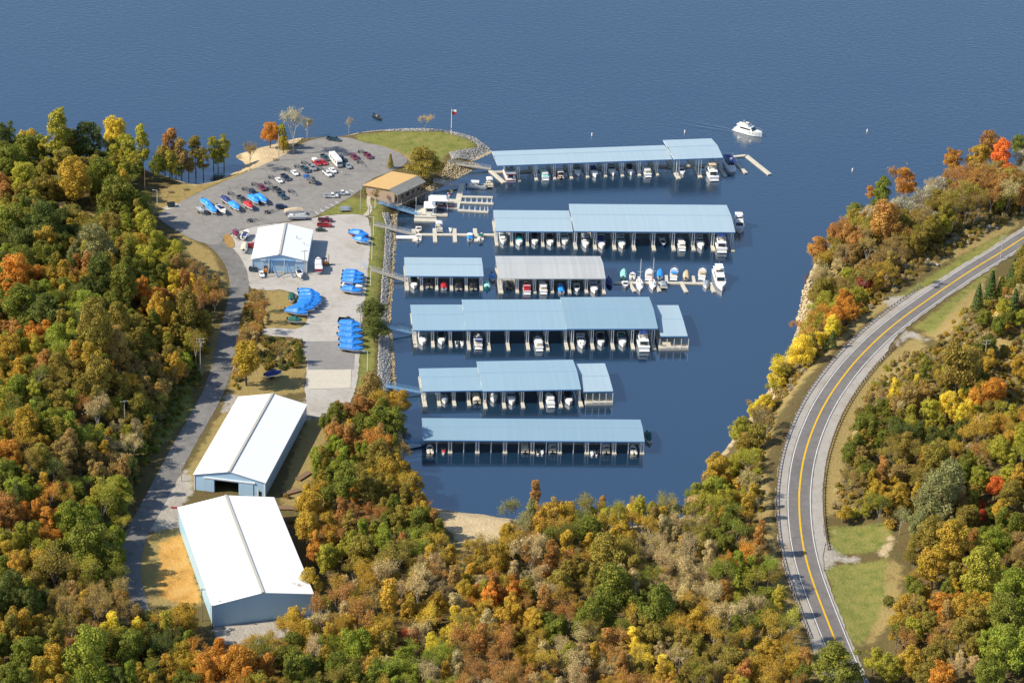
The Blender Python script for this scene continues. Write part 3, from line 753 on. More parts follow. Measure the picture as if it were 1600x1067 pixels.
obj('door_frame', MB().box(hw1 - 2.25, hw1 - 2.02, -hd1 - .12, -hd1 - .02, 0, 3.0), M['trimwhite'], sd_)
r2, hw2, hd2, c2, z2 = shed('storage_shed', (331, 942.5), (490, 930), (279, 792), (427, 779), 7.2, 2.4, 'large blue storage shed with white roof nearest the viewer', M['wall_rib'])
r3, hw3, hd3, c3, z3 = shed('service_building', (393.6, 405), (479.8, 406.7), (405, 357.6), (487.4, 359), 4.9, 2.2, 'pale blue service building with white roof in the boatyard', M['wall_rib_pale'], doors=(-3.5, 5.5, 4.0))
obj('door_header', MB().box(-7, 8.5, -hd3 - .3, -hd3 - .05, 4.5, 4.8), M['trimwhite'], r3)
obj('sliding_door', MB().box(-3.4, 1.0, -hd3 + .25, -hd3 + .35, 0.05, 3.95), M['wall_rib_pale'], r3)
obj('sliding_door', MB().box(1.02, 5.4, -hd3 + .25, -hd3 + .35, 0.05, 3.95), M['wall_rib_pale'], r3)
obj('vent_pipe', MB().tube((5, 3, 6.2), (5, 3, 7.2), .18, n=8), M['galv'], r3); obj('vent_pipe', MB().tube((8, -1, 5.6), (8, -1, 6.5), .15, n=8), M['galv'], r3)
# hoist frame standing in front of the service building doors
def hoist(part):
    part('beam', MB().box(-5.4, 5.4, -.22, .22, 4.95, 5.45), M['bluetrim'])
    for x in (-3.4, 2.2):
        part('column', MB().tube((x, .4, 0), (x, .2, 5.0), .24, n=6), M['gangblue'])
        part('brace', MB().tube((x + 2.6, -3.0, 0), (x - .2, -.1, 5.2), .26, n=6), M['bluetrim'])
        part('column', MB().tube((x - 1.2, -3.2, 0), (x - .8, -.2, 6.0), .16, n=6), M['galv'])
q = UP(439, 428, 2.55)
tag(spawn('hoist', hoist, 'hoist_frame', q, z3), 'blue steel hoist frame in front of the service building', 'hoist')
# flood lamp on the corner of the nearest shed
lp = empty('corner_lamp', r2.matrix_basis @ Vector((-hw2 - .25, -hd2 - .3, 0)))
obj('pole', MB().tube((0, 0, 0), (0, 0, 7.6), .09, n=6), M['darkgrey'], lp); obj('arm', MB().tube((0, 0, 7.5), (2.0, .3, 8.8), .07, n=6), M['galv'], lp); obj('lamp_head', MB().cbox((2.3, .3, 8.85), (.9, .35, .25)), M['lampglass'], lp)
tag(lp, 'lamp on a bracket pole at the corner of the nearest shed', 'lamp')

# ------------------------------------------------------------------ marina store
zr = 2.55 + 6.4
A, B = UP(607.5, 295.5, zr), UP(652.5, 274, zr)
u = (B - A); Ls = u.length; u.normalize(); nrm = Vector((u.y, -u.x, 0))       # right-hand side, over the water
st = empty('marina_store', (A + B).to_2d().to_3d() / 2 + Vector((0, 0, 2.55)), math.atan2(u.y, u.x))
h = Ls / 2; wl, wr_ = 12.8, 4.2; e1, e2, rg = 4.5, 4.9, 6.3
def slab(nm, pts, th, m, par=st):
    mb = MB(); n = len(pts); mb.add(pts + [(p[0], p[1], p[2] - th) for p in pts], [tuple(range(n)), tuple(range(2 * n - 1, n - 1, -1))] + [(i, (i + 1) % n, n + (i + 1) % n, n + i) for i in range(n)]); return obj(nm, mb, m, par)
slab('roof', [(-h, 0, rg), (h, 0, rg), (h, wl, e1), (-h, wl, e1)], .25, M['shingle'])
slab('roof', [(-h, -.02, rg), (-h, -wr_, e2), (h, -wr_, e2), (h, -.02, rg)], .25, M['roofslope_grey'])  # right slope coloured grey, darker than the tan left slope
w_ = MB(); w_.add([(x, y, z) for x in (-h + .8, h - .8) for y, z in ((wl - 1, 0), (wl - 1, e1 - .1), (0, rg - .35), (-wr_ + 2, e2 + .2), (-wr_ + 2, -1.5))], [(0, 1, 2, 3, 4), (9, 8, 7, 6, 5), (0, 5, 6, 1), (1, 6, 7, 2), (2, 7, 8, 3), (3, 8, 9, 4), (4, 9, 5, 0)])
obj('wall', w_, M['brick'], st)
obj('veranda_deck', MB().box(-h + .3, h - .3, -wr_ - .2, -wr_ + 2.1, .2, .45), M['deck'], st)
rl_ = MB().box(-h + .3, h - .3, -wr_ - .15, -wr_ - .05, 1.3, 1.42).box(-h + .3, h - .3, -wr_ - .15, -wr_ - .05, .85, .92)
obj('railing', rl_, M['wood'], st)
for k in range(8):
    x = -h + .5 + (2 * h - 1) * k / 7
    obj('post', MB().box(x - .12, x + .12, -wr_ + .05, -wr_ + .29, -2.2, e2 - .25), M['wood'], st)
for k in range(5):
    x = -h + 2.2 + (2 * h - 4.4) * k / 4
    wn = obj('window', MB().box(x - .8, x + .8, -wr_ + 1.93, -wr_ + 1.985, 1.2, 2.7), M['glass'], st)
    obj('frame', MB().box(x - .9, x + .9, -wr_ + 1.88, -wr_ + 1.925, 1.08, 1.19), M['trimwhite'], wn)
for k in range(3):
    x = -h + 4 + k * 5
    obj('window', MB().box(x - .7, x + .7, wl - .99, wl - .93, 1.0, 2.3), M['glass'], st)
obj('door', MB().box(1.0, 2.2, wl - .99, wl - .92, 0, 2.2), M['redcov'], st)
tag(st, 'marina store with tan shingle roof and veranda over the water', 'store')
# cabin roof between the trees on the left
q = P(84, 333); cb_ = empty('small_cabin', q, .5)
obj('wall', MB().box(-4, 4, -2.6, 2.6, 0, 2.5), M['cream'], cb_)
slabs = [[(-4.4, 0, 4), (4.4, 0, 4), (4.4, 3.1, 2.4), (-4.4, 3.1, 2.4)], [(-4.4, 0, 4), (-4.4, -3.1, 2.4), (4.4, -3.1, 2.4), (4.4, 0, 4)]]
for s_ in slabs: slab('roof', s_, .2, M['shingle'], cb_)
obj('gable', MB().add([(x, y, z) for x in (-3.98, 3.98) for y, z in ((-2.6, 2.5), (2.6, 2.5), (0, 3.85))], [(0, 1, 2), (5, 4, 3), (0, 3, 4, 1), (1, 4, 5, 2), (2, 5, 3, 0)]), M['cream'], cb_)
obj('window', MB().box(-1, 1, -2.68, -2.61, .9, 2), M['glass'], cb_)
tag(cb_, 'small tan roofed cabin half hidden in the trees at upper left', 'cabin')

# ------------------------------------------------------------------ covered docks
DOCKS = {}
class Dock: pass
def dock(key, label, secs, fingers, fw=1.15, roofm='roof_blue_a', single=(), posts2=True, ends=()):
    D = Dock(); D.key = key
    s0, s1 = secs[0], secs[-1]
    n0 = UP(*s0[3], s0[4]); n1 = UP(*s1[2], s1[4]); f0 = UP(*s0[0], s0[4]); f1 = UP(*s1[1], s1[4])
    if key in ('d4', 'd5'):        # the right hand annex is not in line with the long eave
        s1 = secs[-2]; n1 = UP(*s1[2], s1[4]); f1 = UP(*s1[1], s1[4])
    n0.z = n1.z = f0.z = f1.z = 0
    U = ((n1 - n0).normalized() + (f1 - f0).normalized()); U.z = 0; U.normalize(); V = Vector((-U.y, U.x, 0))
    D.O, D.U, D.V, D.rz = n0.copy(), U, V, math.atan2(U.y, U.x)
    root = D.root = empty('covered_dock', D.O, D.rz)
    loc = D.loc = lambda p: ((Vector(p) - D.O).dot(U), (Vector(p) - D.O).dot(V))
    D.secs = []
    for k, (FL, FR, NR, NL, ze, rise) in enumerate(secs):
        a, b, c, d = (loc(UP(*q, ze)) for q in (NL, NR, FR, FL))
        x0, x1, y0, y1 = (a[0] + d[0]) / 2, (b[0] + c[0]) / 2, (a[1] + b[1]) / 2, (c[1] + d[1]) / 2
        if k and x0 < D.secs[-1][1] + .1: x0 = D.secs[-1][1] + (.05 if abs(ze - D.secs[-1][4]) < .2 else -.25)
        D.secs.append((x0, x1, y0, y1, ze))
        ym = (y0 + y1) / 2; th = .14
        rm = M[roofm[k] if isinstance(roofm, (list, tuple)) else roofm]
        for (ya, za, yb, zb) in ((y0 - .3, ze, ym, ze + rise), (ym + .01, ze + rise, y1 + .3, ze)):
            mb = MB(); mb.add([(x0, ya, za), (x1, ya, za), (x1, yb, zb), (x0, yb, zb), (x0, ya, za - th), (x1, ya, za - th), (x1, yb, zb - th), (x0, yb, zb - th)],
                   [(0, 1, 2, 3), (7, 6, 5, 4), (0, 4, 5, 1), (1, 5, 6, 2), (2, 6, 7, 3), (3, 7, 4, 0)])
            rf = obj('roof', mb, rm, root)
        obj('ridge_cap', MB().add([(x0, ym - .22, ze + rise - .005), (x1, ym - .22, ze + rise - .005), (x1, ym, ze + rise + .05), (x0, ym, ze + rise + .05), (x0, ym + .22, ze + rise - .005), (x1, ym + .22, ze + rise - .005)], [(0, 1, 2, 3), (3, 2, 5, 4)]), M['ridgeblue'] if roofm != 'roof_grey' else rm, rf)
        obj('fascia', MB().box(x0 + .02, x1 - .02, y0 - .37, y0 - .31, ze - .42, ze - .02), M['bluetrim'] if roofm != 'roof_grey' else M['trimwhite'], root)
        obj('fascia', MB().box(x0 + .02, x1 - .02, y1 + .31, y1 + .37, ze - .42, ze - .02), M['bluetrim'] if roofm != 'roof_grey' else M['trimwhite'], root)
        obj('roof_beam', MB().box(x0 + .1, x1 - .1, y0 + .25, y0 + .45, ze - .5, ze - .17), M['postw'], root)
        # gable trusses at both ends
        for xx in (x0 + .12, x1 - .12):
            tr = MB(); tr.tube((xx, y0, ze - .3), (xx, y1, ze - .3), .07, n=4); tr.tube((xx, y0, ze - .3), (xx, ym, ze + rise - .25), .07, n=4); tr.tube((xx, ym, ze + rise - .25), (xx, y1, ze - .3), .07, n=4)
            for j in range(6):
                yy = y0 + (y1 - y0) * (j + .5) / 6; zt = ze - .3 + (rise) * (1 - abs(yy - ym) / (ym - y0)); tr.tube((xx, yy, ze - .3), (xx, yy + (.8 if j < 3 else -.8), zt - .1), .05, n=4)
            obj('truss', tr, M['postw'], root)
        obj('walkway', MB().box(x0, x1, ym - 1.0, ym + 1.0, -.15, .5), M['deck'], root)
    def sec_at(x): return min(D.secs, key=lambda s: 0 if s[0] <= x <= s[1] else min(abs(x - s[0]), abs(x - s[1])))
    for fpx in fingers:
        fx, fy = loc(UP(fpx[0], fpx[1], .45)); wd = fpx[2] if len(fpx) > 2 else fw
        s = sec_at(fx); ym = (s[2] + s[3]) / 2
        obj('finger_pier', MB().box(fx - wd / 2, fx + wd / 2, fy, ym - 1.03, -.2, .46), M['float'], root)
        obj('finger_pier', MB().box(fx - wd / 2, fx + wd / 2, ym + 1.03, 2 * ym - fy - 2.0, -.2, .46), M['float'], root)
        ps = (-.36 * wd / 1.15, .36 * wd / 1.15)
        xs = [min(max(fx + p, s[0] + .12), s[1] - .12) for p in ps]
        for yy in (s[2] + .35, (s[2] + ym) / 2, s[3] - .35):
            for xx in xs:
                if yy < s[3] - 1 and yy > fy or yy > ym: obj('post', MB().box(xx - .13, xx + .13, yy - .13, yy + .13, -.5, s[4] - .16), M['postw'], root)
        tr = MB()
        for zz in (s[4] - .7, s[4] - 1.5): tr.tube((xs[0], s[2] + .35, zz), (xs[1], s[2] + .35, zz + .5), .05, n=4)
        obj('brace', tr, M['postw'], root)
    for sx in single:
        x, y = loc(UP(sx[0], sx[1], .2)); s = sec_at(x)
        obj('post', MB().box(x - .13, x + .13, s[2] + .22, s[2] + .48, -.6, s[4] - .16), M['postw'], root)
    D.n = len(fingers); tag(root, label, 'dock', 'covered boat docks in the cove')
    DOCKS[key] = D; return D
def ff(xs, y, w_=None): return [(x, y) if w_ is None else (x, y, w_) for x in xs]
dock('d1', 'farthest covered dock with raised roof at its lake end', [((763, 238.4), (1029, 226.6), (1057.8, 247), (783.5, 259.8), 6.3, 1.1), ((1027.6, 220.3), (1101.6, 217), (1140, 245.8), (1061, 248.4), 7.8, 1.2)],
     [(812, 283), (839, 281.5), (867.5, 280), (893.7, 279), (919, 277.5), (947, 276), (973.4, 275.5), (1000, 274.5), (1028, 274), (1061, 279, 1.6), (1095, 277, 1.6), (1133, 275, 1.6)], roofm='roof_blue_a')
dock('d2', 'second covered dock with high middle roof and thirteen near slips', [((770.7, 328.6), (888.6, 330), (895.5, 362), (775, 360), 5.2, 1.0), ((888, 318.5), (1133, 321.7), (1152, 363), (897.5, 360), 6.4, 1.2)],
     [(776.5, 383.6), (800, 384), (824.6, 384), (848.7, 385), (873.5, 385), (900, 389, 1.3), (930.6, 389.8, 1.3), (960.8, 390, 1.3), (991.6, 391, 1.3), (1022.6, 391, 1.3), (1053.5, 391, 1.3), (1084.5, 391, 1.3), (1115.4, 391.8, 1.3), (1145.7, 392.5, 1.3)], roofm='roof_blue_a')
dock('d3a', 'small blue roofed dock nearest the riprap bank in the third row', [((631.4, 402.4), (752, 403.5), (756, 431), (633, 430.7), 4.6, .9)], [(636, 453.5, 1.5), (659, 453), (682.5, 453), (705.8, 453.5), (729, 453.5), (752.3, 453.5)], roofm='roof_blue_a')
dock('d3b', 'grey roofed covered dock beside the open sailboat pier', [((772, 400.6), (936.3, 401), (948, 434), (780.6, 434), 5.4, 1.5)], [(783, 458, 1.7), (808.8, 457.5), (836, 458), (863.5, 457.5), (890.6, 458), (917, 457.5), (944.4, 458.8)], roofm='roof_grey')
dock('d4', 'widest covered dock with four blue roof sections', [((640.8, 477), (722, 476.2), (729, 515), (645, 515.3), 4.9, 1.1), ((721, 468.2), (874, 469), (888.7, 514), (730, 515), 5.8, 1.25), ((874, 464.5), (1011, 465), (1031.8, 513), (889, 512.8), 6.4, 1.25), ((1019.5, 476), (1057, 478.8), (1079, 527.5), (1029.7, 521.5), 4.5, .5)],
     [(649.5, 542, 1.4), (677, 542), (704.7, 542), (733.5, 546), (764.7, 547), (795, 547), (826, 546), (856.4, 547), (886.3, 546), (896, 545.5), (927, 545.5), (958.7, 545.5), (990, 545.5), (1022.5, 545.5, 1.4)], roofm=['roof_blue_c', 'roof_blue_c', 'roof_blue_b', 'roof_blue_a'])
dock('d5', 'covered dock with three blue roof sections next to the nearest dock', [((652, 576), (745.5, 575), (755, 609.3), (661.6, 610.3), 4.3, 1.0), ((743, 565.3), (892, 562.6), (911.4, 607.7), (756, 610), 5.2, 1.25), ((896.3, 567.7), (941.7, 569.4), (962.3, 611.7), (913.5, 609.6), 4.4, .5)],
     [(664.5, 634.8, 1.4), (687, 634), (710.7, 633.7), (733.8, 633.4), (759.2, 638), (788.8, 637.5), (818.2, 637), (847.4, 637), (877, 636), (908.7, 634.8, 1.3)], roofm=['roof_blue_c', 'roof_blue_c', 'roof_blue_a'])
dock('d6', 'nearest covered dock with one long unbroken blue roof', [((656.4, 653.8), (1000, 656), (1008, 689), (663, 686.5), 4.9, 1.0)], [(703.4, 707.6, 1.4), (746, 707.6, 1.4), (789.2, 707.6, 1.4), (832, 708, 1.4), (874.6, 708, 1.4), (917.3, 709, 1.4), (960, 709, 1.4), (1003.5, 709, 1.4)],
     roofm='roof_blue_b', single=[(x, 706) for x in (682, 724.3, 767, 810, 853, 895.5, 938, 981)])
def platform(D, px0, px1, depth, label):
    """railed sun deck under a low annex roof"""
    x0, y0 = D.loc(UP(*px0, .4)); x1, _ = D.loc(UP(*px1, .4))
    obj('sun_deck', MB().box(x0, x1, y0, y0 + depth, -.2, .7), M['float'], D.root)
    rl = MB().box(x0, x1, y0 + .05, y0 + .12, 1.55, 1.65).box(x0, x1, y0 + .05, y0 + .12, 1.1, 1.16)
    obj('railing', rl, M['trimwhite'], D.root)
    for k in range(5):
        x = x0 + .15 + (x1 - x0 - .3) * k / 4; obj('post', MB().box(x - .1, x + .1, y0 + .15, y0 + .35, .7, 4.3), M['trimwhite'], D.root)
    for k in range(3):
        x = x0 + (x1 - x0) * (k + .5) / 3; t = obj('bench', MB().box(x - .9, x + .9, y0 + 1.6, y0 + 2.1, 1.05, 1.15).box(x - .8, x - .7, y0 + 1.65, y0 + 2.05, .7, 1.05).box(x + .7, x + .8, y0 + 1.65, y0 + 2.05, .7, 1.05), M['wood'], D.root)
platform(DOCKS['d4'], (1030, 546), (1076, 546), 15, 'x'); platform(DOCKS['d5'], (915, 632), (958, 632), 14, 'x')

# ------------------------------------------------------------------ open piers and gangways
def pier(name, pxs, wd, label, z=.45, parts=()):
    pts = [UP(*p, z) for p in pxs]; base = pts[0].copy(); base.z = 0
    root = empty(name, base)
    for a, b in zip(pts, pts[1:]):
        d = (b - a).normalized(); s = Vector((-d.y, d.x, 0)) * wd / 2
        n = max(1, round((b - a).length / 6))
        for k in range(n):
            p, q = a.lerp(b, k / n) + d * .02 - base, a.lerp(b, (k + 1) / n) - d * .02 - base
            mb = MB(); mb.add([p - s, q - s, q + s, p + s] + [v - Vector((0, 0, .6)) for v in (p - s, q - s, q + s, p + s)], [(0, 1, 2, 3), (7, 6, 5, 4), (0, 4, 5, 1), (1, 5, 6, 2), (2, 6, 7, 3), (3, 7, 4, 0)])
            obj('deck_section', mb, M['float'], root)
    for (a, b, w2) in parts:
        p, q = UP(*a, z) - base, UP(*b, z) - base; d = (q - p).normalized(); s = Vector((-d.y, d.x, 0)) * w2 / 2; dn = Vector((0, 0, .03))
        mb = MB(); mb.add([p - s + dn, q - s + dn, q + s + dn, p + s + dn] + [v - Vector((0, 0, .6)) for v in (p - s, q - s, q + s, p + s)], [(0, 1, 2, 3), (7, 6, 5, 4), (0, 4, 5, 1), (1, 5, 6, 2), (2, 6, 7, 3), (3, 7, 4, 0)])
        obj('finger_pier', mb, M['float'], root)
    tag(root, label, 'pier', 'open floating piers'); return root
pier('floating_pier', [(958, 441), (1113, 442.5)], 1.6, 'open pier with sailboats beside the grey roofed dock', parts=[((983, 441), (992, 455), 1.2), ((1023, 441), (1031, 455), 1.2), ((1064, 440), (1073, 456), 1.3), ((1109, 442), (1116, 456), 1.3), ((1000, 441), (998, 432), 1.1), ((1042, 441), (1041, 430), 1.1), ((1085, 441), (1083, 431), 1.1)])
pier('floating_pier', [(640, 366), (773, 366.5)], 1.7, 'pier with cross fingers leading to the second covered dock', parts=[((646, 358), (648, 377), 1.5), ((679, 357), (680, 378), 1.5), ((710, 357), (711, 378), 1.5), ((742, 357), (744, 377), 1.5)])
fp = pier('floating_pier', [(722, 287), (713, 326)], 2.2, 'wide floating pier with three tan branches by the fuel dock', parts=[((715, 328), (763, 331), 1.5), ((718, 316), (771, 318), 1.5), ((720, 307), (770, 308), 1.4), ((690, 312), (717, 314), 2.6)])
pier('floating_pier', [(1141, 245), (1166, 242.5), (1203, 272)], 1.7, 'L shaped pier at the lake end of the farthest dock')
pier('floating_pier', [(1150, 254), (1166, 270)], 1.5, 'short straight pier inside the L shaped one')
pier('floating_pier', [(766, 266), (788, 285)], 1.6, 'slanting pier at the shore end of the farthest dock')
# boat lift arms standing on the fuel pier branches
for i, (x, y) in enumerate([(727, 313), (736, 313), (745, 313), (753, 313.5), (761, 313.5), (768, 314), (724, 326), (733, 326), (742, 326.5), (750, 327), (757, 327), (762, 327)]):
    q = UP(x, y + 3, .5); o = obj('lift_arm', MB().add([(-.35, 0, 0), (.35, 0, 0), (.1, 0, 2.0), (-.1, 0, 2.0), (-.35, .15, 0), (.35, .15, 0), (.1, .15, 2.0), (-.1, .15, 2.0)], [(0, 1, 2, 3), (7, 6, 5, 4), (0, 4, 5, 1), (1, 5, 6, 2), (2, 6, 7, 3), (3, 7, 4, 0)]), M['trimwhite'], fp, q - fp.location)
def gangway(a, za, b, zb, col, label, wd=1.5, truss=True):
    p, q = UP(*a, za), UP(*b, zb); L = (q - p).length
    root = empty('gangway', p); d = (q - p).normalized(); s = Vector((-d.y, d.x, 0)).normalized() * wd / 2; q = q - p; o = Vector((0, 0, 0))
    dn = Vector((0, 0, .25))
    mb = MB(); mb.add([o - s, q - s, q + s, o + s, o - s - dn, q - s - dn, q + s - dn, o + s - dn], [(0, 1, 2, 3), (7, 6, 5, 4), (0, 4, 5, 1), (1, 5, 6, 2), (2, 6, 7, 3), (3, 7, 4, 0)])
    obj('deck', mb, M['deck'] if col != 'gangblue' else M['gangblue'], root)
    for sx in (-1, 1):
        t = MB(); n = max(3, int(L / 1.6)); H_ = Vector((0, 0, 1.15))
        t.tube(o + s * sx + H_, q + s * sx + H_, .07, n=4)
        t.tube(o + s * sx + H_ * .5, q + s * sx + H_ * .5, .04, n=4)
        for k in range(n + 1):
            c = q * (k / n) + s * sx; t.tube(c, c + H_, .05, n=4)
            if k < n: t.tube(c, q * ((k + 1) / n) + s * sx + H_, .04, n=4)
        obj('railing', t, M[col], root)
    tag(root, label, 'gangway', 'gangways from the bank to the docks')
gangway((592, 316.5), 3.2, (652, 334.5), .8, 'gangblue', 'bright blue gangway from the store to the fuel dock')
gangway((677, 283.5), 2.6, (716, 291), .8, 'rail', 'grey truss gangway behind the store')
gangway((699, 254.5), 2.6, (767, 264), .8, 'rail', 'long gangway to the farthest covered dock', 1.7)
gangway((584, 351), 2.9, (646, 366), .8, 'rail', 'grey gangway to the pier with cross fingers')
gangway((579, 421), 2.9, (634, 438), .8, 'rail', 'gangway to the small blue roofed dock of the third row')
gangway((606, 511), 2.7, (645, 520), .8, 'gangblue', 'blue gangway to the widest covered dock')
gangway((602, 603), 2.7, (660, 613), .8, 'gangblue', 'blue gangway to the three roofed dock beside the trees')
gangway((632, 688), 2.0, (664, 692), .8, 'gangblue', 'gangway in the tree shade to the nearest dock')

# fuel dock
q = UP(665, 333, 0); fd = empty('fuel_dock', q, .03)
obj('deck', MB().box(-4.2, 4.2, -5, 6, -.2, .55), M['float'], fd); obj('deck', MB().box(-4.3, 4.3, -9, -6.2, -.2, .55), M['float'], fd)
obj('deck', MB().box(4.3, 8.5, -3.5, -.8, -.2, .5), M['deck'], fd)
cabn = obj('kiosk', MB().box(-.2, 3.2, -1.6, 3.4, .56, 3.1), M['white'], fd); obj('kiosk_roof', MB().frustum((-.7, 3.7, -2.1, 3.9), (.6, 2.4, -.6, 2.4), 3.1, 3.9), M['trimwhite'], cabn); obj('kiosk_window', MB().box(.3, 2.6, -1.68, -1.61, 1.5, 2.4), M['glass'], cabn)
for x, y in ((-2.8, -3), (-1.5, -3.2), (2.2, -4)):
    obj('fuel_pump', MB().box(x - .3, x + .3, y - .25, y + .25, .56, 2.0), M['white'], fd)
cn = obj('canopy', MB().frustum((1, 8.8, 4.0, 8.8), (2, 7.8, 5, 7.8), 3.3, 4.3), M['gel'], fd)
for x, y in ((1.4, 4.4), (8.4, 4.4), (1.4, 8.4), (8.4, 8.4)): obj('canopy_leg', MB().tube((x, y, -.3), (x, y, 3.3), .08, n=5), M['postw'], fd)
obj('mast', MB().tube((-3.8, 3.5, .55), (-3.8, 3.5, 5), .1, n=5), M['trimwhite'], fd)
tag(fd, 'white fuel dock with kiosk and canopy below the store', 'fuel dock')
# ------------------------------------------------------------------ boats (bow along +X, waterline z = 0)
def hull_mb(L, B, H, draft=.35, bow=.35, transom=.92):
    """lofted hull: rings keel - chine - sheer, pointed flared bow"""
    rings = []
    for t in (0, .12, .35, .6, .78, .9, .97, 1.0):
        x = -L / 2 + L * t
        if t < .6: wdt = transom + (1 - transom) * min(1, t / .35)
        else: wdt = max(.03, 1 - ((t - .6) / .4) ** 2.1)
        hb = B / 2 * wdt; sh = H * (1 + bow * max(0, t - .3) ** 1.5); kz = -draft * (1 - max(0, (t - .65) / .35) ** 2)
        cz = .12 + .35 * max(0, t - .6); xs = x + (.06 * L * (1 - 1) if t < 1 else 0)
        rings.append([(xs, -hb, sh), (xs, -hb * .86, cz), (xs, 0, kz), (xs, hb * .86, cz), (xs, hb, sh)])
    return rings
def hull(part, L, B, H, m, deck='gel', cock=None, **kw):
    rs = hull_mb(L, B, H, **kw)
    hb = part('hull', MB().loft(rs, close=False, caps=False).add(rs[0], [(0, 1, 2, 3, 4)]), m, smooth=False)
    d = MB()
    for a, b in zip(rs, rs[1:]): d.quad((a[0][0], a[0][1], a[0][2] - .03), (b[0][0], b[0][1], b[0][2] - .03), (b[4][0], b[4][1], b[4][2] - .03), (a[4][0], a[4][1], a[4][2] - .03))
    part('deck', d, M[deck])
    return rs
def cruiser(canvas='grey_canvas', cover=None, L=9.0, ports=True, hullm='gel', stern=False):
    def b(part):
        hull(part, L, 3.0, 1.25, M[hullm], bow=.45)
        part('cabin_trunk', MB().frustum((-.04 * L, .30 * L, -1.1, 1.1), (0, .22 * L, -.85, .85), 1.25, 1.75), M['gel'])
        part('windshield', MB().frustum((-.12 * L, .04 * L, -1.2, 1.2), (-.10 * L, -.03 * L, -1.05, 1.05), 1.5, 2.2), M['glass'])
        part('canvas_top', MB().frustum((-.38 * L, -.03 * L, -1.2, 1.2), (-.34 * L, -.08 * L, -1.0, 1.0), 2.2, 2.65), M[canvas])
        part('cockpit_seat', MB().box(-.40 * L, -.33 * L, -1.1, 1.1, 1.2, 1.7), M['cream']); part('helm_seat', MB().box(-.22 * L, -.16 * L, .3, .9, 1.2, 1.9), M['cream'])
        part('arch', MB().box(-.30 * L, -.26 * L, -1.35, -1.2, 1.2, 2.7).box(-.30 * L, -.26 * L, 1.2, 1.35, 1.2, 2.7).box(-.30 * L, -.26 * L, -1.35, 1.35, 2.7, 2.82), M['gel'])
        part('swim_platform', MB().box(-.5 * L - .8, -.5 * L, -1.25, 1.25, .2, .32), M['gel'])
        if ports:
            for s in (-1, 1): part('port_light', MB().cbox((.30 * L, s * .55, 1.62), (.5, .3, .12)), M['glass'])
        if cover: part('boat_cover', MB().frustum((-.45 * L, .25 * L, -1.35, 1.35), (-.3 * L, .12 * L, -.5, .5), 1.35, 2.35), M[cover])
        r = MB()
        for s in (-1, 1):
            r.tube((.1 * L, s * 1.42, 2.0), (.42 * L, s * .75, 2.25), .03, n=4); r.tube((.42 * L, s * .75, 2.25), (.5 * L, 0, 2.35), .03, n=4)
            for t in (.1, .25, .4): r.tube((t * L, s * (1.45 - .7 * max(0, t - .2)), 1.35), (t * L, s * (1.42 - .7 * max(0, t - .2)), 2.1), .025, n=4)
        part('bow_rail', r, M['rail'])
    return b
def runabout(hullm='gel', cover=None, L=6.2, engine='black', top=None):
    def b(part):
        hull(part, L, 2.3, .95, M[hullm], bow=.35)
        part('cockpit', MB().box(-.40 * L, .10 * L, -.85, .85, .925, .96), M['cream'])
        part('windshield', MB().frustum((.02 * L, .14 * L, -.9, .9), (0, .06 * L, -.75, .75), .95, 1.4), M['glass'])
        [part('seat', MB().box(-.25 * L, -.12 * L, y0, y0 + .6, .96, 1.3), M['white']) for y0 in (-.75, .15)]
        e = part('outboard', MB().frustum((-.5 * L - .75, -.5 * L - .1, -.25, .25), (-.5 * L - .65, -.5 * L - .15, -.2, .2), .8, 1.55), M[engine]); part('engine_leg', MB().box(-.5 * L - .5, -.5 * L - .2, -.1, .1, -.5, .8), M['darkgrey'], e)
        if cover: part('boat_cover', MB().loft([[(x, -h, z), (x, -h * .45, z + r), (x, h * .45, z + r), (x, h, z)] for x, h, z, r in ((-.48 * L, 1.1, .95, .2), (-.25 * L, 1.18, .95, .55), (.05 * L, 1.16, 1.0, .75), (.3 * L, .85, 1.1, .3), (.47 * L, .15, 1.25, .05))]), M[cover])
        if top: part('canvas_top', MB().frustum((-.3 * L, .05 * L, -1, 1), (-.27 * L, 0, -.85, .85), 1.95, 2.15), M[top]); part('top_frame', MB().tube((-.3 * L, -.95, .95), (-.27 * L, -.95, 2), .03, n=4).tube((-.3 * L, .95, .95), (-.27 * L, .95, 2), .03, n=4).tube((.05 * L, .95, .95), (0, .95, 2), .03, n=4).tube((.05 * L, -.95, .95), (0, -.95, 2), .03, n=4), M['rail'])
    return b
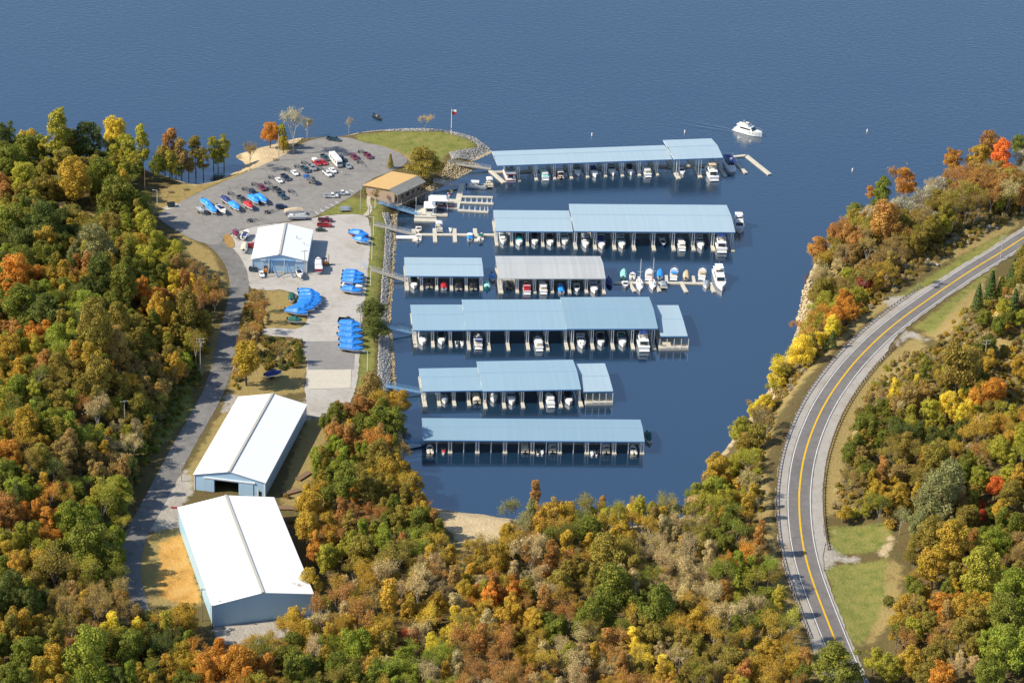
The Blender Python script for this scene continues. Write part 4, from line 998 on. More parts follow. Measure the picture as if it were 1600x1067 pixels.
def pontoon(top='white', L=7.2, rail='white', cover=None):
    def b(part):
        for s in (-1, 1):
            part('pontoon', MB().tube((-L / 2, s * .95, .12), (L / 2 - .7, s * .95, .12), .33, n=10).tube((L / 2 - .7, s * .95, .12), (L / 2, s * .95, .3), .33, .05, n=10), M['galv'])
        part('deck', MB().box(-L / 2, L / 2 - .1, -1.27, 1.27, .48, .6), M['deck'])
        part('side_panel', MB().box(-L / 2 + .7, L / 2 - .7, -1.24, -1.18, .62, 1.3).box(-L / 2 + .7, L / 2 - .7, 1.18, 1.24, .62, 1.3).box(L / 2 - .76, L / 2 - .7, -1.17, 1.17, .62, 1.3), M[rail])
        part('seat', MB().box(-L / 2 + .9, -L / 2 + 2.2, -1.1, 1.1, .62, 1.1), M['cream']); [part('seat', MB().box(L / 2 - 2.6, L / 2 - 1, y0, y0 + .6, .62, 1.1), M['cream']) for y0 in (-1.1, .5)]
        part('console', MB().box(-.3, .3, .3, .95, .62, 1.6), M['gel'])
        if cover: part('boat_cover', MB().loft([[(x, -1.26, 1.2), (x, -.6, 1.2 + r), (x, .6, 1.2 + r), (x, 1.26, 1.2)] for x, r in ((-L / 2 + .6, .3), (-1, .75), (1.4, .7), (L / 2 - .6, .2))]), M[cover])
        else:
            part('canopy', MB().loft([[(x, -1.25, 2.55), (x, -.6, 2.75), (x, .6, 2.75), (x, 1.25, 2.55), (x, .6, 2.68), (x, -.6, 2.68)] for x in (-2.6, -1.2, .6)]), M[top])
            p = MB()
            for x in (-2.4, .4):
                for s in (-1, 1): p.tube((x, s * 1.2, 1.2), (x, s * 1.2, 2.55), .03, n=4)
            part('canopy_frame', p, M['rail'])
        e = part('outboard', MB().frustum((-L / 2 - .75, -L / 2 - .1, -.25, .25), (-L / 2 - .65, -L / 2 - .15, -.2, .2), .7, 1.5), M['black']); part('engine_leg', MB().box(-L / 2 - .5, -L / 2 - .2, -.1, .1, -.5, .7), M['darkgrey'], e)
    return b
def houseboat(trim='redcov', L=13.0, roofm='white', B=4.2):
    def b(part):
        part('hull', MB().loft([[(x, -h, .95), (x, -h * .95, -.2), (x, h * .95, -.2), (x, h, .95)] for x, h in ((-L / 2, B / 2), (L / 2 - 2.2, B / 2), (L / 2 - .6, B / 2 * .8), (L / 2, B / 2 * .5))]), M['gel'])
        part('hull_stripe', MB().box(-L / 2 + .05, L / 2 - 2.3, -B / 2 - .03, -B / 2 - .005, .45, .8).box(-L / 2 + .05, L / 2 - 2.3, B / 2 + .005, B / 2 + .03, .45, .8).box(-L / 2 - .03, -L / 2 - .005, -B / 2 + .1, B / 2 - .1, .35, .8), M[trim])
        c = part('cabin', MB().box(-L / 2 + 1.6, L / 2 - 3, -B / 2 + .35, B / 2 - .35, .95, 3.1), M['white'])
        for s in (-1, 1):
            for k in range(5):
                x = -L / 2 + 2.4 + k * (L - 5.6) / 5; yy = s * (B / 2 - .35); part('window', MB().box(x, x + 1.2, min(yy, yy + s * .05), max(yy, yy + s * .05), 1.7, 2.6), M['glass'], c)
        part('door_glass', MB().box(-L / 2 + 1.54, -L / 2 + 1.595, -1.0, 1.0, 1.0, 2.7), M['glass'], c); part('windshield', MB().box(L / 2 - 2.995, L / 2 - 2.94, -1.3, 1.3, 1.7, 2.7), M['glass'], c)
        r = part('roof', MB().box(-L / 2 + .3, L / 2 - 1.8, -B / 2 - .05, B / 2 + .05, 3.12, 3.3), M[roofm]); part('roof_edge', MB().box(-L / 2 + .24, -L / 2 + .29, -B / 2, B / 2, 2.95, 3.32), M[trim], r)
        rl = MB()
        for y in (-B / 2, B / 2):
            rl.tube((-L / 2 + .4, y, 4.2), (L / 2 - 2, y, 4.2), .035, n=4)
            for k in range(7): x = -L / 2 + .4 + k * (L - 2.4) / 6; rl.tube((x, y, 3.3), (x, y, 4.2), .03, n=4)
        rl.tube((-L / 2 + .4, -B / 2, 4.2), (-L / 2 + .4, B / 2, 4.2), .035, n=4)
        part('roof_rail', rl, M['rail'])
        part('stern_rail', MB().box(-L / 2 + .05, -L / 2 + .1, -B / 2 + .1, B / 2 - .1, 1.7, 1.8).box(-L / 2 + .05, -L / 2 + .1, -B / 2 + .1, -B / 2 + .2, .96, 1.7).box(-L / 2 + .05, -L / 2 + .1, B / 2 - .2, B / 2 - .1, .96, 1.7), M['rail'])
        part('helm', MB().box(L / 2 - 4.5, L / 2 - 3.9, -.5, .5, 3.32, 4.3), M['gel'])
        for s in (-1, 1): part('roof_post', MB().tube((-L / 2 + .5, s * (B / 2 - .2), .95), (-L / 2 + .5, s * (B / 2 - .2), 3.1), .05, n=5), M['rail'])
    return b
def yacht(L=13.5, top=True, fly='white', canvas=None):
    def b(part):
        hull(part, L, 4.3, 1.7, M['gel'], bow=.45, draft=.5)
        c = part('cabin', MB().frustum((-.36 * L, .22 * L, -1.75, 1.75), (-.34 * L, .12 * L, -1.5, 1.5), 1.65, 3.3), M['gel'])
        for s in (-1, 1):
            part('side_window', MB().add([(x, s * (y + .02), z) for x, y, z in ((-.28 * L, 1.68, 2.1), (.13 * L, 1.68, 2.1), (.10 * L, 1.57, 2.8), (-.28 * L, 1.57, 2.8))], [(0, 1, 2, 3)] if s < 0 else [(3, 2, 1, 0)]), M['glass'], c)
        part('windshield', MB().add([(.205 * L, -1.45, 2.0), (.205 * L, 1.45, 2.0), (.145 * L, 1.35, 3.1), (.145 * L, -1.35, 3.1)], [(0, 1, 2, 3)]), M['glass'], c)
        part('stern_door', MB().box(-.36 * L - .06, -.36 * L - .01, -1.3, 1.3, 1.7, 3.0), M['glass'], c)
        f = part('flybridge', MB().frustum((-.42 * L, .08 * L, -1.7, 1.7), (-.42 * L, .02 * L, -1.6, 1.6), 3.32, 3.5), M['gel'])
        part('flybridge_coaming', MB().box(-.20 * L, .02 * L, -1.55, -1.4, 3.5, 4.2).box(-.20 * L, .02 * L, 1.4, 1.55, 3.5, 4.2).frustum((-.02 * L, .05 * L, -1.38, 1.38), (-.02 * L, .0 * L, -1.3, 1.3), 3.5, 4.3), M['gel'], f)
        part('flybridge_screen', MB().frustum((-.015 * L, .01 * L, -1.3, 1.3), (-.015 * L, -.005 * L, -1.2, 1.2), 4.3, 4.7), M['glass'], f)
        part('flybridge_seat', MB().box(-.16 * L, -.11 * L, -1.2, 1.2, 3.5, 4.1), M['cream'], f)
        if top:
            part('hard_top', MB().frustum((-.28 * L, -.03 * L, -1.5, 1.5), (-.26 * L, -.06 * L, -1.3, 1.3), 5.5, 5.68), M[canvas or 'gel']); p = MB()
            for x in (-.26 * L, -.06 * L):
                for s in (-1, 1): p.tube((x, s * 1.4, 3.5), (x, s * 1.35, 5.5), .05, n=4)
            p.tube((-.2 * L, 0, 5.65), (-.2 * L, 0, 7.2), .04, n=4)
            part('top_frame', p, M['rail'])
        else: part('mast', MB().tube((-.2 * L, 0, 3.5), (-.22 * L, 0, 5.4), .07, n=5).tube((-.215 * L, -.8, 4.9), (-.215 * L, .8, 4.9), .04, n=4), M['trimwhite'])
        r = MB()
        for s in (-1, 1):
            pts = [(.0 * L, s * 2.05, 2.7), (.25 * L, s * 1.75, 2.85), (.42 * L, s * .8, 3.05), (.5 * L, 0, 3.1)]
            for a, c_ in zip(pts, pts[1:]): r.tube(a, c_, .03, n=4)
            for a in pts: r.tube(a, (a[0], a[1], a[2] - .85), .025, n=4)
        part('bow_rail', r, M['rail'])
        for s in (-1, 1):
            for x in (.1 * L, .22 * L): part('port_light', MB().cbox((x, s * (2.0 - .6 * max(0, x / L - .12) * 4), 1.25), (.5, .15, .3)), M['glass'])
        part('swim_platform', MB().box(-.5 * L - .9, -.5 * L, -1.8, 1.8, .3, .45), M['gel'])
    return b
def sailboat(L=8.5, cov='navy'):
    def b(part):
        hull(part, L, 2.6, 1.0, M['gel'], bow=.3, transom=.7)
        part('cabin', MB().frustum((-.1 * L, .25 * L, -.8, .8), (-.08 * L, .2 * L, -.6, .6), 1.0, 1.5), M['gel'])
        part('cabin_window', MB().box(-.02 * L, .15 * L, -.78, -.74, 1.15, 1.35).box(-.02 * L, .15 * L, .74, .78, 1.15, 1.35), M['glass'])
        part('cockpit', MB().box(-.38 * L, -.12 * L, -.65, .65, .98, 1.02), M['deck'])
        m = part('mast', MB().tube((.12 * L, 0, 1.2), (.12 * L, 0, 11.8), .11, .07, n=6), M['trimwhite']); part('spreader', MB().tube((.12 * L, -1.1, 6.6), (.12 * L, 1.1, 6.6), .05, n=4), M['trimwhite'], m)
        part('boom', MB().tube((.12 * L, 0, 2.3), (-.35 * L, 0, 2.2), .08, n=5), M['trimwhite']); part('sail_cover', MB().tube((.10 * L, 0, 2.5), (-.33 * L, 0, 2.35), .2, .12, n=6), M[cov])
        s = MB()
        for e in ((.5 * L, 0, 1.25), (-.48 * L, 0, 1.0), (.1 * L, 1.25, 1.0), (.1 * L, -1.25, 1.0)): s.tube(e, (.12 * L, 0, 11.6), .018, n=3)
        part('stay', s, M['rail'])
    return b
def jetski(col='redcov'):
    def b(part):
        part('hull', MB().loft([[(x, -h, .5), (x, -h * .8, 0), (x, h * .8, 0), (x, h, .5)] for x, h in ((-1.5, .55), (0, .6), (.9, .45), (1.6, .08))]), M['gel'])
        part('cowl', MB().frustum((-.1, 1.3, -.45, .45), (.1, .5, -.25, .25), .5, 1.0), M[col]); part('seat', MB().frustum((-1.3, .1, -.28, .28), (-1.2, .0, -.18, .18), .5, .85), M['black']); part('handlebar', MB().tube((.1, -.4, 1.1), (.1, .4, 1.1), .04, n=4), M['black'])
    return b
def trailer_parts(part, L, z=0.0):
    part('trailer_frame', MB().box(-L * .45, L * .3, -.75, -.65, .45, .55).box(-L * .45, L * .3, .65, .75, .45, .55).box(-L * .45, -L * .42, -.65, .65, .45, .55).tube((L * .3, -.7, .5), (L * .62, 0, .5), .06, n=4).tube((L * .3, .7, .5), (L * .62, 0, .5), .06, n=4), M['galv'])
    for s in (-1, 1):
        for x in (-L * .2, -L * .2 + .8):
            part('wheel', MB().tube((x, s * .85 - .1, .33), (x, s * .85 + .1, .33), .33, n=10), M['tyre'])
    part('fender', MB().box(-L * .2 - .5, -L * .2 + 1.3, -1.0, -.72, .7, .76).box(-L * .2 - .5, -L * .2 + 1.3, .72, 1.0, .7, .76), M['darkgrey'])
def trailered(cov='bluecov', hullm='gel', L=7.2, B=2.4, hi=.75, show=.0):
    """boat on a road trailer under a fitted tarpaulin"""
    def b(part):
        trailer_parts(part, L)
        h = MB(); rs = [[(x, y, z + .95) for x, y, z in r] for r in hull_mb(L, B, .95, bow=.35)]; h.loft(rs, close=False, caps=False).add(rs[0], [(0, 1, 2, 3, 4)]); part('hull', h, M[hullm])
        if cov:
            part('boat_cover', MB().loft([[(x, -w_ * 1.03, 1.62), (x, -w_, 1.92 + t), (x, -w_ * .45, 1.95 + t + r), (x, w_ * .45, 1.95 + t + r), (x, w_, 1.92 + t), (x, w_ * 1.03, 1.62)] for x, w_, t, r in
                 ((-.5 * L, B * .46, 0, .1), (-.42 * L, B * .5, 0, hi * .55), (-.1 * L, B * .5, .0, hi), (.08 * L, B * .5, .05, hi * 1.1), (.2 * L, B * .47, .08, hi * .5), (.38 * L, B * .3, .18, hi * .2), (.5 * L, B * .06, .28, .04))]), M[cov])
        else:
            part('deck', MB().loft([[(x, -w_, 1.93 + t), (x, w_, 1.93 + t)] for x, w_, t in ((-.5 * L, B * .45, 0), (.1 * L, B * .5, .03), (.38 * L, B * .3, .2), (.5 * L, .02, .3))], close=False, caps=False), M['gel'])
            part('windshield', MB().frustum((.0, .14 * L, -.9, .9), (0, .06 * L, -.75, .75), 1.95, 2.5), M['glass']); part('cockpit', MB().box(-.42 * L, -.02 * L, -.85, .85, 1.9, 1.97), M['navy'])
        part('outboard', MB().frustum((-.5 * L - .6, -.5 * L - .05, -.22, .22), (-.5 * L - .55, -.5 * L - .1, -.18, .18), 1.5, 2.3), M['black'])
    return b
def big_cruiser_trailer(part):
    trailer_parts(part, 10)
    h = MB(); rs = [[(x, y, z + 1.1) for x, y, z in r] for r in hull_mb(9.5, 3, 1.4, bow=.4)]; h.loft(rs, close=False, caps=False).add(rs[0], [(0, 1, 2, 3, 4)]); part('hull', h, M['gel'])
    part('deck', MB().loft([[(x, -w_, 2.48 + t), (x, w_, 2.48 + t)] for x, w_, t in ((-4.75, 1.4, 0), (1, 1.5, .03), (3.6, .9, .3), (4.75, .02, .4))], close=False, caps=False), M['gel'])
    part('cabin', MB().frustum((-2.6, 2.4, -1.2, 1.2), (-2.2, 1.2, -1, 1), 2.5, 3.6), M['white']); part('windshield', MB().frustum((1.2, 2.0, -1.05, 1.05), (.9, 1.3, -.9, .9), 3.0, 3.72), M['glass']); part('stern_panel', MB().box(-4.82, -4.76, -1.3, 1.3, 1.4, 2.3), M['redcov'])
def pontoon_trailer(top):
    def b(part):
        trailer_parts(part, 7.5); L = 7.5
        for s in (-1, 1): part('pontoon', MB().tube((-L / 2, s * .95, .95), (L / 2 - .6, s * .95, .95), .33, n=8), M['galv'])
        part('deck', MB().box(-L / 2, L / 2 - .1, -1.27, 1.27, 1.3, 1.42), M['deck']); part('side_panel', MB().box(-L / 2 + .5, L / 2 - .5, -1.24, -1.18, 1.44, 2.15).box(-L / 2 + .5, L / 2 - .5, 1.18, 1.24, 1.44, 2.15), M['gel'])
        if top: part('boat_cover', MB().loft([[(x, -1.3, 1.75), (x, -.6, 2.2 + r), (x, .6, 2.2 + r), (x, 1.3, 1.75)] for x, r in ((-L / 2 + .2, .1), (-1.5, .5), (1.2, .55), (L / 2 - .3, .1))]), M[top])
        else: [part('seat', MB().box(a, b_, c, d, 1.44, 1.95), M['porc']) for a, b_, c, d in ((-3, -1.6, -1.1, 1.1), (1, 2.8, -1.1, -.5), (1, 2.8, .5, 1.1))]
    return b

def slip_boat(D, key, build, tip, bow_out, L, label, name='motor_boat', cat='boat', sc=1.0, dz=0.0):
    t = UP(tip[0], tip[1], .5); t.z = 0
    c = t + D.V * (L * sc / 2)
    rz = D.rz + (-math.pi / 2 if bow_out else math.pi / 2)
    c.z = dz
    o = spawn(key, build, name, c, rz + rng.uniform(-.02, .02), sc)
    tag(o, label, cat, 'boats moored in the covered docks'); return o
cr_g = lambda **k: cruiser(**k)
DN = {'d1': 'the farthest dock', 'd2': 'the second covered dock', 'd3a': 'the small third-row dock', 'd3b': 'the grey roofed dock', 'd4': 'the widest dock', 'd5': 'the three-roofed dock', 'd6': 'the nearest dock'}
# (dock, tip px, bow towards viewer, type, words)
SLIPS = [
 ('d1', (799, 283), 0, 'house_red', 'white houseboat with red trim in the slip nearest shore at'), ('d1', (853, 280), 0, 'cr_mint', 'white cruiser with mint green stern in'), ('d1', (877, 279), 0, 'pon_red', 'open deck boat with red side and white seats in'),
 ('d1', (905, 275), 1, 'cr_grey', 'grey canvas cruiser just right of the red sided boat in'), ('d1', (931, 276.5), 1, 'cr_navy', 'white bow cruiser in the fifth occupied slip of'), ('d1', (959, 274), 1, 'cr_grey', 'white bow cruiser in the sixth occupied slip of'),
 ('d1', (987, 273), 1, 'cr_black', 'white bow cruiser left of the cabin boat in'), ('d1', (1013, 275), 0, 'cabin', 'white cabin boat stern out under the low roof of'), ('d1', (1068, 272), 1, 'run', 'small white bow under the raised roof of'), ('d1', (1116, 281), 0, 'yacht_tan', 'big tan cruiser with open red cockpit in'),
 ('d2', (787, 381), 1, 'cr_ports', 'white bow with two dark port lights in the first slip of'), ('d2', (812, 383.6), 1, 'cr_teal', 'white boat with teal foredeck cover in'), ('d2', (836.3, 382), 1, 'cr_black', 'white bow boat in the third slip from shore of'), ('d2', (860.4, 383.6), 1, 'cr_black', 'white bow boat in the fourth slip from shore of'),
 ('d2', (883.5, 382), 1, 'cr_grey', 'grey topped cruiser in the fifth slip from shore of'), ('d2', (916, 387), 1, 'cr_grey9', 'grey topped cruiser in the first slip under the high roof of'), ('d2', (941, 388.5), 1, 'cr_navy9', 'white bow cruiser with navy cockpit cover in'), ('d2', (972.5, 388), 1, 'cr_grey9', 'grey topped cruiser in the third slip under the high roof of'),
 ('d2', (1037, 385), 1, 'run_dark', 'dark blue hulled boat in'), ('d2', (1066, 390), 0, 'cabin', 'white stern out cabin cruiser next to the dark hull in'), ('d2', (1096, 389), 1, 'cr_grey9', 'grey topped cruiser between two stern out boats in'), ('d2', (1128.5, 393), 0, 'yacht_navy', 'white cruiser with navy canvas in the last slip of'),
 ('d3a', (647, 450.7), 1, 'cr_black', 'white bow cruiser in the first slip of'), ('d3a', (671, 450), 0, 'pon_dark', 'dark covered pontoon boat in the second slip of'), ('d3a', (694, 452), 0, 'run_red', 'white runabout with red cover in'), ('d3a', (717, 453), 0, 'pon_dark', 'dark covered pontoon boat in the fourth slip of'), ('d3a', (740, 453), 0, 'pon_dark', 'dark covered pontoon boat in the last slip of'),
 ('d3b', (795, 452), 0, 'run_black', 'black covered boat in the first slip of'), ('d3b', (823.8, 458), 0, 'cr_redst', 'white boat with red stern panel in'), ('d3b', (849.4, 457.5), 0, 'cabin', 'white cabin boat stern out in'), ('d3b', (877.5, 458), 0, 'run_blue', 'bright blue covered boat in'), ('d3b', (902.5, 455), 1, 'run', 'white bow runabout in the fifth slip of'), ('d3b', (929.4, 458), 1, 'cr_grey', 'white bow cruiser in the last slip of'),
 ('d4', (660.6, 539), 1, 'cr_grey', 'grey topped cruiser in the first slip of'), ('d4', (690.4, 537.6), 1, 'cr_black', 'white bow boat with black cover in the second slip of'), ('d4', (748, 543), 0, 'cabin_nav', 'white cabin boat with red life ring in'), ('d4', (842.7, 546), 0, 'cabin', 'boxy white stern out boat in the middle of'), ('d4', (910, 544), 1, 'cr_ports', 'white cruiser with two port lights in'),
 ('d4', (940, 540), 1, 'cr_black', 'white bow boat with black cover right of the port light cruiser in'), ('d4', (973.7, 541), 1, 'cr_green', 'white bow boat with dark green top in'), ('d4', (1006.7, 547), 0, 'yacht_navy', 'white cruiser stern out in the last slip of'),
 ('d5', (695.6, 630), 1, 'run_black1', 'white bow boat with dark cover in the second slip of'), ('d5', (745.5, 630), 0, 'pon_tan', 'tan pontoon boat in'), ('d5', (772, 628), 1, 'cr_grey', 'grey topped cruiser in the first slip under the middle roof of'), ('d5', (800.5, 632), 1, 'cr_grey', 'grey topped cruiser in the second slip under the middle roof of'), ('d5', (861, 634), 0, 'cr_whitecov', 'white covered boat in'), ('d5', (890, 632), 1, 'cr_black', 'white bow boat beside the sun deck of'),
 ('d6', (672, 710), 0, 'run_tan', 'tan boat with black outboard in the first slip of'), ('d6', (820.5, 707), 0, 'pon_tan', 'beige covered pontoon boat in the middle of'), ('d6', (863.5, 707), 0, 'pon_white', 'white topped pontoon boat right of the beige one in'), ('d6', (946.8, 708), 0, 'pon_white', 'boxy white topped pontoon boat near the lake end of'), ('d6', (990.8, 711), 0, 'run_tan', 'tan boat with black outboard in the last slip of')]
BT = {'house_red': (houseboat('redcov', 11.5, 'grey_canvas', 3.9), 11.5, 'houseboat'), 'cr_mint': (cruiser('white', 'mint', 9.5), 9.5, 'motor_cruiser'), 'pon_red': (pontoon('white', 7.5, 'redcov'), 7.5, 'deck_boat'), 'cr_grey': (cruiser('grey_canvas', None, 8.5, False), 8.5, 'motor_cruiser'),
 'cr_navy': (cruiser('navy', None, 8.5, False), 8.5, 'motor_cruiser'), 'cr_black': (cruiser('black', 'black', 8.0, False), 8.0, 'motor_cruiser'), 'cabin': (cruiser('white', None, 9.0, False), 9.0, 'cabin_cruiser'), 'run': (runabout(), 6.2, 'runabout'), 'yacht_tan': (yacht(13, canvas='tan_canvas'), 13, 'motor_yacht'),
 'cr_ports': (cruiser('grey_canvas', None, 9, True), 9, 'motor_cruiser'), 'cr_teal': (cruiser('black', 'teal', 8.5, False), 8.5, 'motor_cruiser'), 'cr_grey9': (cruiser('grey_canvas', None, 10, False), 10, 'motor_cruiser'), 'cr_navy9': (cruiser('navy', 'navy', 10, False), 10, 'motor_cruiser'), 'run_dark': (runabout('darkblue', None, 7), 7, 'runabout'),
 'yacht_navy': (yacht(11.5, canvas='navy'), 11.5, 'motor_yacht'), 'pon_dark': (pontoon('black', 7, 'darkgrey', 'black'), 7, 'pontoon_boat'), 'run_red': (runabout('gel', 'redcov', 6.2), 6.2, 'runabout'), 'run_black': (runabout('black', 'black', 6.5), 6.5, 'runabout'), 'cr_redst': (cruiser('redcov', 'redcov', 8.2, False), 8.2, 'motor_cruiser'),
 'run_blue': (runabout('gel', 'bluecov2', 7.5), 7.5, 'runabout'), 'cabin_nav': (cruiser('navy', None, 9.2, False), 9.2, 'cabin_cruiser'), 'cr_green': (cruiser('greencov', None, 8.5, False), 8.5, 'motor_cruiser'), 'run_black1': (runabout('gel', 'grey_canvas', 6.2), 6.2, 'runabout'), 'pon_tan': (pontoon('cream', 7, 'cream', 'cream'), 7, 'pontoon_boat'),
 'cr_whitecov': (cruiser('white', 'white', 8.5, False), 8.5, 'motor_cruiser'), 'run_tan': (runabout('cream', None, 6.2), 6.2, 'runabout'), 'pon_white': (pontoon('white', 7, 'white'), 7, 'pontoon_boat')}
for dk, tip, bow, ty, words in SLIPS:
    b_, L_, nm = BT[ty]
    slip_boat(DOCKS[dk], ty, b_, tip, bow, L_, words + ' ' + DN[dk], nm)
# life ring of the cabin boat is part of the boat
lr = [o for o in bpy.data.objects if o.get('label', '').startswith('white cabin boat with red life ring')][0]
obj('life_ring', MB().loft([[(-4.75 + dx, math.cos(t) * r_, 1.5 + math.sin(t) * r_) for dx, r_ in ((0, .35), (.1, .45), (0, .55), (-.1, .45))] for t in [2 * math.pi * k / 12 for k in range(13)]], caps=False), M['orange'], lr)
def at_px(key, build, px, py, dx, dy, name, label, cat, group=None, sc=1.0, z=0.0):
    p = UP(px, py, z); q = UP(px + dx, py + dy, z); a = math.atan2(q.y - p.y, q.x - p.x)
    o = spawn(key, build, name, p, a, sc); tag(o, label, cat, group); return o
G1 = 'boats at the open piers'
at_px('house_blue', houseboat('bluetrim', 10.5, 'navy', 3.8), 1140, 261, 8, 14, 'houseboat', 'white houseboat with blue roof deck at the lake end of the farthest dock', 'houseboat', G1)
at_px('yacht_end', yacht(10.5), 1154, 357, 5, 20, 'motor_yacht', 'white cruiser moored alongside the lake end of the second covered dock', 'boat', G1)
at_px('run_teal', runabout('teal', 'mint', 5.6), 761, 447, 0, -10, 'runabout', 'teal runabout outside the small third-row dock', 'boat', G1)
at_px('run_bluew', runabout('gel', 'bluecov2', 5.2), 769, 436, 2, 10, 'runabout', 'small blue covered boat at the shore end of the grey roofed dock', 'boat', G1)
at_px('run_navyc', runabout('navy', 'navy', 6.4), 952, 444, 2, 10, 'runabout', 'navy covered boat at the lake end of the grey roofed dock', 'boat', G1)
at_px('run_green', runabout('gel', 'greencov', 6.5, top='greencov'), 1013, 687, 4, 14, 'runabout', 'boat with green canopy at the lake end of the nearest dock', 'boat', G1)
for i, (ty, px, py, dy, lb) in enumerate([
  ('mintb', 974, 430, -10, 'mint green covered boat, leftmost on the far side of the sailboat pier'), ('small1', 988, 434, -10, 'small open white boat beside the mint green one'), ('cab1', 1014, 431.5, -10, 'white boat with dark windshield between the two sailboat masts'),
  ('bluec', 1031, 430, -10, 'boat under a white and bright blue cover on the sailboat pier'), ('bluetop', 1053, 430.5, -10, 'white cabin boat with bright blue canvas top'), ('tanb', 1072, 432, -10, 'tan covered boat beside the blue topped cabin boat'), ('whitetan', 1097, 430.5, -10, 'white boat with tan deck next to the big white yacht'),
  ('small2', 977, 447, 10, 'small grey boat on the near side below the mint green boat'), ('cat1', 1037, 448, 10, 'small twin hulled boat right of the red covered sailboat'), ('small3', 1103, 447, 10, 'small boat with dark engine left of the big white yacht')]):
    bb = {'mintb': runabout('mint', 'mint', 7.0), 'small1': runabout('gel', None, 5.5), 'cab1': cruiser('white', None, 7.2, False), 'bluec': runabout('gel', 'bluecov2', 7.0), 'bluetop': cruiser('bluecov2', None, 7.8, False), 'tanb': runabout('cream', 'tan_canvas', 6.8), 'whitetan': cruiser('tan_canvas', None, 7.2, False),
          'small2': runabout('silver', None, 5.0), 'cat1': pontoon('white', 5.0, 'white', 'grey_canvas'), 'small3': runabout('gel', 'grey_canvas', 5.6)}[ty]
    at_px('op_' + ty, bb, px, py, 1, dy, 'motor_boat', lb, 'boat', G1)
at_px('sail1', sailboat(9, 'white'), 999, 448, 1.5, 10, 'sailboat', 'white sailboat with the taller mast at the open pier', 'sailboat', G1)
at_px('sail2', sailboat(8, 'redcov'), 1019, 447, 1.5, 10, 'sailboat', 'white sailboat with red sail cover and shorter mast', 'sailboat', G1)
at_px('bigyacht', yacht(16), 1124, 441, 3, 10, 'motor_yacht', 'big white flybridge yacht at the end of the open pier', 'yacht', G1)
at_px('yacht_move', yacht(12.5, False), 1170, 209, 16, 4.5, 'motor_yacht', 'white yacht under way on the open lake', 'yacht')
for i, (ty, px, py, dx, dy, lb) in enumerate([
  ('pw', 746, 293, 10, .5, 'white canopied pontoon boat beside the wide floating pier'), ('pw2', 765, 290, 2, 10, 'white canopied boat on a float at the outer corner of the fuel piers'), ('float', 634, 372.5, 10, 0, 'low white raft beside the end of the grey gangway'), ('pw3', 654, 374, 1, -10, 'boat with black outboard at the first cross finger'),
  ('small4', 654, 361, 1, 10, 'small beige boat behind the first cross finger'), ('bw', 686, 359, 1, 10, 'white boat with blue seats behind the pier with cross fingers'), ('bw2', 734.5, 372, 1, -10, 'white boat with bright blue cockpit at the pier with cross fingers'), ('gc', 751.5, 373, 1, -10, 'boat with dark green canopy next to the second covered dock'), ('wc', 697, 324, 10, 1, 'white canopied boat behind the fuel dock')]):
    bb = {'pw': pontoon('white', 8.0, 'porc'), 'pw2': pontoon('white', 6.0, 'cream'), 'float': None, 'pw3': runabout('gel', None, 6), 'small4': runabout('cream', None, 4.5), 'bw': pontoon('white', 6.5, 'porc'), 'bw2': runabout('gel', 'bluecov2', 6, top='white'), 'gc': runabout('gel', None, 6, top='greencov'), 'wc': pontoon('white', 7, 'maroon')}[ty]
    if ty == 'float':
        def bb(part): part('raft_deck', MB().box(-3.6, 3.6, -1.2, 1.2, .25, .6), M['white']); part('raft_float', MB().box(-3.5, 3.5, -1.1, -.5, -.2, .25).box(-3.5, 3.5, .5, 1.1, -.2, .25), M['float'])
        at_px('op_float', bb, px, py, dx, dy, 'raft', lb, 'raft', G1); continue
    at_px('op_' + ty, bb, px, py, dx, dy, 'motor_boat', lb, 'boat', G1)
for px, py, c, lb in [(693, 706, 'redcov', 'red jet ski beside the tan boat in the nearest dock'), (840.5, 707, 'black', 'jet ski with white hull left of a pair in the nearest dock'), (847, 707, 'porc', 'jet ski right of a pair in the nearest dock'), (925, 709, 'porc', 'left jet ski of the pair near the lake end of the nearest dock'), (932, 709, 'black', 'right jet ski of the pair near the lake end of the nearest dock'),
   (704, 360, 'porc', 'jet ski behind the pier with cross fingers'), (714, 538, 'darkgrey', 'left jet ski in the third slip of the widest dock'), (722, 538, 'porc', 'right jet ski in the third slip of the widest dock'), (705, 300, 'yellow', 'yellow jet ski beside the wide floating pier'), (702, 304.5, 'maroon', 'maroon jet ski beside the wide floating pier')]:
    at_px('jet_' + c, jetski(c), px, py, 1, 10, 'jet_ski', lb, 'jet ski', 'jet skis at the docks', 1.1, .05)
# buoys
def buoy(part):
    part('float', MB().loft([[(r * math.cos(t), r * math.sin(t), z) for t in [k * math.pi / 5 for k in range(10)]] for r, z in ((.35, -.3), (.4, 0), (.4, 1.2), (.3, 1.5), (.1, 1.6))]), M['white']); part('band', MB().tube((0, 0, .85), (0, 0, 1.05), .42, n=10), M['orange'])
for px, py, lb in [(925, 212, 'white buoy behind the farthest dock'), (1070, 207.5, 'white buoy left of the moving yacht'), (1332, 267, 'white buoy in the cove mouth near the right bank'), (1355, 206, 'white buoy on the lake right of the moving yacht'), (1551, 212, 'white buoy above the trees at upper right')]:
    tag(spawn('buoy', buoy, 'buoy', UP(px, py, 0), 0, .72), lb, 'buoy', 'marker buoys on the lake')
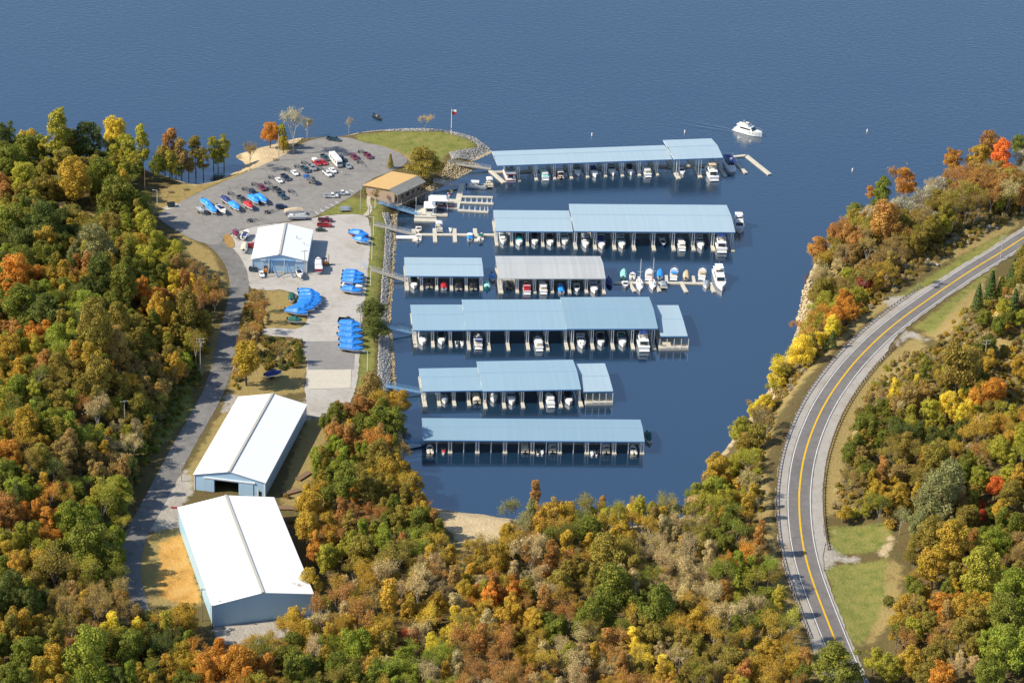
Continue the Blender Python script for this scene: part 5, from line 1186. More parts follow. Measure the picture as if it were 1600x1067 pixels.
# wake of the moving yacht: low ridges of the water surface
wk = MB(); base = UP(1155, 205, 0)
for s in (0, 1):
    for j in range(5):
        a = UP(1152 - j * 4, 206 - j * 1.2 + s * 3, 0); b2 = UP(1085 - j * 8 + s * 10, 191 + s * 9 - j * 1.6, 0)
        d = (b2 - a).normalized(); nn = Vector((-d.y, d.x, 0)) * .9
        wk.add([a - nn, b2 - nn, b2 + Vector((0, 0, .03)), a + Vector((0, 0, .09)), b2 + nn, a + nn], [(0, 1, 2, 3), (3, 2, 4, 5)])
tag(obj('boat_wake', wk, M['water'], loc=(0, 0, .005)), 'faint ripples trailing behind the moving yacht', 'wake', kind='stuff')
# ------------------------------------------------------------------ vehicles (front along +X)
def wheels(part, L, wd=.85, r=.34, x0=.31, x1=-.30):
    for s in (-1, 1):
        for x in (x0 * L, x1 * L):
            t = part('wheel', MB().tube((x, s * wd - .11, r), (x, s * wd + .11, r), r, n=12), M['tyre']); part('rim', MB().tube((x, s * (wd + .115) - .01, r), (x, s * (wd + .115) + .01, r), r * .55, n=8), M['chrome'], t)
def body_loft(st, hw_):
    """st: (x, z_top, width factor); lower body shell"""
    return MB().loft([[(x, -hw_ * k, .32), (x, -hw_ * k * 1.02, .62), (x, -hw_ * k * .93, z), (x, hw_ * k * .93, z), (x, hw_ * k * 1.02, .62), (x, hw_ * k, .32)] for x, z, k in st])
def cabin(part, b, t, z0, z1, m, hw0, hw1):
    c = part('cabin', MB().frustum((b[0], b[1], -hw0, hw0), (t[0], t[1], -hw1, hw1), z0, z1), m)
    def q(pts, nm): part(nm, MB().add(pts, [(0, 1, 2, 3)]), M['glass'], c)
    e = .015; za, zb = z0 + .06, z1 - .07
    def lerp(a, b2, f): return a + (b2 - a) * f
    f0, f1 = .12, .88
    q([(lerp(b[1], t[1], f0) + e, -lerp(hw0, hw1, f0) * .9, za), (lerp(b[1], t[1], f0) + e, lerp(hw0, hw1, f0) * .9, za), (lerp(b[1], t[1], f1) + e, lerp(hw0, hw1, f1) * .88, zb), (lerp(b[1], t[1], f1) + e, -lerp(hw0, hw1, f1) * .88, zb)], 'windshield')
    q([(lerp(b[0], t[0], f0) - e, lerp(hw0, hw1, f0) * .9, za), (lerp(b[0], t[0], f0) - e, -lerp(hw0, hw1, f0) * .9, za), (lerp(b[0], t[0], f1) - e, -lerp(hw0, hw1, f1) * .88, zb), (lerp(b[0], t[0], f1) - e, lerp(hw0, hw1, f1) * .88, zb)], 'rear_window')
    for s in (-1, 1):
        p = [(lerp(b[0], t[0], f0) + .2, s * (lerp(hw0, hw1, f0) + e), za), (lerp(b[1], t[1], f0) - .25, s * (lerp(hw0, hw1, f0) + e), za), (lerp(b[1], t[1], f1) - .15, s * (lerp(hw0, hw1, f1) + e), zb), (lerp(b[0], t[0], f1) + .1, s * (lerp(hw0, hw1, f1) + e), zb)]
        q(p if s < 0 else p[::-1], 'side_window')
def lights(part, L, z=.68):
    for s in (-1, 1):
        part('headlight', MB().cbox((L / 2 - .02, s * .62, z), (.08, .34, .16)), M['lampglass']); part('tail_light', MB().cbox((-L / 2 + .01, s * .66, z + .05), (.06, .22, .2)), M['redcov'])
def sedan(c):
    def b(part):
        m = M[c]; part('body', body_loft([(-2.3, .8, .9), (-2.2, .95, .97), (-1.3, .98, 1), (.9, .95, 1), (2.0, .82, .97), (2.3, .68, .88)], .88), m)
        cabin(part, (-1.75, .95), (-1.1, .2), .93, 1.42, m, .8, .64); wheels(part, 4.6); lights(part, 4.6)
    return b
def suv(c):
    def b(part):
        m = M[c]; part('body', body_loft([(-2.35, 1.05, .93), (-2.2, 1.1, 1), (.9, 1.08, 1), (2.1, .98, .97), (2.35, .8, .9)], .93), m)
        cabin(part, (-2.25, 1.1), (-2.0, .45), 1.07, 1.72, m, .88, .74); wheels(part, 4.7, .88, .38); lights(part, 4.7, .8); part('roof_rack', MB().box(-1.7, .2, -.6, -.55, 1.74, 1.8).box(-1.7, .2, .55, .6, 1.74, 1.8), M['black'])
    return b
def pickup(c, cap=None):
    def b(part):
        m = M[c]; part('body', body_loft([(.0, 1.1, 1), (1.3, 1.1, 1), (2.5, 1.0, .98), (2.8, .8, .9)], .96), m)
        part('bed', MB().box(-2.8, 0, -.96, -.86, .5, 1.15).box(-2.8, 0, .86, .96, .5, 1.15).box(-2.8, -2.7, -.85, .85, .5, 1.12).box(-2.7, 0, -.85, .85, .5, .62), m)
        part('bed_floor', MB().box(-2.65, -.05, -.82, .82, .63, .65), M['black']); part('bumper', MB().box(-2.95, -2.81, -.9, .9, .45, .65).box(2.8, 2.92, -.9, .9, .42, .65), M['chrome'])
        cabin(part, (-.3, 1.75), (.0, 1.0), 1.09, 1.75, m, .88, .74); wheels(part, 5.6, .9, .4, .33, -.31); lights(part, 5.6, .85)
        if cap: part('bed_cap', MB().frustum((-2.8, -.35, -.93, .93), (-2.65, -.4, -.78, .78), 1.16, 1.85), M[cap])
    return b
def rv(part):
    part('body', MB().loft([[(x, -h, .55), (x, -h, z * .5), (x, -h * .97, z), (x, h * .97, z), (x, h, z * .5), (x, h, .55)] for x, h, z in ((-5.0, 1.2, 3.25), (4.2, 1.2, 3.25), (4.7, 1.18, 2.6), (5.0, 1.12, 1.5))]), M['carwhite'])
    part('windshield', MB().add([(4.78, -1.0, 2.45), (4.78, 1.0, 2.45), (4.99, 1.02, 1.65), (4.99, -1.02, 1.65)], [(3, 2, 1, 0)]), M['glass'])
    for s in (-1, 1):
        for x in (-3.6, -1.6, .6, 2.6): part('window', MB().box(x, x + 1.1, s * 1.205 - .01, s * 1.205 + .01, 1.8, 2.5), M['glass'])
        part('stripe', MB().box(-4.8, 4.0, s * 1.21 - .005, s * 1.21 + .005, 1.1, 1.35), M['tan_canvas'])
    part('roof_unit', MB().frustum((-2.2, -1.0, -.45, .45), (-2.0, -1.2, -.35, .35), 3.26, 3.55), M['white']); part('roof_unit', MB().frustum((1.6, 2.6, -.45, .45), (1.8, 2.4, -.35, .35), 3.26, 3.5), M['white'])
    wheels(part, 10, 1.05, .45, .34, -.25); lights(part, 10, .9)
def empty_trailer(part): trailer_parts(part, 6.5); part('bunk', MB().box(-2.6, 1.8, -.45, -.3, .58, .7).box(-2.6, 1.8, .3, .45, .58, .7), M['darkgrey']); part('winch_post', MB().box(2.9, 3.05, -.06, .06, .5, 1.2), M['galv'])
ZL = 2.61; GC = 'vehicles in the car park'; GT = 'boat trailers in the car park'; GB = 'covered boats on trailers'
DD = (10, 8.6)                       # how the parked rows point in the photograph
def car(key, b, px, py, name, label, cat, d=DD, group=GC, sc=1.0, z=ZL): return at_px(key, b, px, py, d[0], d[1], name, label, cat, group, sc, z)
for ty, c, px, py, lb in [
  (sedan, 'carwhite', 436, 284, 'white car hitched to a trailer beside the dark blue pickup'), (pickup, 'darkblue', 446, 279.5, 'dark blue pickup right of the first white car'), (sedan, 'carwhite', 460.5, 272.5, 'white sedan between the dark blue and navy pickups'), (pickup, 'tealdark', 476.5, 267, 'navy pickup with its trailer in the upper row'),
  (pickup, 'silver', 487.5, 264, 'silver pickup left of the red truck with white cap'), (sedan, 'red', 505.5, 256, 'red car between the white capped truck and the motorhome'), (pickup, 'tealdark', 507.5, 248.5, 'dark teal pickup behind the red car'), (suv, 'darkblue', 533.5, 251, 'dark blue vehicle behind the motorhome'),
  (sedan, 'silver', 543.5, 261.5, 'silver car in front of the motorhome'), (pickup, 'carwhite', 511.5, 273.5, 'white pickup with dark trailer below the motorhome'), (sedan, 'carwhite', 520, 268.5, 'white car just below the motorhome'), (sedan, 'blue', 480.5, 279, 'bright blue car with a grey trailer boat'),
  (suv, 'maroon', 553.5, 248, 'maroon vehicle right of the motorhome'), (pickup, 'maroon', 574.5, 245.5, 'maroon pickup farthest right in the car park'), (pickup, 'darkgrey', 377.5, 313, 'dark grey pickup above the blue covered boat'), (suv, 'darkblue', 395.5, 303.5, 'dark navy vehicle above the pair of blue covered boats'),
  (suv, 'maroon', 409.5, 296, 'maroon vehicle with trailer in the upper row'), (pickup, 'darkgrey', 434, 299.5, 'dark pickup in the middle of the car park'), (pickup, 'tealdark', 441, 308.5, 'dark pickup just below another in mid car park')]:
    car(ty.__name__ + c, ty(c), px, py, {'sedan': 'car', 'suv': 'suv', 'pickup': 'pickup_truck'}[ty.__name__], lb, {'sedan': 'car', 'suv': 'suv', 'pickup': 'pickup'}[ty.__name__])
car('pickupredcap', pickup('red', 'carwhite'), 494.5, 256.5, 'pickup_truck', 'red pickup with a white camper cap', 'pickup')
car('rv', rv, 524.5, 255.5, 'motorhome', 'long white motorhome in the car park', 'motorhome', (10, 11.5))
car('pickupcarwhite', pickup('carwhite'), 517.5, 308.5, 'pickup_truck', 'white pickup parked beside the grass edge, nearer one', 'pickup', (10, 0))
car('pickupcarwhite', pickup('carwhite'), 533, 304.5, 'pickup_truck', 'white pickup parked behind another beside the grass edge', 'pickup', (10, -.5))
car('suvdarkblue', suv('darkblue'), 440, 326, 'suv', 'dark blue vehicle above the tan covered pontoon boat', 'suv', (10, -.3))
car('pickupblack', pickup('black'), 541, 502.5, 'pickup_truck', 'black pickup above the lower right row of blue covered boats', 'pickup', (10, 1), 'vehicles in the boatyard')
car('sedancarwhite', sedan('carwhite'), 409, 430.5, 'car', 'white car in front of the service building', 'car', (3, 10), 'vehicles in the boatyard')
car('pickupmaroon', pickup('maroon'), 508.5, 346, 'pickup_truck', 'maroon pickup, upper of the two beside the service building', 'pickup', (10, .3), 'vehicles in the boatyard')
car('pickupred', pickup('red'), 507, 354, 'pickup_truck', 'red pickup, lower of the two beside the service building', 'pickup', (10, .2), 'vehicles in the boatyard')
car('pickupred', pickup('red'), 392, 386, 'pickup_truck', 'red pickup against the left side of the service building', 'pickup', (10, 1), 'vehicles in the boatyard')
car('sedandarkgrey', sedan('darkgrey'), 501, 361, 'car', 'small dark car below the red pickup', 'car', (10, 0), 'vehicles in the boatyard', .85)
car('pickuptealdark', pickup('tealdark'), 521, 219.5, 'pickup_truck', 'dark pickup at the top of the boat ramp', 'pickup', (10, 1.5))
car('suvcarwhite', suv('carwhite'), 155, 347, 'suv', 'white vehicle in the clearing between the left trees', 'suv', (3, 10), z=hz(*P(155, 347).xy) + .05)
for px, py, lb in [(425, 279.5, 'empty trailer behind the first white car'), (449.5, 267.5, 'empty trailer behind the white sedan of the upper row'), (465.5, 262.5, 'empty trailer behind the navy pickup'), (476, 257, 'empty trailer behind the silver pickup'), (502, 267, 'dark trailer behind the white pickup below the motorhome'), (563.5, 256, 'empty trailer between the two maroon vehicles'),
   (565, 239.5, 'empty trailer behind the farthest right pickup'), (456, 301.5, 'empty black trailer alone in the middle of the car park'), (361.5, 305, 'empty trailer behind the dark grey pickup'), (384, 298, 'empty trailer behind the dark navy vehicle'), (398.5, 290.5, 'empty trailer behind the maroon vehicle of the upper row'), (418.5, 288.5, 'empty trailer above the tan trailer'), (424, 297, 'tan trailer left of the dark pickups')]:
    car('etrailer', empty_trailer, px, py, 'boat_trailer', lb, 'trailer', group=GT)
car('etrailer', empty_trailer, 421.5, 332, 'boat_trailer', 'empty trailer left of the dark blue vehicle near the service building', 'trailer', (10, -2.5), GT)
car('etrailer', empty_trailer, 395, 345.5, 'boat_trailer', 'empty trailer on the car park edge behind the service building', 'trailer', (10, -1.5), GT)
TB = [('bluecov2', 'gel', 8.5, 324, 324, DD, 'long blue covered boat at the left end of the car park'), ('bluecov2', 'gel', 6, 332, 333.5, DD, 'short blue covered boat below the long one at the left end'), ('navy', 'gel', 6.5, 354, 318.5, DD, 'white boat with navy cover above a blue covered one'),
  ('bluecov2', 'gel', 7.5, 367, 327.5, DD, 'blue covered boat between the navy and red covered ones'), ('bluecov2', 'gel', 7.5, 397, 317, DD, 'blue covered boat, left of the side by side pair'), ('bluecov2', 'gel', 8, 409, 316, DD, 'blue covered boat, right of the side by side pair'), ('redcov', 'gel', 6, 389, 326.5, DD, 'red covered boat below the blue covered pair'),
  ('silver', 'silver', 5, 314.5, 333.5, DD, 'small grey boat farthest left in the car park'), (None, 'gel', 7, 346, 332.5, DD, 'open white boat with navy cockpit beside the short blue one'), ('darkgrey', 'silver', 5, 488, 287, DD, 'grey covered boat behind the bright blue car'), ('maroon', 'gel', 5.5, 369, 371, (2, 10), 'maroon covered boat beside the grass island'),
  (None, 'gel', 6.5, 383, 372, (4, -6), 'open white boat between the island and the service building'), ('cream', 'gel', 6.5, 382, 391.5, (2, -10), 'tan covered boat left of the service building'), ('bluecov', 'red', 8, 561, 371, (10, 2.5), 'blue covered boat with red hull, upper of two by the grass strip'), ('bluecov', 'gel', 6.5, 565, 380.5, (10, 3), 'blue covered boat, lower of two by the grass strip'),
  ('bluecov', 'gel', 8, 553, 433.5, (10, 1.8), 'blue covered boat, farthest of the row beside the pines'), ('bluecov', 'gel', 8, 552, 439.5, (10, 1.8), 'blue covered boat, second of the row beside the pines'), ('bluecov', 'gel', 8, 551, 445.5, (10, 1.8), 'blue covered boat, third of the row beside the pines'), (None, 'gel', 8, 551, 453, (10, 1.8), 'uncovered white boat in the row beside the pines'), ('bluecov', 'gel', 7.5, 549.5, 459, (10, 1.8), 'blue covered boat, nearest of the row beside the pines'),
  ('bluecov', 'gel', 8.5, 483, 463.5, (10, 2.5), 'dark blue covered boat, farthest of the fan in the yard'), ('bluecov', 'gel', 8.5, 485, 468.5, (10, 2), 'dark blue covered boat, second of the fan in the yard'), ('bluecov', 'gel', 8.5, 485, 474, (10, 1), 'dark blue covered boat, third of the fan in the yard'), ('bluecov', 'gel', 8.5, 483, 479, (10, 0), 'dark blue covered boat, fourth of the fan in the yard'),
  ('bluecov', 'gel', 8.5, 479, 484, (10, -.6), 'dark blue covered boat, fifth of the fan in the yard'), ('bluecov', 'gel', 8.5, 473, 488, (10, .2), 'dark blue covered boat, sixth of the fan in the yard'), ('bluecov', 'gel', 8.5, 464, 493, (10, 2), 'dark blue covered boat, nearest of the fan in the yard'),
  ('bluecov', 'gel', 8.5, 548, 512.5, (10, 1.5), 'blue covered boat, first below the black pickup'), ('bluecov', 'gel', 8.5, 548.5, 521.5, (10, 1.5), 'blue covered boat, second below the black pickup'), ('bluecov', 'gel', 9, 547.5, 531, (10, 1.5), 'blue covered boat, third below the black pickup'), ('bluecov', 'gel', 8.5, 549, 540.5, (10, 1.5), 'blue covered boat, fourth below the black pickup'), ('bluecov', 'gel', 8.5, 549, 549.5, (10, 1.5), 'blue covered boat, nearest of the row below the black pickup'),
  ('greencov', 'gel', 5.2, 456, 470, (1, -10), 'dark green covered boat left of the fan of blue boats'), ('greencov', 'gel', 5, 461, 506, (10, 1), 'small green boat below the fan of blue boats'), ('navy', 'gel', 6, 427, 590, (10, -2), 'boat with navy cover in the shade above the long shed')]
for c, hm, L_, px, py, d, lb in TB:
    car('tb_%s_%s_%s' % (c, hm, L_), trailered(c, hm, L_, 3.3 if c == 'bluecov' else 2.8 if c == 'bluecov2' else 2.4, 1.0 if c == 'bluecov' else .85), px, py, 'trailered_boat', lb, 'boat', d, GB, z=2.6 if px < 420 or px > 445 or py > 350 else ZL)
car('ptt', pontoon_trailer('tan_canvas'), 459, 335.5, 'pontoon_boat', 'pontoon boat under a tan cover above the service building', 'boat', (10, -.5), GB); car('ptw', pontoon_trailer(None), 465, 343, 'pontoon_boat', 'uncovered white pontoon boat just above the service building', 'boat', (10, -.2), GB)
car('bct', big_cruiser_trailer, 497.5, 421, 'trailered_boat', 'big white cruiser on a trailer right of the service building', 'boat', (-.6, -10), GB)
car('tb_None_gel_6w', trailered(None, 'gel', 6), 468, 433, 'trailered_boat', 'small white boat in front of the service building corner', 'boat', (4, 10), GB)
def forklift(part):
    part('chassis', MB().frustum((-1.3, 1, -.65, .65), (-1.2, .7, -.6, .6), .35, 1.1), M['orange']); part('mast', MB().box(1.05, 1.2, -.5, -.4, .1, 3.2).box(1.05, 1.2, .4, .5, .1, 3.2), M['black']); part('fork', MB().box(1.2, 2.3, -.4, -.3, .12, .2).box(1.2, 2.3, .3, .4, .12, .2), M['black'])
    part('overhead_guard', MB().box(-.9, .6, -.55, .55, 2.1, 2.18).tube((-.85, -.5, 1.1), (-.85, -.5, 2.1), .04, n=4).tube((-.85, .5, 1.1), (-.85, .5, 2.1), .04, n=4).tube((.5, -.5, 1.1), (.5, -.5, 2.1), .04, n=4).tube((.5, .5, 1.1), (.5, .5, 2.1), .04, n=4), M['black']); wheels(part, 2.4, .6, .35)
car('forklift', forklift, 508, 414, 'forklift', 'orange forklift beside the big white cruiser', 'forklift', (10, 0), 'vehicles in the boatyard', 1.2); car('forklift', forklift, 415, 425.5, 'forklift', 'orange forklift in front of the service building', 'forklift', (2, 10), 'vehicles in the boatyard')
def dumpster(part):
    part('bin', MB().frustum((-1.3, 1.3, -.8, .8), (-1.5, 1.5, -.95, .95), .15, 1.4), M['tealdark']); part('lid', MB().box(-1.5, -.02, -.97, .97, 1.41, 1.5), M['black']); part('lid', MB().box(.02, 1.5, -.97, .97, 1.41, 1.5), M['black'])
car('dump', dumpster, 267, 322.5, 'dumpster', 'dark dumpster on the pale pad beside the car park', 'dumpster', (10, -1), 'dumpsters'); car('dump', dumpster, 395.5, 423.5, 'dumpster', 'dark dumpster at the front left corner of the service building', 'dumpster', (10, 1), 'dumpsters')
sheet('dumpster_pad', [(253, 325), (275, 318), (283, 321), (262, 328)], 2.6, M['pad'], 'pale pad under the dumpster', 'pad', 0, .02)
# picnic tables
def picnic(part):
    part('table_top', MB().box(-1, 1, -.4, .4, .72, .78), M['wood'])
    for s in (-1, 1): part('bench_seat', MB().box(-1, 1, s * .75 - .14, s * .75 + .14, .42, .47), M['wood'])
    for x in (-.7, .7): part('leg_frame', MB().tube((x, -.8, 0), (x, .25, .72), .05, n=4).tube((x, .8, 0), (x, -.25, .72), .05, n=4), M['wood'])
for px, py, lb in [(266, 301, 'picnic table nearest the trees on the dry grass'), (240, 312, 'picnic table beside the left utility pole'), (290, 297, 'picnic table on the bare patch of the dry grass'), (430, 251, 'picnic table by the beach at the pole')]:
    tag(spawn('picnic', picnic, 'picnic_table', P(px, py), .3), lb, 'table', 'picnic tables on the lake shore', None); 
def dinghy_rack(part):
    for k in range(3): part('rowboat', MB().loft([[(x, -h + k * 1.4, .9), (x, -h * .5 + k * 1.4, .45), (x, h * .5 + k * 1.4, .45), (x, h + k * 1.4, .9)] for x, h in ((-2, .5), (0, .6), (1.4, .4), (2.2, .05))]), M['silver'])
    part('rack_rail', MB().box(-1.4, -1.2, -.8, 3.6, .2, .44).box(1.0, 1.2, -.8, 3.6, .2, .44), M['wood'])
tag(spawn('drack', dinghy_rack, 'rowboat_rack', P(540, 331), .1), 'rack of small boats on the grass triangle', 'rack')
def lumber(part):
    for k in range(5): part('board', MB().box(-3, 3, -1 + k * .42, -.64 + k * .42, 0, .35), M['wood'])
    part('bearer', MB().box(-2, -1.8, -1.1, 1.1, -.2, -.01).box(1.8, 2, -1.1, 1.1, -.2, -.01), M['darkgrey'])
for px, py, a, lb in [(455, 770, .6, 'stack of boards behind the long shed'), (474, 745, 1.0, 'stack of boards against the trees behind the long shed'), (448, 795, .05, 'low stack of grey boards between the two storage sheds')]:
    q = P(px, py); q.z += .2; tag(spawn('lumber', lumber, 'lumber_stack', q, a), lb, 'lumber', 'lumber stacks behind the sheds')
q = UP(272, 793, 2.75); tag(obj('parking_block', MB().frustum((-1.1, 1.1, -.2, .2), (-1.0, 1.0, -.12, .12), 0, .3), M['redcov'], loc=q), 'red painted block on the gravel drive', 'block')

# ------------------------------------------------------------------ poles, lamps, flag
def upole(H_, arms=1, transformer=False, m='polewood'):
    def b(part):
        part('post', MB().tube((0, 0, -.5), (0, 0, H_), .17, .11, n=8), M[m])
        for k in range(arms):
            z = H_ - .4 - k * 1.1; a = part('crossarm', MB().box(-1.25, 1.25, -.07, .07, z - .08, z + .08), M['palebark' if m == 'polewood' else m])
            part('insulator', MB().tube((-1.1, 0, z + .08), (-1.1, 0, z + .35), .07, n=5).tube((1.1, 0, z + .08), (1.1, 0, z + .35), .07, n=5).tube((.4, 0, z + .08), (.4, 0, z + .35), .07, n=5), M['porc'], a)
        if transformer: part('transformer', MB().tube((.35, 0, H_ - 3), (.35, 0, H_ - 1.8), .3, n=8), M['galv'])
    return b
for i, (px, py, H_, ar, tr, m, lb) in enumerate([(227, 309, 12, 0, 0, 'polewood', 'brown pole at the left end of the dry grass strip'), (435.5, 251, 11.5, 0, 0, 'palebark', 'pale pole beside the orange tree on the beach'), (480, 219, 9.5, 1, 1, 'palebark', 'pale pole at the boat ramp'), (563.5, 328, 11.5, 2, 1, 'palebark', 'pole with transformer in front of the store'),
   (577, 352, 8, 1, 0, 'polewood', 'brown pole beside the grey gangway'), (563, 519, 11, 1, 1, 'palebark', 'pole in front of the pine beside the boatyard'), (476, 430, 10, 1, 0, 'palebark', 'pole at the corner of the service building'), (313.5, 582, 13, 2, 1, 'palebark', 'tall pole with two crossarms beside the shaded road'), (196, 690, 15, 1, 0, 'palebark', 'pole rising from the dark wood left of the road'),
   (283.5, 752, 7, 1, 0, 'palebark', 'short pole at the corner of the long shed'), (316, 970, 11, 1, 0, 'polewood', 'brown pole beside the nearest shed'), (1537, 573, 10, 2, 0, 'palebark', 'pale pole with crossarms on the right hillside'), (1563.5, 404, 9, 2, 0, 'palebark', 'pole with crossarms across the highway at upper right'), (1058, 1088, 13, 1, 0, 'polewood', 'brown pole rising from the lower wood')]):
    tag(spawn('pole%d' % i, upole(H_, ar, tr, m), 'utility_pole', P(px, py), rng.uniform(-.4, .4)), lb, 'pole', 'utility poles')
def lampost(part):
    part('post', MB().tube((0, 0, 0), (0, 0, 7.6), .12, .09, n=6), M['trimwhite']); part('arm', MB().tube((0, 0, 7.5), (-1.2, 0, 7.7), .06, n=5), M['trimwhite']); part('lamp_head', MB().cbox((-1.4, 0, 7.7), (.7, .3, .16)), M['lampglass'])
for px, py, lb in [(583.5, 368, 'white lamp post on the grass strip below the grey gangway'), (581, 406, 'white lamp post on the grass strip beside the third row gangway'), (579, 446, 'white lamp post above the pine on the grass strip'), (574, 580, 'white lamp post at the lower end of the grass strip'), (586, 325, 'white lamp post at the top of the grass strip'), (246, 326, 'dark lamp post beside the dumpster')]:
    tag(spawn('lampost', lampost, 'lamp_post', P(px, py), .1), lb, 'lamp post', 'lamp posts along the boatyard')
q = P(705, 209); fl = empty('flagpole', q)
obj('post', MB().tube((0, 0, 0), (0, 0, 10.6), .16, .1, n=8), M['trimwhite'], fl); obj('finial', MB().tube((0, 0, 10.6), (0, 0, 10.85), .14, .03, n=8), M['trimwhite'], fl); obj('base_band', MB().tube((0, 0, 2.0), (0, 0, 2.5), .19, n=8), M['redcov'], fl)
def flagmesh(z0, z1): return MB().loft([[(.12 + x, .12 * math.sin(x * 2.4), z0), (.12 + x, .12 * math.sin(x * 2.4), z1), (.12 + x, .03 + .12 * math.sin(x * 2.4), z1), (.12 + x, .03 + .12 * math.sin(x * 2.4), z0)] for x in [k * .25 for k in range(8)]])
obj('flag_white', flagmesh(9.6, 10.5), M['trimwhite'], fl); obj('flag_red', flagmesh(8.3, 9.59), M['redcov'], fl)
tag(fl, 'white flagpole with red and white flag on the grassy point', 'flagpole')
# small signs by the gangways
def sign(part): part('post', MB().tube((0, 0, 0), (0, 0, 1.6), .06, n=5), M['trimwhite']); part('board', MB().box(-.6, .6, -.09, -.065, 1.0, 1.9), M['trimwhite'])
for px, py, lb in [(571, 424, 'white sign board at the third row gangway'), (567, 420.5, 'white sign board left of the third row gangway sign')]: tag(spawn('sign', sign, 'sign_board', P(px, py), 0, 1.6), lb, 'sign', 'signs by the gangways')

# ------------------------------------------------------------------ people
def person_mat(shirt, pants):
    m = bpy.data.materials.new('clothing'); m.use_nodes = True; nt = m.node_tree; b = nt.nodes['Principled BSDF']
    tc = nt.nodes.new('ShaderNodeTexCoord'); sp = nt.nodes.new('ShaderNodeSeparateXYZ'); nt.links.new(tc.outputs['Object'], sp.inputs[0])
    mr = nt.nodes.new('ShaderNodeMapRange'); mr.inputs[2].default_value = 1.8; nt.links.new(sp.outputs[2], mr.inputs[0])
    r = nt.nodes.new('ShaderNodeValToRGB'); cr = r.color_ramp; cr.interpolation = 'CONSTANT'
    for p, c in ((0, (.05, .04, .035)), (.05, pants), (.54, shirt), (.82, (.5, .32, .23))):
        e = cr.elements[0] if p == 0 else cr.elements.new(p); e.position = p; e.color = (*c, 1)
    cr.elements[-1].position = max(cr.elements[-1].position, .0)
    nt.links.new(mr.outputs[0], r.inputs[0]); nt.links.new(r.outputs[0], b.inputs['Base Color']); b.inputs['Roughness'].default_value = .8
    return m
def person(loc, rz, shirt, pants, label, seated=False):
    if not seated:
        J = {'pel': (0, 0, .95, .15), 'che': (0, 0, 1.3, .18), 'neck': (0, 0, 1.5, .06), 'head': (.02, 0, 1.64, .1), 'top': (.02, 0, 1.75, .07),
             'hl': (0, .1, .9, .1), 'kl': (.06, .11, .5, .07), 'al': (0, .12, .08, .05), 'fl': (.16, .13, .04, .04), 'hr': (0, -.1, .9, .1), 'kr': (.0, -.11, .5, .07), 'ar': (-.06, -.12, .08, .05), 'fr': (.1, -.13, .04, .04),
             'sl': (0, .2, 1.42, .07), 'el': (-.03, .26, 1.13, .05), 'wl': (.1, .27, .88, .035), 'gl': (.13, .27, .78, .04), 'sr': (0, -.2, 1.42, .07), 'er': (-.03, -.26, 1.13, .05), 'wr': (.1, -.27, .88, .035), 'gr': (.13, -.27, .78, .04)}
    else:
        J = {'pel': (0, 0, .55, .16), 'che': (.05, 0, .95, .18), 'neck': (.06, 0, 1.13, .06), 'head': (.09, 0, 1.27, .1), 'top': (.09, 0, 1.38, .07),
             'hl': (.05, .1, .53, .1), 'kl': (.45, .13, .55, .07), 'al': (.5, .13, .12, .05), 'fl': (.64, .13, .06, .04), 'hr': (.05, -.1, .53, .1), 'kr': (.45, -.13, .55, .07), 'ar': (.5, -.13, .12, .05), 'fr': (.64, -.13, .06, .04),
             'sl': (.05, .2, 1.06, .07), 'el': (.12, .27, .8, .05), 'wl': (.36, .2, .75, .035), 'gl': (.45, .17, .75, .04), 'sr': (.05, -.2, 1.06, .07), 'er': (.12, -.27, .8, .05), 'wr': (.36, -.2, .75, .035), 'gr': (.45, -.17, .75, .04)}
    E = [('pel', 'che'), ('che', 'neck'), ('neck', 'head'), ('head', 'top'), ('pel', 'hl'), ('hl', 'kl'), ('kl', 'al'), ('al', 'fl'), ('pel', 'hr'), ('hr', 'kr'), ('kr', 'ar'), ('ar', 'fr'), ('che', 'sl'), ('sl', 'el'), ('el', 'wl'), ('wl', 'gl'), ('che', 'sr'), ('sr', 'er'), ('er', 'wr'), ('wr', 'gr')]
    ks = list(J); me = bpy.data.meshes.new('person'); me.from_pydata([J[k][:3] for k in ks], [(ks.index(a), ks.index(b)) for a, b in E], [])
    o = link('person', me, loc=loc, rz=rz); sk = o.modifiers.new('skin', 'SKIN'); sk.use_smooth_shade = True
    for i, k in enumerate(ks): me.skin_vertices[0].data[i].radius = (J[k][3], J[k][3])
    me.skin_vertices[0].data[0].use_root = True
    sb = o.modifiers.new('sub', 'SUBSURF'); sb.levels = sb.render_levels = 1
    me.materials.append(person_mat(shirt, pants))
    hr = link('hair', MB().loft([[(.07 * math.cos(t) * s + (.09 if seated else .0), .09 * math.sin(t) * s, z - (.37 if seated else 0)) for t in [k * math.pi / 4 for k in range(8)]] for s, z in ((1.3, 1.68), (1.25, 1.75), (.5, 1.82))]).mesh('hair', M['black']), o)
    tag(o, label, 'person'); return o
person(UP(534.3, 273.3, ZL), .4, (.55, .62, .75), (.25, .27, .3), 'person in pale blue shirt standing in the car park')
person(UP(539.7, 273.3, ZL), 2.6, (.75, .62, .45), (.5, .42, .3), 'person in tan clothes standing in the car park')
def bass(part):
    hull(part, 5.6, 2.0, .6, M['black'], deck='darkgrey', bow=.3); part('seat', MB().box(-.9, -.5, -.3, .3, .6, .95), M['cream']); part('console', MB().frustum((.0, .5, .1, .8), (.05, .3, .15, .75), .6, 1.1), M['darkgrey']); part('outboard', MB().frustum((-3.4, -2.8, -.22, .22), (-3.3, -2.85, -.18, .18), .5, 1.25), M['black'])
bq = UP(590.5, 184.5, 0); bo = spawn('bass', bass, 'fishing_boat', bq, -.9); tag(bo, 'dark fishing boat alone on the lake', 'boat')
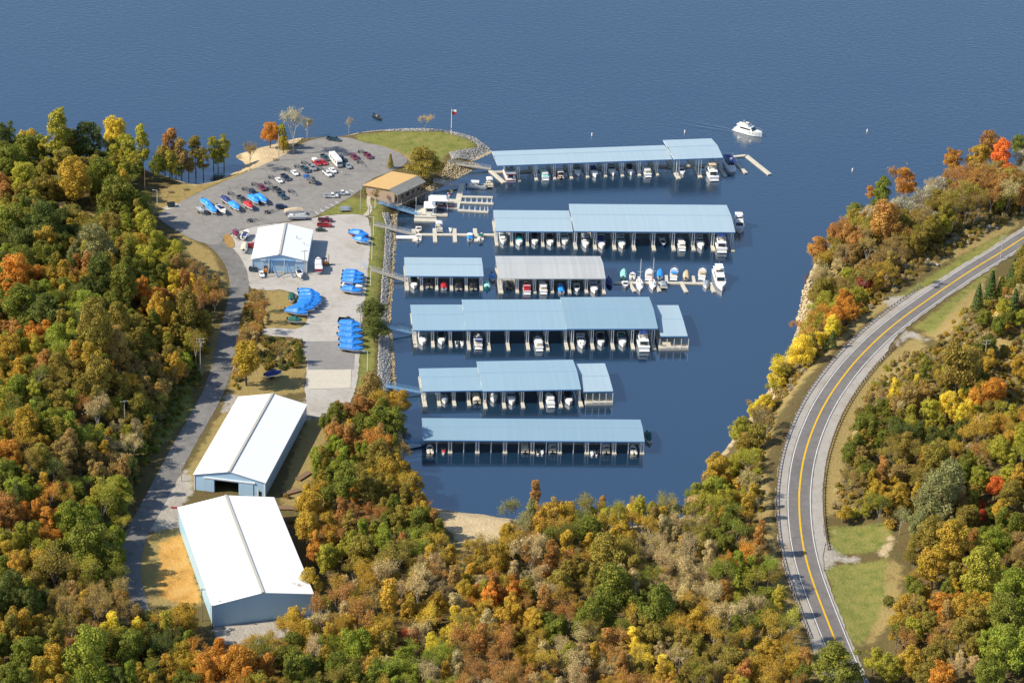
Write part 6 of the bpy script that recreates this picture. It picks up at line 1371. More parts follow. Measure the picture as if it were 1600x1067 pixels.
person(bq + Vector((-.45 * math.cos(.9), .45 * math.sin(.9), .42)), -.9, (.62, .25, .22), (.1, .12, .2), 'person seated in the dark fishing boat', True)
# ------------------------------------------------------------------ trees
def cards(C, Nn, size, g, elong=1.0):
    """leaf-cluster quads at C facing about Nn"""
    n = len(C); r = g.normal(size=(n, 3)); Nn = Nn + .55 * r; Nn /= np.linalg.norm(Nn, axis=1, keepdims=True)
    t = np.cross(Nn, g.normal(size=(n, 3))); t /= np.linalg.norm(t, axis=1, keepdims=True) + 1e-9
    b = np.cross(Nn, t); s = (size * g.uniform(.6, 1.3, (n, 1)))
    k = g.uniform(.7, 1.1, (n, 4, 1))
    V = np.stack([C - t * s * elong * k[:, 0] - b * s * .2, C - b * s * k[:, 1] + t * s * .2, C + t * s * elong * k[:, 2] + b * s * .2, C + b * s * k[:, 3] - t * s * .2], 1).reshape(-1, 3)
    return V, np.arange(4 * n).reshape(-1, 4)
def blob_crown(seed, cz, rx, rz_, nb, br, n, size, lean=.0):
    g = np.random.default_rng(seed)
    C = g.normal(size=(nb, 3)); C /= np.linalg.norm(C, axis=1, keepdims=True)
    C *= g.uniform(.45, .86, (nb, 1)); C[:, 2] = np.where(C[:, 2] < -.55, -C[:, 2], C[:, 2])
    C = C * np.array([rx * g.uniform(.85, 1.15), rx * g.uniform(.85, 1.1), rz_]); C[:, 0] += lean * C[:, 2]; C = C + np.array([0, 0, cz]); rad = g.uniform(br[0], br[1], nb); bt = g.random(nb); bh = g.random(nb)
    w = rad ** 2; pick = g.choice(nb, size=n * 2, p=w / w.sum())
    d = g.normal(size=(n * 2, 3)); d[:, 2] = np.abs(d[:, 2]) * np.where(g.random(n * 2) < .75, 1, -1); d /= np.linalg.norm(d, axis=1, keepdims=True)
    pts = C[pick] + d * rad[pick][:, None] * g.uniform(.62, 1.18, (n * 2, 1)) * np.array([1, 1, .85])
    dist = np.linalg.norm((pts[:, None, :] - C[None]) / np.array([1, 1, .85]), axis=2) < rad[None] * .7
    dist[np.arange(n * 2), pick] = False
    keep = ~dist.any(1) | (g.random(n * 2) < .12)
    pts, d, pick = pts[keep][:n], d[keep][:n], pick[keep][:n]
    V, Fq = cards(pts, d, size, g)
    tone = np.clip(.5 * bt[pick] + .5 * g.random(len(pts)), 0, 1); hue = np.clip(.55 * bh[pick] + .45 * g.random(len(pts)), 0, 1)
    return V, Fq, tone, hue
def branch_tree(seed, H_, spread, depth=4, r0=.2):
    """forked skeleton; returns tubes and the tip points"""
    g = random.Random(seed); mb = MB(); tips = []
    def grow(p, d, L, r, lv):
        e = p + d * L; mb.tube(p, e, r, r * .62, n=5 if lv < 2 else 3, cap=False)
        if lv >= depth: tips.append((e, d)); return
        if lv >= 2: tips.append((e, d))
        for k in range(3 if lv else 4):
            a = Vector((g.gauss(0, 1), g.gauss(0, 1), g.gauss(.35, .5))).normalized()
            nd = (d * (.9 if k else 1.3) + a * spread).normalized(); nd.z = max(nd.z, .05)
            grow(e if k else e, nd.normalized(), L * g.uniform(.58, .8), r * .58, lv + 1)
    grow(Vector((0, 0, -.4)), Vector((g.uniform(-.05, .05), g.uniform(-.05, .05), 1)).normalized(), H_ * .36, r0, 0)
    return mb, tips
def trunk_mb(H_, r, seed, limbs=5, spread=2.5):
    g = random.Random(seed); mb = MB(); pts = [Vector((0, 0, -.5))]
    for k in range(4): pts.append(pts[-1] + Vector((g.uniform(-.15, .15), g.uniform(-.15, .15), (H_ + .5) / 4)))
    for k in range(4): mb.tube(pts[k], pts[k + 1], r * (1 - k * .2), r * (1 - (k + 1) * .2), n=6, cap=False)
    for k in range(limbs):
        t = g.uniform(.45, .95); p = pts[0].lerp(pts[-1], t); a = g.uniform(0, 6.28)
        mb.tube(p, p + Vector((math.cos(a) * spread, math.sin(a) * spread, g.uniform(1, 2.6))), r * .4, r * .12, n=4, cap=False)
    return mb
TP = {}        # kind -> list of (trunk mesh, crown mesh, crown arrays, width, crown height)
def add_proto(kind, trunk, arr, barkm, width, zc):
    V, Fq, tone, hue = arr
    me = np_mesh('crown', V, Fq, M['leaf'])
    a = me.attributes.new('tone', 'FLOAT_COLOR', 'FACE')
    a.data.foreach_set('color', np.stack([tone, hue, tone * 0, tone * 0 + 1], 1).astype(np.float32).ravel())
    TP.setdefault(kind, []).append((trunk.mesh('trunk', barkm, True), me, arr, width, zc))
for s in range(9):
    r_ = random.Random(s); add_proto('oak', trunk_mb(8, .32, s), blob_crown(10 + s, 7.0 + r_.uniform(-.3, .5), 4.5, 5.5 + r_.uniform(-.7, .9), 60 + s * 2, (.6, 1.45), 7000, .195, r_.uniform(-.25, .25)), M['bark'], 9.8, 7.2)
for s in range(7):
    r_ = random.Random(s + 50); add_proto('tall', trunk_mb(11, .26, s + 20, 5, 1.6), blob_crown(30 + s, 8.4, 2.8, 6.3 + r_.uniform(-.6, .6), 46, (.55, 1.15), 4400, .19, r_.uniform(-.15, .15)), M['bark'], 6.6, 8.6)
for s in range(5):
    mb, tips = branch_tree(50 + s, 13, .56, 4, .17); g = np.random.default_rng(60 + s)
    T = np.array([tuple(t[0]) for t in tips]); dd = np.array([tuple(t[1]) for t in tips]); pk = g.integers(0, len(T), 2600)
    pts = T[pk] + g.normal(size=(2600, 3)) * .65; V, Fq = cards(pts, g.normal(size=(2600, 3)) + np.array([0, 0, .8]), .16, g)
    add_proto('sparse', mb, (V, Fq, .5 * g.random(len(T))[pk] + .5 * g.random(2600), g.random(2600)), M['greybark' if s % 2 else 'palebark'], 2 * np.abs(T[:, :2]).max(), float(T[:, 2].mean()))
for s in range(5):
    mb, tips = branch_tree(80 + s, 13, .64, 4, .2); g = np.random.default_rng(90 + s)
    T = np.array([tuple(t[0]) for t in tips]); pk = g.integers(0, len(T), 1500); dv = g.normal(size=(1500, 3)) + np.array([0, 0, .5]); dv /= np.linalg.norm(dv, axis=1, keepdims=True)
    a0 = T[pk]; a1 = a0 + dv * g.uniform(.5, 1.4, (1500, 1)); sd2 = np.cross(dv, g.normal(size=(1500, 3))); sd2 /= np.linalg.norm(sd2, axis=1, keepdims=True); sd2 *= .035
    V = np.stack([a0 - sd2, a0 + sd2, a1 + sd2 * .5, a1 - sd2 * .5], 1).reshape(-1, 3); Fq = np.arange(6000).reshape(-1, 4)
    V2, F2 = cards(T[g.integers(0, len(T), 260)] + g.normal(size=(260, 3)) * .6, g.normal(size=(260, 3)), .2, g)
    add_proto('bare', mb, (np.concatenate([V, V2]), np.concatenate([Fq, F2 + len(V)]), g.random(1760), g.random(1760)), M['palebark' if s % 2 else 'greybark'], 2 * np.abs(T[:, :2]).max() + .6, float(T[:, 2].mean()))
for s in range(4):
    g = np.random.default_rng(110 + s); n = 1500; t = g.random(n) ** .75; z = 1.0 + 9 * (1 - t); rr = (.25 + 2.1 * t ** .85) * (1 + .18 * np.sin(z * 5 + s)) * g.uniform(.75, 1.05, n); a = g.uniform(0, 6.28, n)
    pts = np.stack([np.cos(a) * rr, np.sin(a) * rr, z], 1); V, Fq = cards(pts, np.stack([np.cos(a), np.sin(a), .5 + 0 * a], 1), .24, g)
    add_proto('cedar', trunk_mb(8, .16, s + 40, 0), (V, Fq, g.random(n), g.random(n)), M['bark'], 4.6, 4.6)
for s in range(4): add_proto('bush', trunk_mb(1.2, .08, s + 60, 4, .6), blob_crown(130 + s, 1.2, 1.5, 1.0, 9, (.5, .9), 420, .20), M['bark'], 3.6, 1.4)

COLR = {'green': (.19, .205, .035), 'dkgreen': (.125, .145, .035), 'bright': (.255, .29, .04), 'ygreen': (.37, .345, .05), 'olive': (.30, .24, .05), 'gold': (.47, .325, .05), 'yellow': (.66, .53, .065), 'orange': (.56, .275, .05),
        'rust': (.43, .235, .07), 'red': (.52, .10, .05), 'brown': (.37, .26, .088), 'tan': (.50, .40, .20), 'grey': (.43, .385, .28), 'redorange': (.62, .19, .045), 'cedar': (.09, .14, .04), 'darkred': (.33, .07, .055), 'greygreen': (.26, .25, .105)}
COLR = {k: (v[0] * 1.12, v[1] * 1.1, v[2] * 1.0) for k, v in COLR.items()}
CW = {'green': 'green', 'dkgreen': 'dark green', 'bright': 'bright green', 'ygreen': 'yellow-green', 'olive': 'olive', 'gold': 'golden', 'yellow': 'yellow', 'orange': 'orange', 'rust': 'rust coloured', 'red': 'red', 'brown': 'brown', 'tan': 'tan', 'grey': 'grey', 'redorange': 'red-orange', 'cedar': 'deep green', 'darkred': 'dark red', 'greygreen': 'grey-green'}
KW = {'oak': 'broad crowned tree', 'tall': 'tall slender tree', 'sparse': 'thin leaved tree', 'bare': 'nearly bare tree', 'cedar': 'conical evergreen', 'bush': 'low bush'}
HT = """5 222 45 oak dkgreen|46 221 40 oak gold|41 240 45 oak green|92 212 48 tall ygreen|107 231 45 oak olive|141 229 55 oak dkgreen|180 216 46 oak yellow|198 235 42 oak ygreen|224 234 32 tall ygreen|157 280 52 oak green|118 291 56 oak gold|100 260 46 oak olive|41 284 52 oak ygreen|18 260 46 oak green|3 292 36 oak rust|70 300 40 oak olive|183 312 62 oak green|222 327 42 oak green|228 354 45 oak ygreen|21 352 56 oak green|70 356 60 oak dkgreen|172 364 48 oak olive|
268 232 30 tall rust|266 256 24 tall ygreen|284 248 28 tall brown|306 240 25 tall olive|334 238 22 tall ygreen|350 237 22 tall ygreen|246 264 30 oak green|258 252 30 oak olive|275 264 26 oak green|295 262 24 oak brown|318 254 22 tall olive|341 247 24 oak ygreen|390 238 30 bare brown|422 210 32 oak orange|443 226 20 oak gold|442 212 18 tall ygreen|458 196 48 bare grey|481 194 22 sparse olive|545 192 22 bare grey|664 188 26 sparse tan|662 248 80 oak olive|610 254 10 cedar olive|588 301 27 bare brown|
35 386 50 oak dkgreen|70 386 45 oak gold|63 402 42 oak green|152 393 60 oak greygreen|216 381 36 oak gold|225 407 42 oak ygreen|248 386 42 oak ygreen|274 405 36 oak ygreen|164 423 46 oak gold|138 423 26 tall rust|101 435 28 tall gold|28 438 50 oak orange|42 423 45 oak green|157 449 50 oak dkgreen|201 438 32 oak green|195 466 52 oak green|140 482 56 oak bright|35 484 60 oak green|77 494 56 oak dkgreen|227 472 20 tall orange|251 499 40 oak gold|272 449 30 oak yellow|290 472 25 tall rust|319 470 34 sparse rust|305 423 42 bare brown|293 503 46 oak olive|
52 529 36 oak orange|5 517 32 oak rust|54 545 36 oak gold|91 541 42 oak bright|19 552 42 oak gold|152 536 60 oak olive|187 517 42 oak olive|183 555 42 oak brown|21 582 36 sparse gold|59 578 36 sparse rust|94 581 36 oak olive|145 573 42 oak gold|155 602 46 oak olive|28 618 38 oak bright|61 638 32 oak green|81 660 32 oak bright|43 669 50 oak gold|128 655 26 sparse rust|155 648 46 bare tan|97 638 36 oak olive|18 714 46 oak orange|9 742 42 oak green|25 772 36 oak bright|63 714 46 oak olive|101 710 46 oak brown|90 758 36 sparse darkred|162 788 44 sparse ygreen|58 800 26 tall orange|108 818 52 oak bright|139 822 50 oak bright|54 828 32 oak green|76 818 26 tall orange|18 811 42 oak rust|
139 852 72 oak green|171 874 50 oak green|53 838 26 tall ygreen|25 884 50 oak gold|86 880 56 sparse olive|23 934 56 oak dkgreen|148 942 58 bare brown|197 955 48 bare brown|30 979 50 oak gold|86 982 46 sparse olive|104 1001 32 sparse rust|139 1026 80 oak bright|201 1014 52 oak green|194 997 26 oak yellow|262 1006 42 oak dkgreen|250 970 44 sparse gold|289 960 44 oak gold|262 1041 32 tall gold|324 1043 56 oak orange|69 1052 50 oak gold|14 1061 50 oak green|162 1062 50 oak bright|42 1029 46 oak green|
374 1039 60 oak orange|423 998 26 sparse gold|466 928 34 sparse rust|486 914 38 oak gold|497 949 40 sparse rust|466 1039 52 oak green|538 978 36 oak gold|524 917 44 sparse gold|608 942 36 tall gold|653 908 58 bare tan|637 992 32 sparse red|560 1014 56 oak bright|531 1045 50 oak green|626 1030 42 oak bright|583 1027 42 oak gold|686 996 24 sparse yellow|509 874 42 oak ygreen|493 865 32 oak orange|
578 609 48 oak brown|623 629 40 oak gold|509 657 26 oak green|542 643 22 oak rust|590 657 50 oak green|614 666 46 oak green|523 681 36 oak rust|538 714 22 tall bright|590 719 50 oak olive|609 742 46 oak gold|485 790 46 oak gold|481 828 46 oak gold|542 762 40 tall green|557 799 32 sparse rust|599 842 25 tall bright|580 771 46 oak olive|652 818 42 oak green|566 866 50 oak olive|514 871 36 oak ygreen|628 704 36 bare brown|
835 777 22 tall rust|864 807 42 oak gold|799 797 34 sparse greygreen|939 794 17 tall rust|991 800 30 oak yellow|965 812 36 oak ygreen|1020 797 30 sparse greygreen|919 833 46 oak green|968 836 36 oak gold|828 852 68 bare tan|952 866 66 oak olive|955 917 72 oak green|1020 950 64 oak green|942 950 58 oak green|916 976 50 oak green|799 930 22 tall orange|841 878 32 sparse rust|874 917 46 oak olive|825 943 32 sparse rust|786 969 42 oak gold|770 878 36 oak gold|1020 998 50 oak olive|955 1021 42 sparse rust|825 1028 30 sparse gold|780 1021 48 sparse rust|877 1015 48 sparse tan|1007 1031 22 oak yellow|1066 1008 42 oak olive|1085 972 42 oak gold|1150 919 30 cedar bright|1192 930 40 oak green|1160 988 18 cedar green|1150 861 14 cedar green|1173 865 30 oak orange|1163 802 12 cedar cedar|1118 742 50 oak gold|1118 764 36 oak bright|1130 790 42 oak ygreen|1072 862 46 sparse tan|1043 858 44 sparse tan|1105 923 42 sparse tan|1199 1008 46 oak gold|1144 1031 50 oak olive|1183 1047 46 oak gold|
1177 643 22 oak yellow|1152 676 32 oak ygreen|1163 694 26 oak rust|1118 732 36 oak gold|1146 722 26 oak ygreen|1180 745 20 oak ygreen|1197 663 30 bare brown|1169 628 15 bare brown|1251 553 44 oak yellow|
1276 387 38 oak rust|1288 417 14 cedar cedar|1310 422 28 oak tan|1349 438 32 oak darkred|1335 340 36 oak green|1377 355 58 oak rust|1412 292 36 oak orange|1400 281 40 bare rust|1377 308 36 oak green|1359 304 18 oak rust|1416 328 36 bare grey|1455 297 50 bare grey|1467 351 17 oak red|1487 253 32 oak orange|1524 249 36 oak gold|1562 253 40 oak redorange|1570 277 36 oak redorange|1546 237 40 oak rust|1593 231 32 oak green|1593 268 26 sparse grey|1515 300 40 oak rust|1538 277 44 bare rust|1595 312 28 oak rust|1314 359 22 oak olive|1432 379 36 oak olive|1377 391 36 bare brown|1322 430 26 oak ygreen|1373 442 26 oak gold|1330 488 24 oak orange|1290 477 36 oak ygreen|1298 513 30 oak yellow|1274 462 26 oak olive|1243 508 28 sparse orange|1300 532 14 cedar cedar|1288 541 9 cedar cedar|1259 529 34 oak ygreen|1215 564 20 oak ygreen|1436 422 28 bare brown|1470 320 34 sparse olive|
1493 576 68 oak olive|1526 470 18 cedar cedar|1546 454 20 cedar cedar|1562 454 18 cedar green|1534 497 26 oak green|1558 509 28 oak green|1582 478 20 cedar cedar|1581 426 18 cedar cedar|1597 399 28 oak olive|1545 621 40 oak orange|1590 576 30 oak gold|1419 623 38 oak brown|1395 613 20 tall yellow|1479 634 40 oak yellow|1451 647 36 oak ygreen|1506 613 26 oak green|1524 668 56 sparse gold|1561 705 42 oak ygreen|1461 689 28 oak dkgreen|1458 720 54 oak olive|1553 762 32 oak redorange|1529 789 18 oak red|1532 807 18 oak red|1500 742 36 oak green|1469 770 70 oak greygreen|1443 791 46 oak greygreen|1401 778 26 tall gold|1367 765 28 oak gold|1327 747 34 sparse brown|1351 798 18 oak ygreen|1317 798 28 oak gold|1343 657 18 oak green|1367 621 34 bare brown|1335 699 22 tall green|1393 705 40 sparse olive|1577 776 36 oak olive|1563 804 32 oak gold|1584 815 36 oak green|
1308 1030 90 oak green|1385 1042 46 oak ygreen|1362 1032 34 oak ygreen|1400 974 32 oak gold|1420 997 46 sparse rust|1420 1039 42 oak gold|1470 1059 46 oak orange|1455 842 56 oak olive|1485 859 58 oak gold|1455 884 56 oak gold|1557 854 46 oak bright|1588 864 32 oak brown|1530 864 46 oak ygreen|1530 902 68 oak ygreen|1580 927 68 oak bright|1505 952 50 oak gold|1465 942 42 oak orange|1470 982 40 sparse rust|1497 987 42 oak olive|1567 964 64 oak green|1567 1014 72 oak bright|1542 1052 56 oak green|1497 1042 42 sparse tan|1387 938 22 bush green|1455 1027 42 oak olive|
385 566 54 oak gold|405 482 30 sparse rust|394 512 32 sparse rust|378 540 28 sparse rust|399 466 28 sparse brown|411 500 28 sparse rust|388 524 30 sparse brown|372 585 20 sparse rust|583 474 46 oak dkgreen|585 502 48 oak dkgreen|467 556 12 cedar green|440 546 34 bare brown|578 290 8 bush green|572 300 12 bush green""".replace('\n', '')
ZN = [('the upper left wood', lambda x, y: x < 350 and y < 560), ('the lower left wood', lambda x, y: x < 350), ('the belt right of the sheds', lambda x, y: x < 700 and y > 595 and y < 900 and x > 470), ('the point around the car park', lambda x, y: x < 720 and y < 320), ('the boatyard', lambda x, y: x < 620 and y < 600),
      ('the wood below the cove', lambda x, y: x < 1210 and y > 760), ('the bank below the highway', lambda x, y: x < 1345 and y < 760), ('the slope above the highway', lambda x, y: y < 450), ('the right hillside', lambda x, y: y < 815), ('the lower right wood', lambda x, y: True)]
def zone(x, y):
    for n, f in ZN:
        if f(x, y): return n
placed = []     # (x, y, radius)
trees = []      # dicts
def put_tree(px, py, wpx, kind, col):
    """px,py = crown centre in the photograph"""
    i = rng.randrange(len(TP[kind])); tm, cm, arr, wd, zc = TP[kind][i]
    base = P(px, py + 30)
    for _ in range(4):
        sc = wpx * 1.04 / scale_at(base) / wd
        if kind in ('oak',): sc = min(max(sc, .35), 1.6)
        hgt = zc * sc
        base = P(px, py + hgt * math.cos(PITCH) * scale_at(base) * .98)
    trees.append(dict(px=px, py=py, base=base, sc=sc, kind=kind, col=col, i=i)); placed.append((base.x, base.y, wd * sc * .5))
for ln in HT.split('|'):
    if ln.strip():
        a, b, c, k, col = ln.split(); put_tree(float(a), float(b), float(c), k, col)
# names of the trees: colour and kind first, then where; several alike in one wood are told apart by counting
buck = {}
for t in trees: buck.setdefault((t['kind'], t['col'], zone(t['px'], t['py'])), []).append(t)
for (k, c, z), L in buck.items():
    L.sort(key=lambda t: t['px'])
    for n, t in enumerate(L):
        if len(L) == 1: lb = f'{CW[c]} {KW[k]} in {z}'
        elif n == 0: lb = f'leftmost {CW[c]} {KW[k]} in {z}'
        elif n == len(L) - 1: lb = f'rightmost {CW[c]} {KW[k]} in {z}'
        else: lb = f'{ORD[n]} {CW[c]} {KW[k]} from the left in {z}'
        t['label'] = lb
def jit(c, amt=.12):
    k = 1 + rng.uniform(-amt, amt); return tuple(max(.005, v * k * (1 + rng.uniform(-.04, .04))) for v in c)
GN = {'oak': 'broadleaf_tree', 'tall': 'slender_tree', 'sparse': 'thinning_tree', 'bare': 'bare_tree', 'cedar': 'cedar_tree', 'bush': 'bush'}
for t in trees:
    tm, cm, arr, wd, zc = TP[t['kind']][t['i']]
    o = empty(GN[t['kind']], t['base'] - Vector((0, 0, .1)), rng.uniform(0, 6.28), t['sc'])
    f = rng.uniform(1.0, 1.25) * (.66 if t['px'] in (662, 1308) else .62 if 575 < t['px'] < 592 and 465 < t['py'] < 510 else .8 if 1140 < t['px'] < 1330 and t['py'] > 780 else 1.35 if 140 < t['px'] < 335 and 425 < t['py'] < 800 else 1); o.scale = (t['sc'], t['sc'], t['sc'] * f)
    tr = link('trunk', tm, o); cr = link('crown', cm, o); cr.color = (*jit(COLR[t['col']]), 1)
    tag(o, t['label'], 'tree' if t['kind'] != 'bush' else 'bush', 'autumn trees round the cove')

# the mass of the woods between the single trees: one object
FOREST = {
 'left': ([(-60, 252), (100, 253), (200, 262), (225, 278), (205, 305), (214, 350), (238, 388), (285, 424), (320, 448), (340, 470), (340, 510), (322, 556), (285, 602), (254, 652), (230, 705), (203, 770), (190, 830), (188, 880), (196, 970), (290, 1000), (310, 1100), (-60, 1135)], 'green green dkgreen olive gold ygreen olive ygreen green bright'.split(), 'oak oak tall tall sparse'.split()),
 'strip': ([(545, 650), (598, 640), (618, 655), (628, 705), (640, 775), (668, 805), (688, 860), (640, 890), (560, 890), (498, 890), (482, 850), (478, 800), (505, 715), (520, 670)], 'gold olive rust green gold brown orange olive'.split(), 'oak tall tall sparse'.split()),
 'bottom': ([(300, 1050), (420, 1030), (500, 975), (560, 905), (690, 885), (720, 915), (770, 862), (815, 826), (900, 828), (1010, 824), (1075, 812), (1100, 790), (1180, 790), (1196, 900), (1230, 1000), (1262, 1090), (1250, 1135), (300, 1135)], 'olive gold ygreen tan rust gold olive tan brown gold'.split(), 'oak tall tall sparse sparse sparse bare bare'.split()),
 'bank': ([(1118, 775), (1172, 680), (1222, 592), (1256, 535), (1272, 470), (1295, 400), (1400, 345), (1500, 298), (1640, 262), (1640, 325), (1500, 360), (1430, 400), (1385, 450), (1360, 470), (1325, 505), (1265, 565), (1210, 622), (1188, 690), (1180, 765), (1180, 805)], 'tan brown olive gold rust brown grey ygreen olive'.split(), 'oak oak sparse bare bush'.split()),
 'right': ([(1318, 760), (1328, 700), (1352, 650), (1400, 620), (1480, 600), (1530, 560), (1600, 440), (1650, 400), (1650, 1135), (1330, 1130), (1380, 1030), (1420, 930), (1420, 840), (1330, 812)], 'olive gold olive green ygreen brown gold tan rust'.split(), 'oak oak tall sparse bush'.split())}
cell = {}
def near(x, y, r):
    for i in range(int(x // 12) - 1, int(x // 12) + 2):
        for j in range(int(y // 12) - 1, int(y // 12) + 2):
            for (a, b, q) in cell.get((i, j), ()):
                if (a - x) ** 2 + (b - y) ** 2 < (r + q) ** 2: return True
    return False
def remember(x, y, r): cell.setdefault((int(x // 12), int(y // 12)), []).append((x, y, r))
for x, y, r in placed: remember(x, y, r * .72)
PT, PK, PR, PS, PC = [], [], [], [], []
PIDX, SRC = {}, bpy.data.collections.new('woodland_kinds')
for kind in TP:
    PIDX[kind] = len(SRC.objects)
    for tm, cm, arr, wd, zc in TP[kind]:
        V, Fq, tone, hue = arr; n0 = len(tm.vertices); tv = np.empty(n0 * 3, np.float32); tm.vertices.foreach_get('co', tv)
        fv = np.array([p.vertices[:] for p in tm.polygons if len(p.vertices) == 4])
        me = np_mesh('kind', np.concatenate([tv.reshape(-1, 3), V]), np.concatenate([fv, Fq + n0]), tm.materials[0]); me.materials.append(M['leaf_mass'])
        me.polygons.foreach_set('material_index', np.concatenate([np.zeros(len(fv)), np.ones(len(Fq))]).astype(np.int32))
        a = me.attributes.new('tone', 'FLOAT_COLOR', 'FACE'); tn = np.concatenate([np.zeros(len(fv)), tone]); hu = np.concatenate([np.zeros(len(fv)), hue])
        a.data.foreach_set('color', np.stack([tn, hu, tn * 0, tn * 0 + 1], 1).astype(np.float32).ravel())
        SRC.objects.link(bpy.data.objects.new('kind_%03d' % len(SRC.objects), me))
bare_zone = [xy([P(a, b) for a, b in pl]) for pl in ([(60, 330), (160, 330), (160, 358), (60, 356)], [(676, 790), (800, 806), (790, 868), (740, 890), (700, 872)], [(1540, 530), (1610, 520), (1610, 660), (1560, 650)])]
HWY_A = HWY_XY
def free(x, y):
    X, Y = np.array([x]), np.array([y])
    if sdf(X, Y, SHORE)[0] < .9: return False
    if seg_dist(X, Y, HWY_A, False)[0] < 14: return False
    return not any(inside(X, Y, b)[0] for b in bare_zone)
n_fill = 0
TB_ = np.array([(t['base'].x, t['base'].y) for t in trees])
for nm, (pl, cols, kinds) in FOREST.items():
    w_ = xy([P(a, min(b, 1120)) if b < 1120 else UP(a, b, 8) for a, b in pl]); lo, hi = w_.min(0), w_.max(0)
    g = np.random.default_rng(hash(nm) % 1000 if False else len(nm) * 7)
    area = (hi[0] - lo[0]) * (hi[1] - lo[1]); tries = int(area / 5)
    pts = g.uniform(lo, hi, (tries, 2)); ok = inside(pts[:, 0], pts[:, 1], w_)
    for x, y in pts[ok]:
        kind = kinds[g.integers(len(kinds))]; col = cols[g.integers(len(cols))]
        if g.random() < .72:
            t = trees[int(np.argmin((TB_[:, 0] - x) ** 2 + (TB_[:, 1] - y) ** 2))]; col = t['col'] if t['col'] not in ('red', 'redorange', 'darkred', 'cedar') else col
            if t['kind'] in ('sparse', 'bare') and g.random() < .6: kind = t['kind']
        k = g.integers(len(TP[kind])); tm, cm, (V, Fq, tone, hue), wd, zc = TP[kind][k]
        sc = g.uniform(.46, .80) if kind != 'bush' else g.uniform(.8, 1.4)
        r = wd * sc * .255
        if near(x, y, r) or not free(x, y): continue
        remember(x, y, r); n_fill += 1
        PT.append((x, y, hz(x, y) - .1)); PK.append(PIDX[kind] + k); PR.append(g.uniform(0, 6.28)); big = {'left': 1.1, 'bank': 1.2, 'bottom': 1.08}.get(nm, 1.0); PS.append((sc * big, sc * big, sc * big * g.uniform(1.0, 1.25))); PC.append(np.array(COLR[col]) * g.uniform(.82, 1.15) * g.uniform(.95, 1.05, 3))
# undergrowth: small leafy clumps on the forest floor, verges and banks
UG = []
for nm, (pl, cols, kinds) in FOREST.items(): UG.append((xy([P(a, min(b, 1120)) if b < 1120 else UP(a, b, 8) for a, b in pl]), 'olive brown tan rust gold'.split(), .045))
for pl, cl, dn in (([(200, 640), (250, 570), (305, 540), (320, 580), (290, 640), (250, 700), (205, 770)], 'olive green green', .2), ([(1120, 785), (1180, 690), (1225, 605), (1290, 480), (1310, 420), (1400, 350), (1600, 285), (1600, 335), (1480, 400), (1400, 455), (1340, 500), (1265, 575), (1212, 640), (1192, 720), (1190, 800)], 'tan brown brown olive gold grey', .34),
        ([(1300, 800), (1320, 690), (1350, 620), (1400, 560), (1450, 545), (1560, 440), (1600, 420), (1600, 700), (1400, 800)], 'olive tan gold brown ygreen', .24), ([(1190, 820), (1230, 970), (1262, 1060), (1200, 1060), (1150, 820)], 'brown rust gold tan olive', .22), ([(690, 860), (760, 850), (820, 840), (800, 900), (700, 900)], 'tan brown olive', .12),
        ([(385, 455), (410, 455), (420, 500), (400, 530), (372, 610), (362, 600), (375, 520)], 'rust brown tan olive gold', .5), ([(410, 530), (470, 535), (470, 575), (420, 580), (400, 560)], 'brown olive dkgreen', .4), ([(440, 790), (500, 700), (515, 700), (490, 800), (470, 850)], 'olive tan brown', .06)):
    UG.append((xy([P(a, b) for a, b in pl]), cl.split(), dn))
n_ug = 0
g = np.random.default_rng(99)
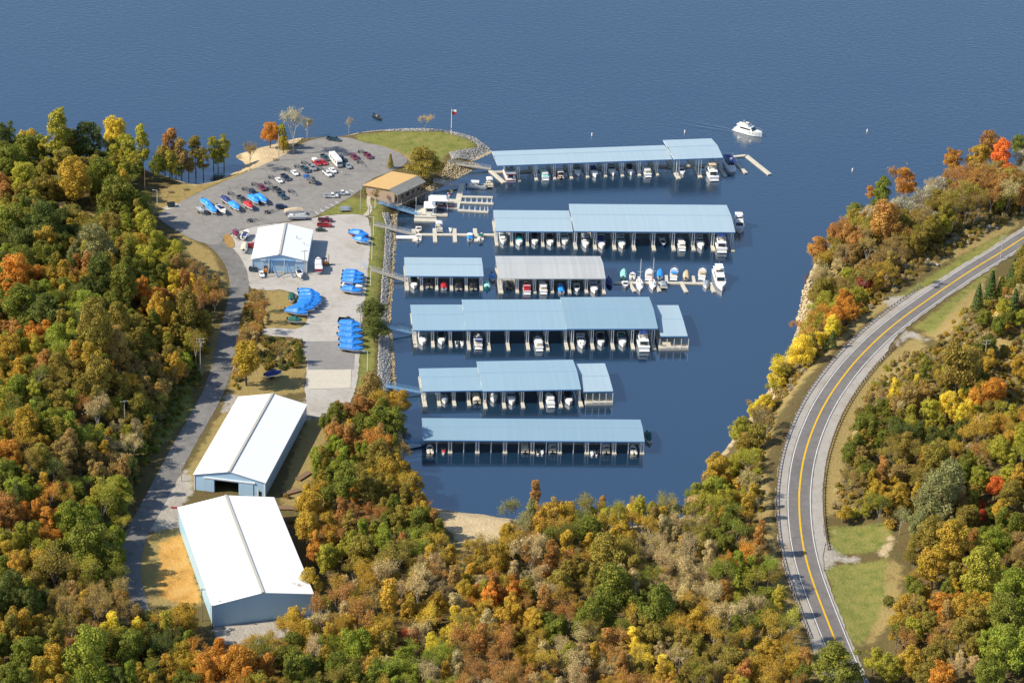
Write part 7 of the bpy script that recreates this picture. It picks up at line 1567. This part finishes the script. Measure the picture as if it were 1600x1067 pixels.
for w_, cols, dn in UG:
    lo, hi = w_.min(0), w_.max(0); pts = g.uniform(lo, hi, (int((hi[0] - lo[0]) * (hi[1] - lo[1]) * dn), 2)); pts = pts[inside(pts[:, 0], pts[:, 1], w_)]
    if not len(pts): continue
    pts = pts[(sdf(pts[:, 0], pts[:, 1], SHORE) > 1.5) & (seg_dist(pts[:, 0], pts[:, 1], HWY_A, False) > 9)]
    for x, y in pts:
        sc = g.uniform(.3, .85); PT.append((x, y, hz(x, y) - .15)); PK.append(PIDX['bush'] + g.integers(4)); PR.append(g.uniform(0, 6.28)); PS.append((sc, sc, sc * g.uniform(.8, 1.3))); PC.append(np.array(COLR[cols[g.integers(len(cols))]]) * g.uniform(.72, 1.12) * g.uniform(.95, 1.05, 3)); n_ug += 1
me = bpy.data.meshes.new('woodland'); me.from_pydata([tuple(map(float, p)) for p in PT], [], [])
def att(nm, ty, key, val):
    a = me.attributes.new(nm, ty, 'POINT'); a.data.foreach_set(key, np.asarray(val).ravel())
att('pick', 'INT', 'value', np.array(PK, np.int32)); att('turn', 'FLOAT', 'value', np.array(PR, np.float32)); att('grow', 'FLOAT_VECTOR', 'vector', np.array(PS, np.float32))
att('tint', 'FLOAT_COLOR', 'color', np.concatenate([np.array(PC), np.ones((len(PC), 1))], 1).astype(np.float32))
ng = bpy.data.node_groups.new('woodland', 'GeometryNodeTree')
ng.interface.new_socket('Geometry', in_out='INPUT', socket_type='NodeSocketGeometry'); ng.interface.new_socket('Geometry', in_out='OUTPUT', socket_type='NodeSocketGeometry')
N = ng.nodes.new; gi, go = N('NodeGroupInput'), N('NodeGroupOutput'); ip = N('GeometryNodeInstanceOnPoints'); ci = N('GeometryNodeCollectionInfo'); ci.inputs[0].default_value = SRC; ci.inputs['Separate Children'].default_value = True; ci.inputs['Reset Children'].default_value = True
def na(nm, ty): n = N('GeometryNodeInputNamedAttribute'); n.data_type = ty; n.inputs[0].default_value = nm; return [o for o in n.outputs if o.enabled and o.name == 'Attribute'][0]
cb = N('ShaderNodeCombineXYZ'); L_ = ng.links.new
L_(gi.outputs[0], ip.inputs['Points']); L_(ci.outputs[0], ip.inputs['Instance']); ip.inputs['Pick Instance'].default_value = True
L_(na('pick', 'INT'), ip.inputs['Instance Index']); L_(na('turn', 'FLOAT'), cb.inputs[2]); L_(cb.outputs[0], ip.inputs['Rotation']); L_(na('grow', 'FLOAT_VECTOR'), ip.inputs['Scale']); L_(ip.outputs[0], go.inputs[0])
wd_ = tag(link('woodland', me), 'mixed autumn woodland and undergrowth filling the slopes round the cove', 'woodland', kind='stuff')
wd_.modifiers.new('woodland', 'NODES').node_group = ng
nv = len(PT)
print('TREES', len(trees), 'fill', n_fill, 'undergrowth', n_ug, 'quads', nv // 4)
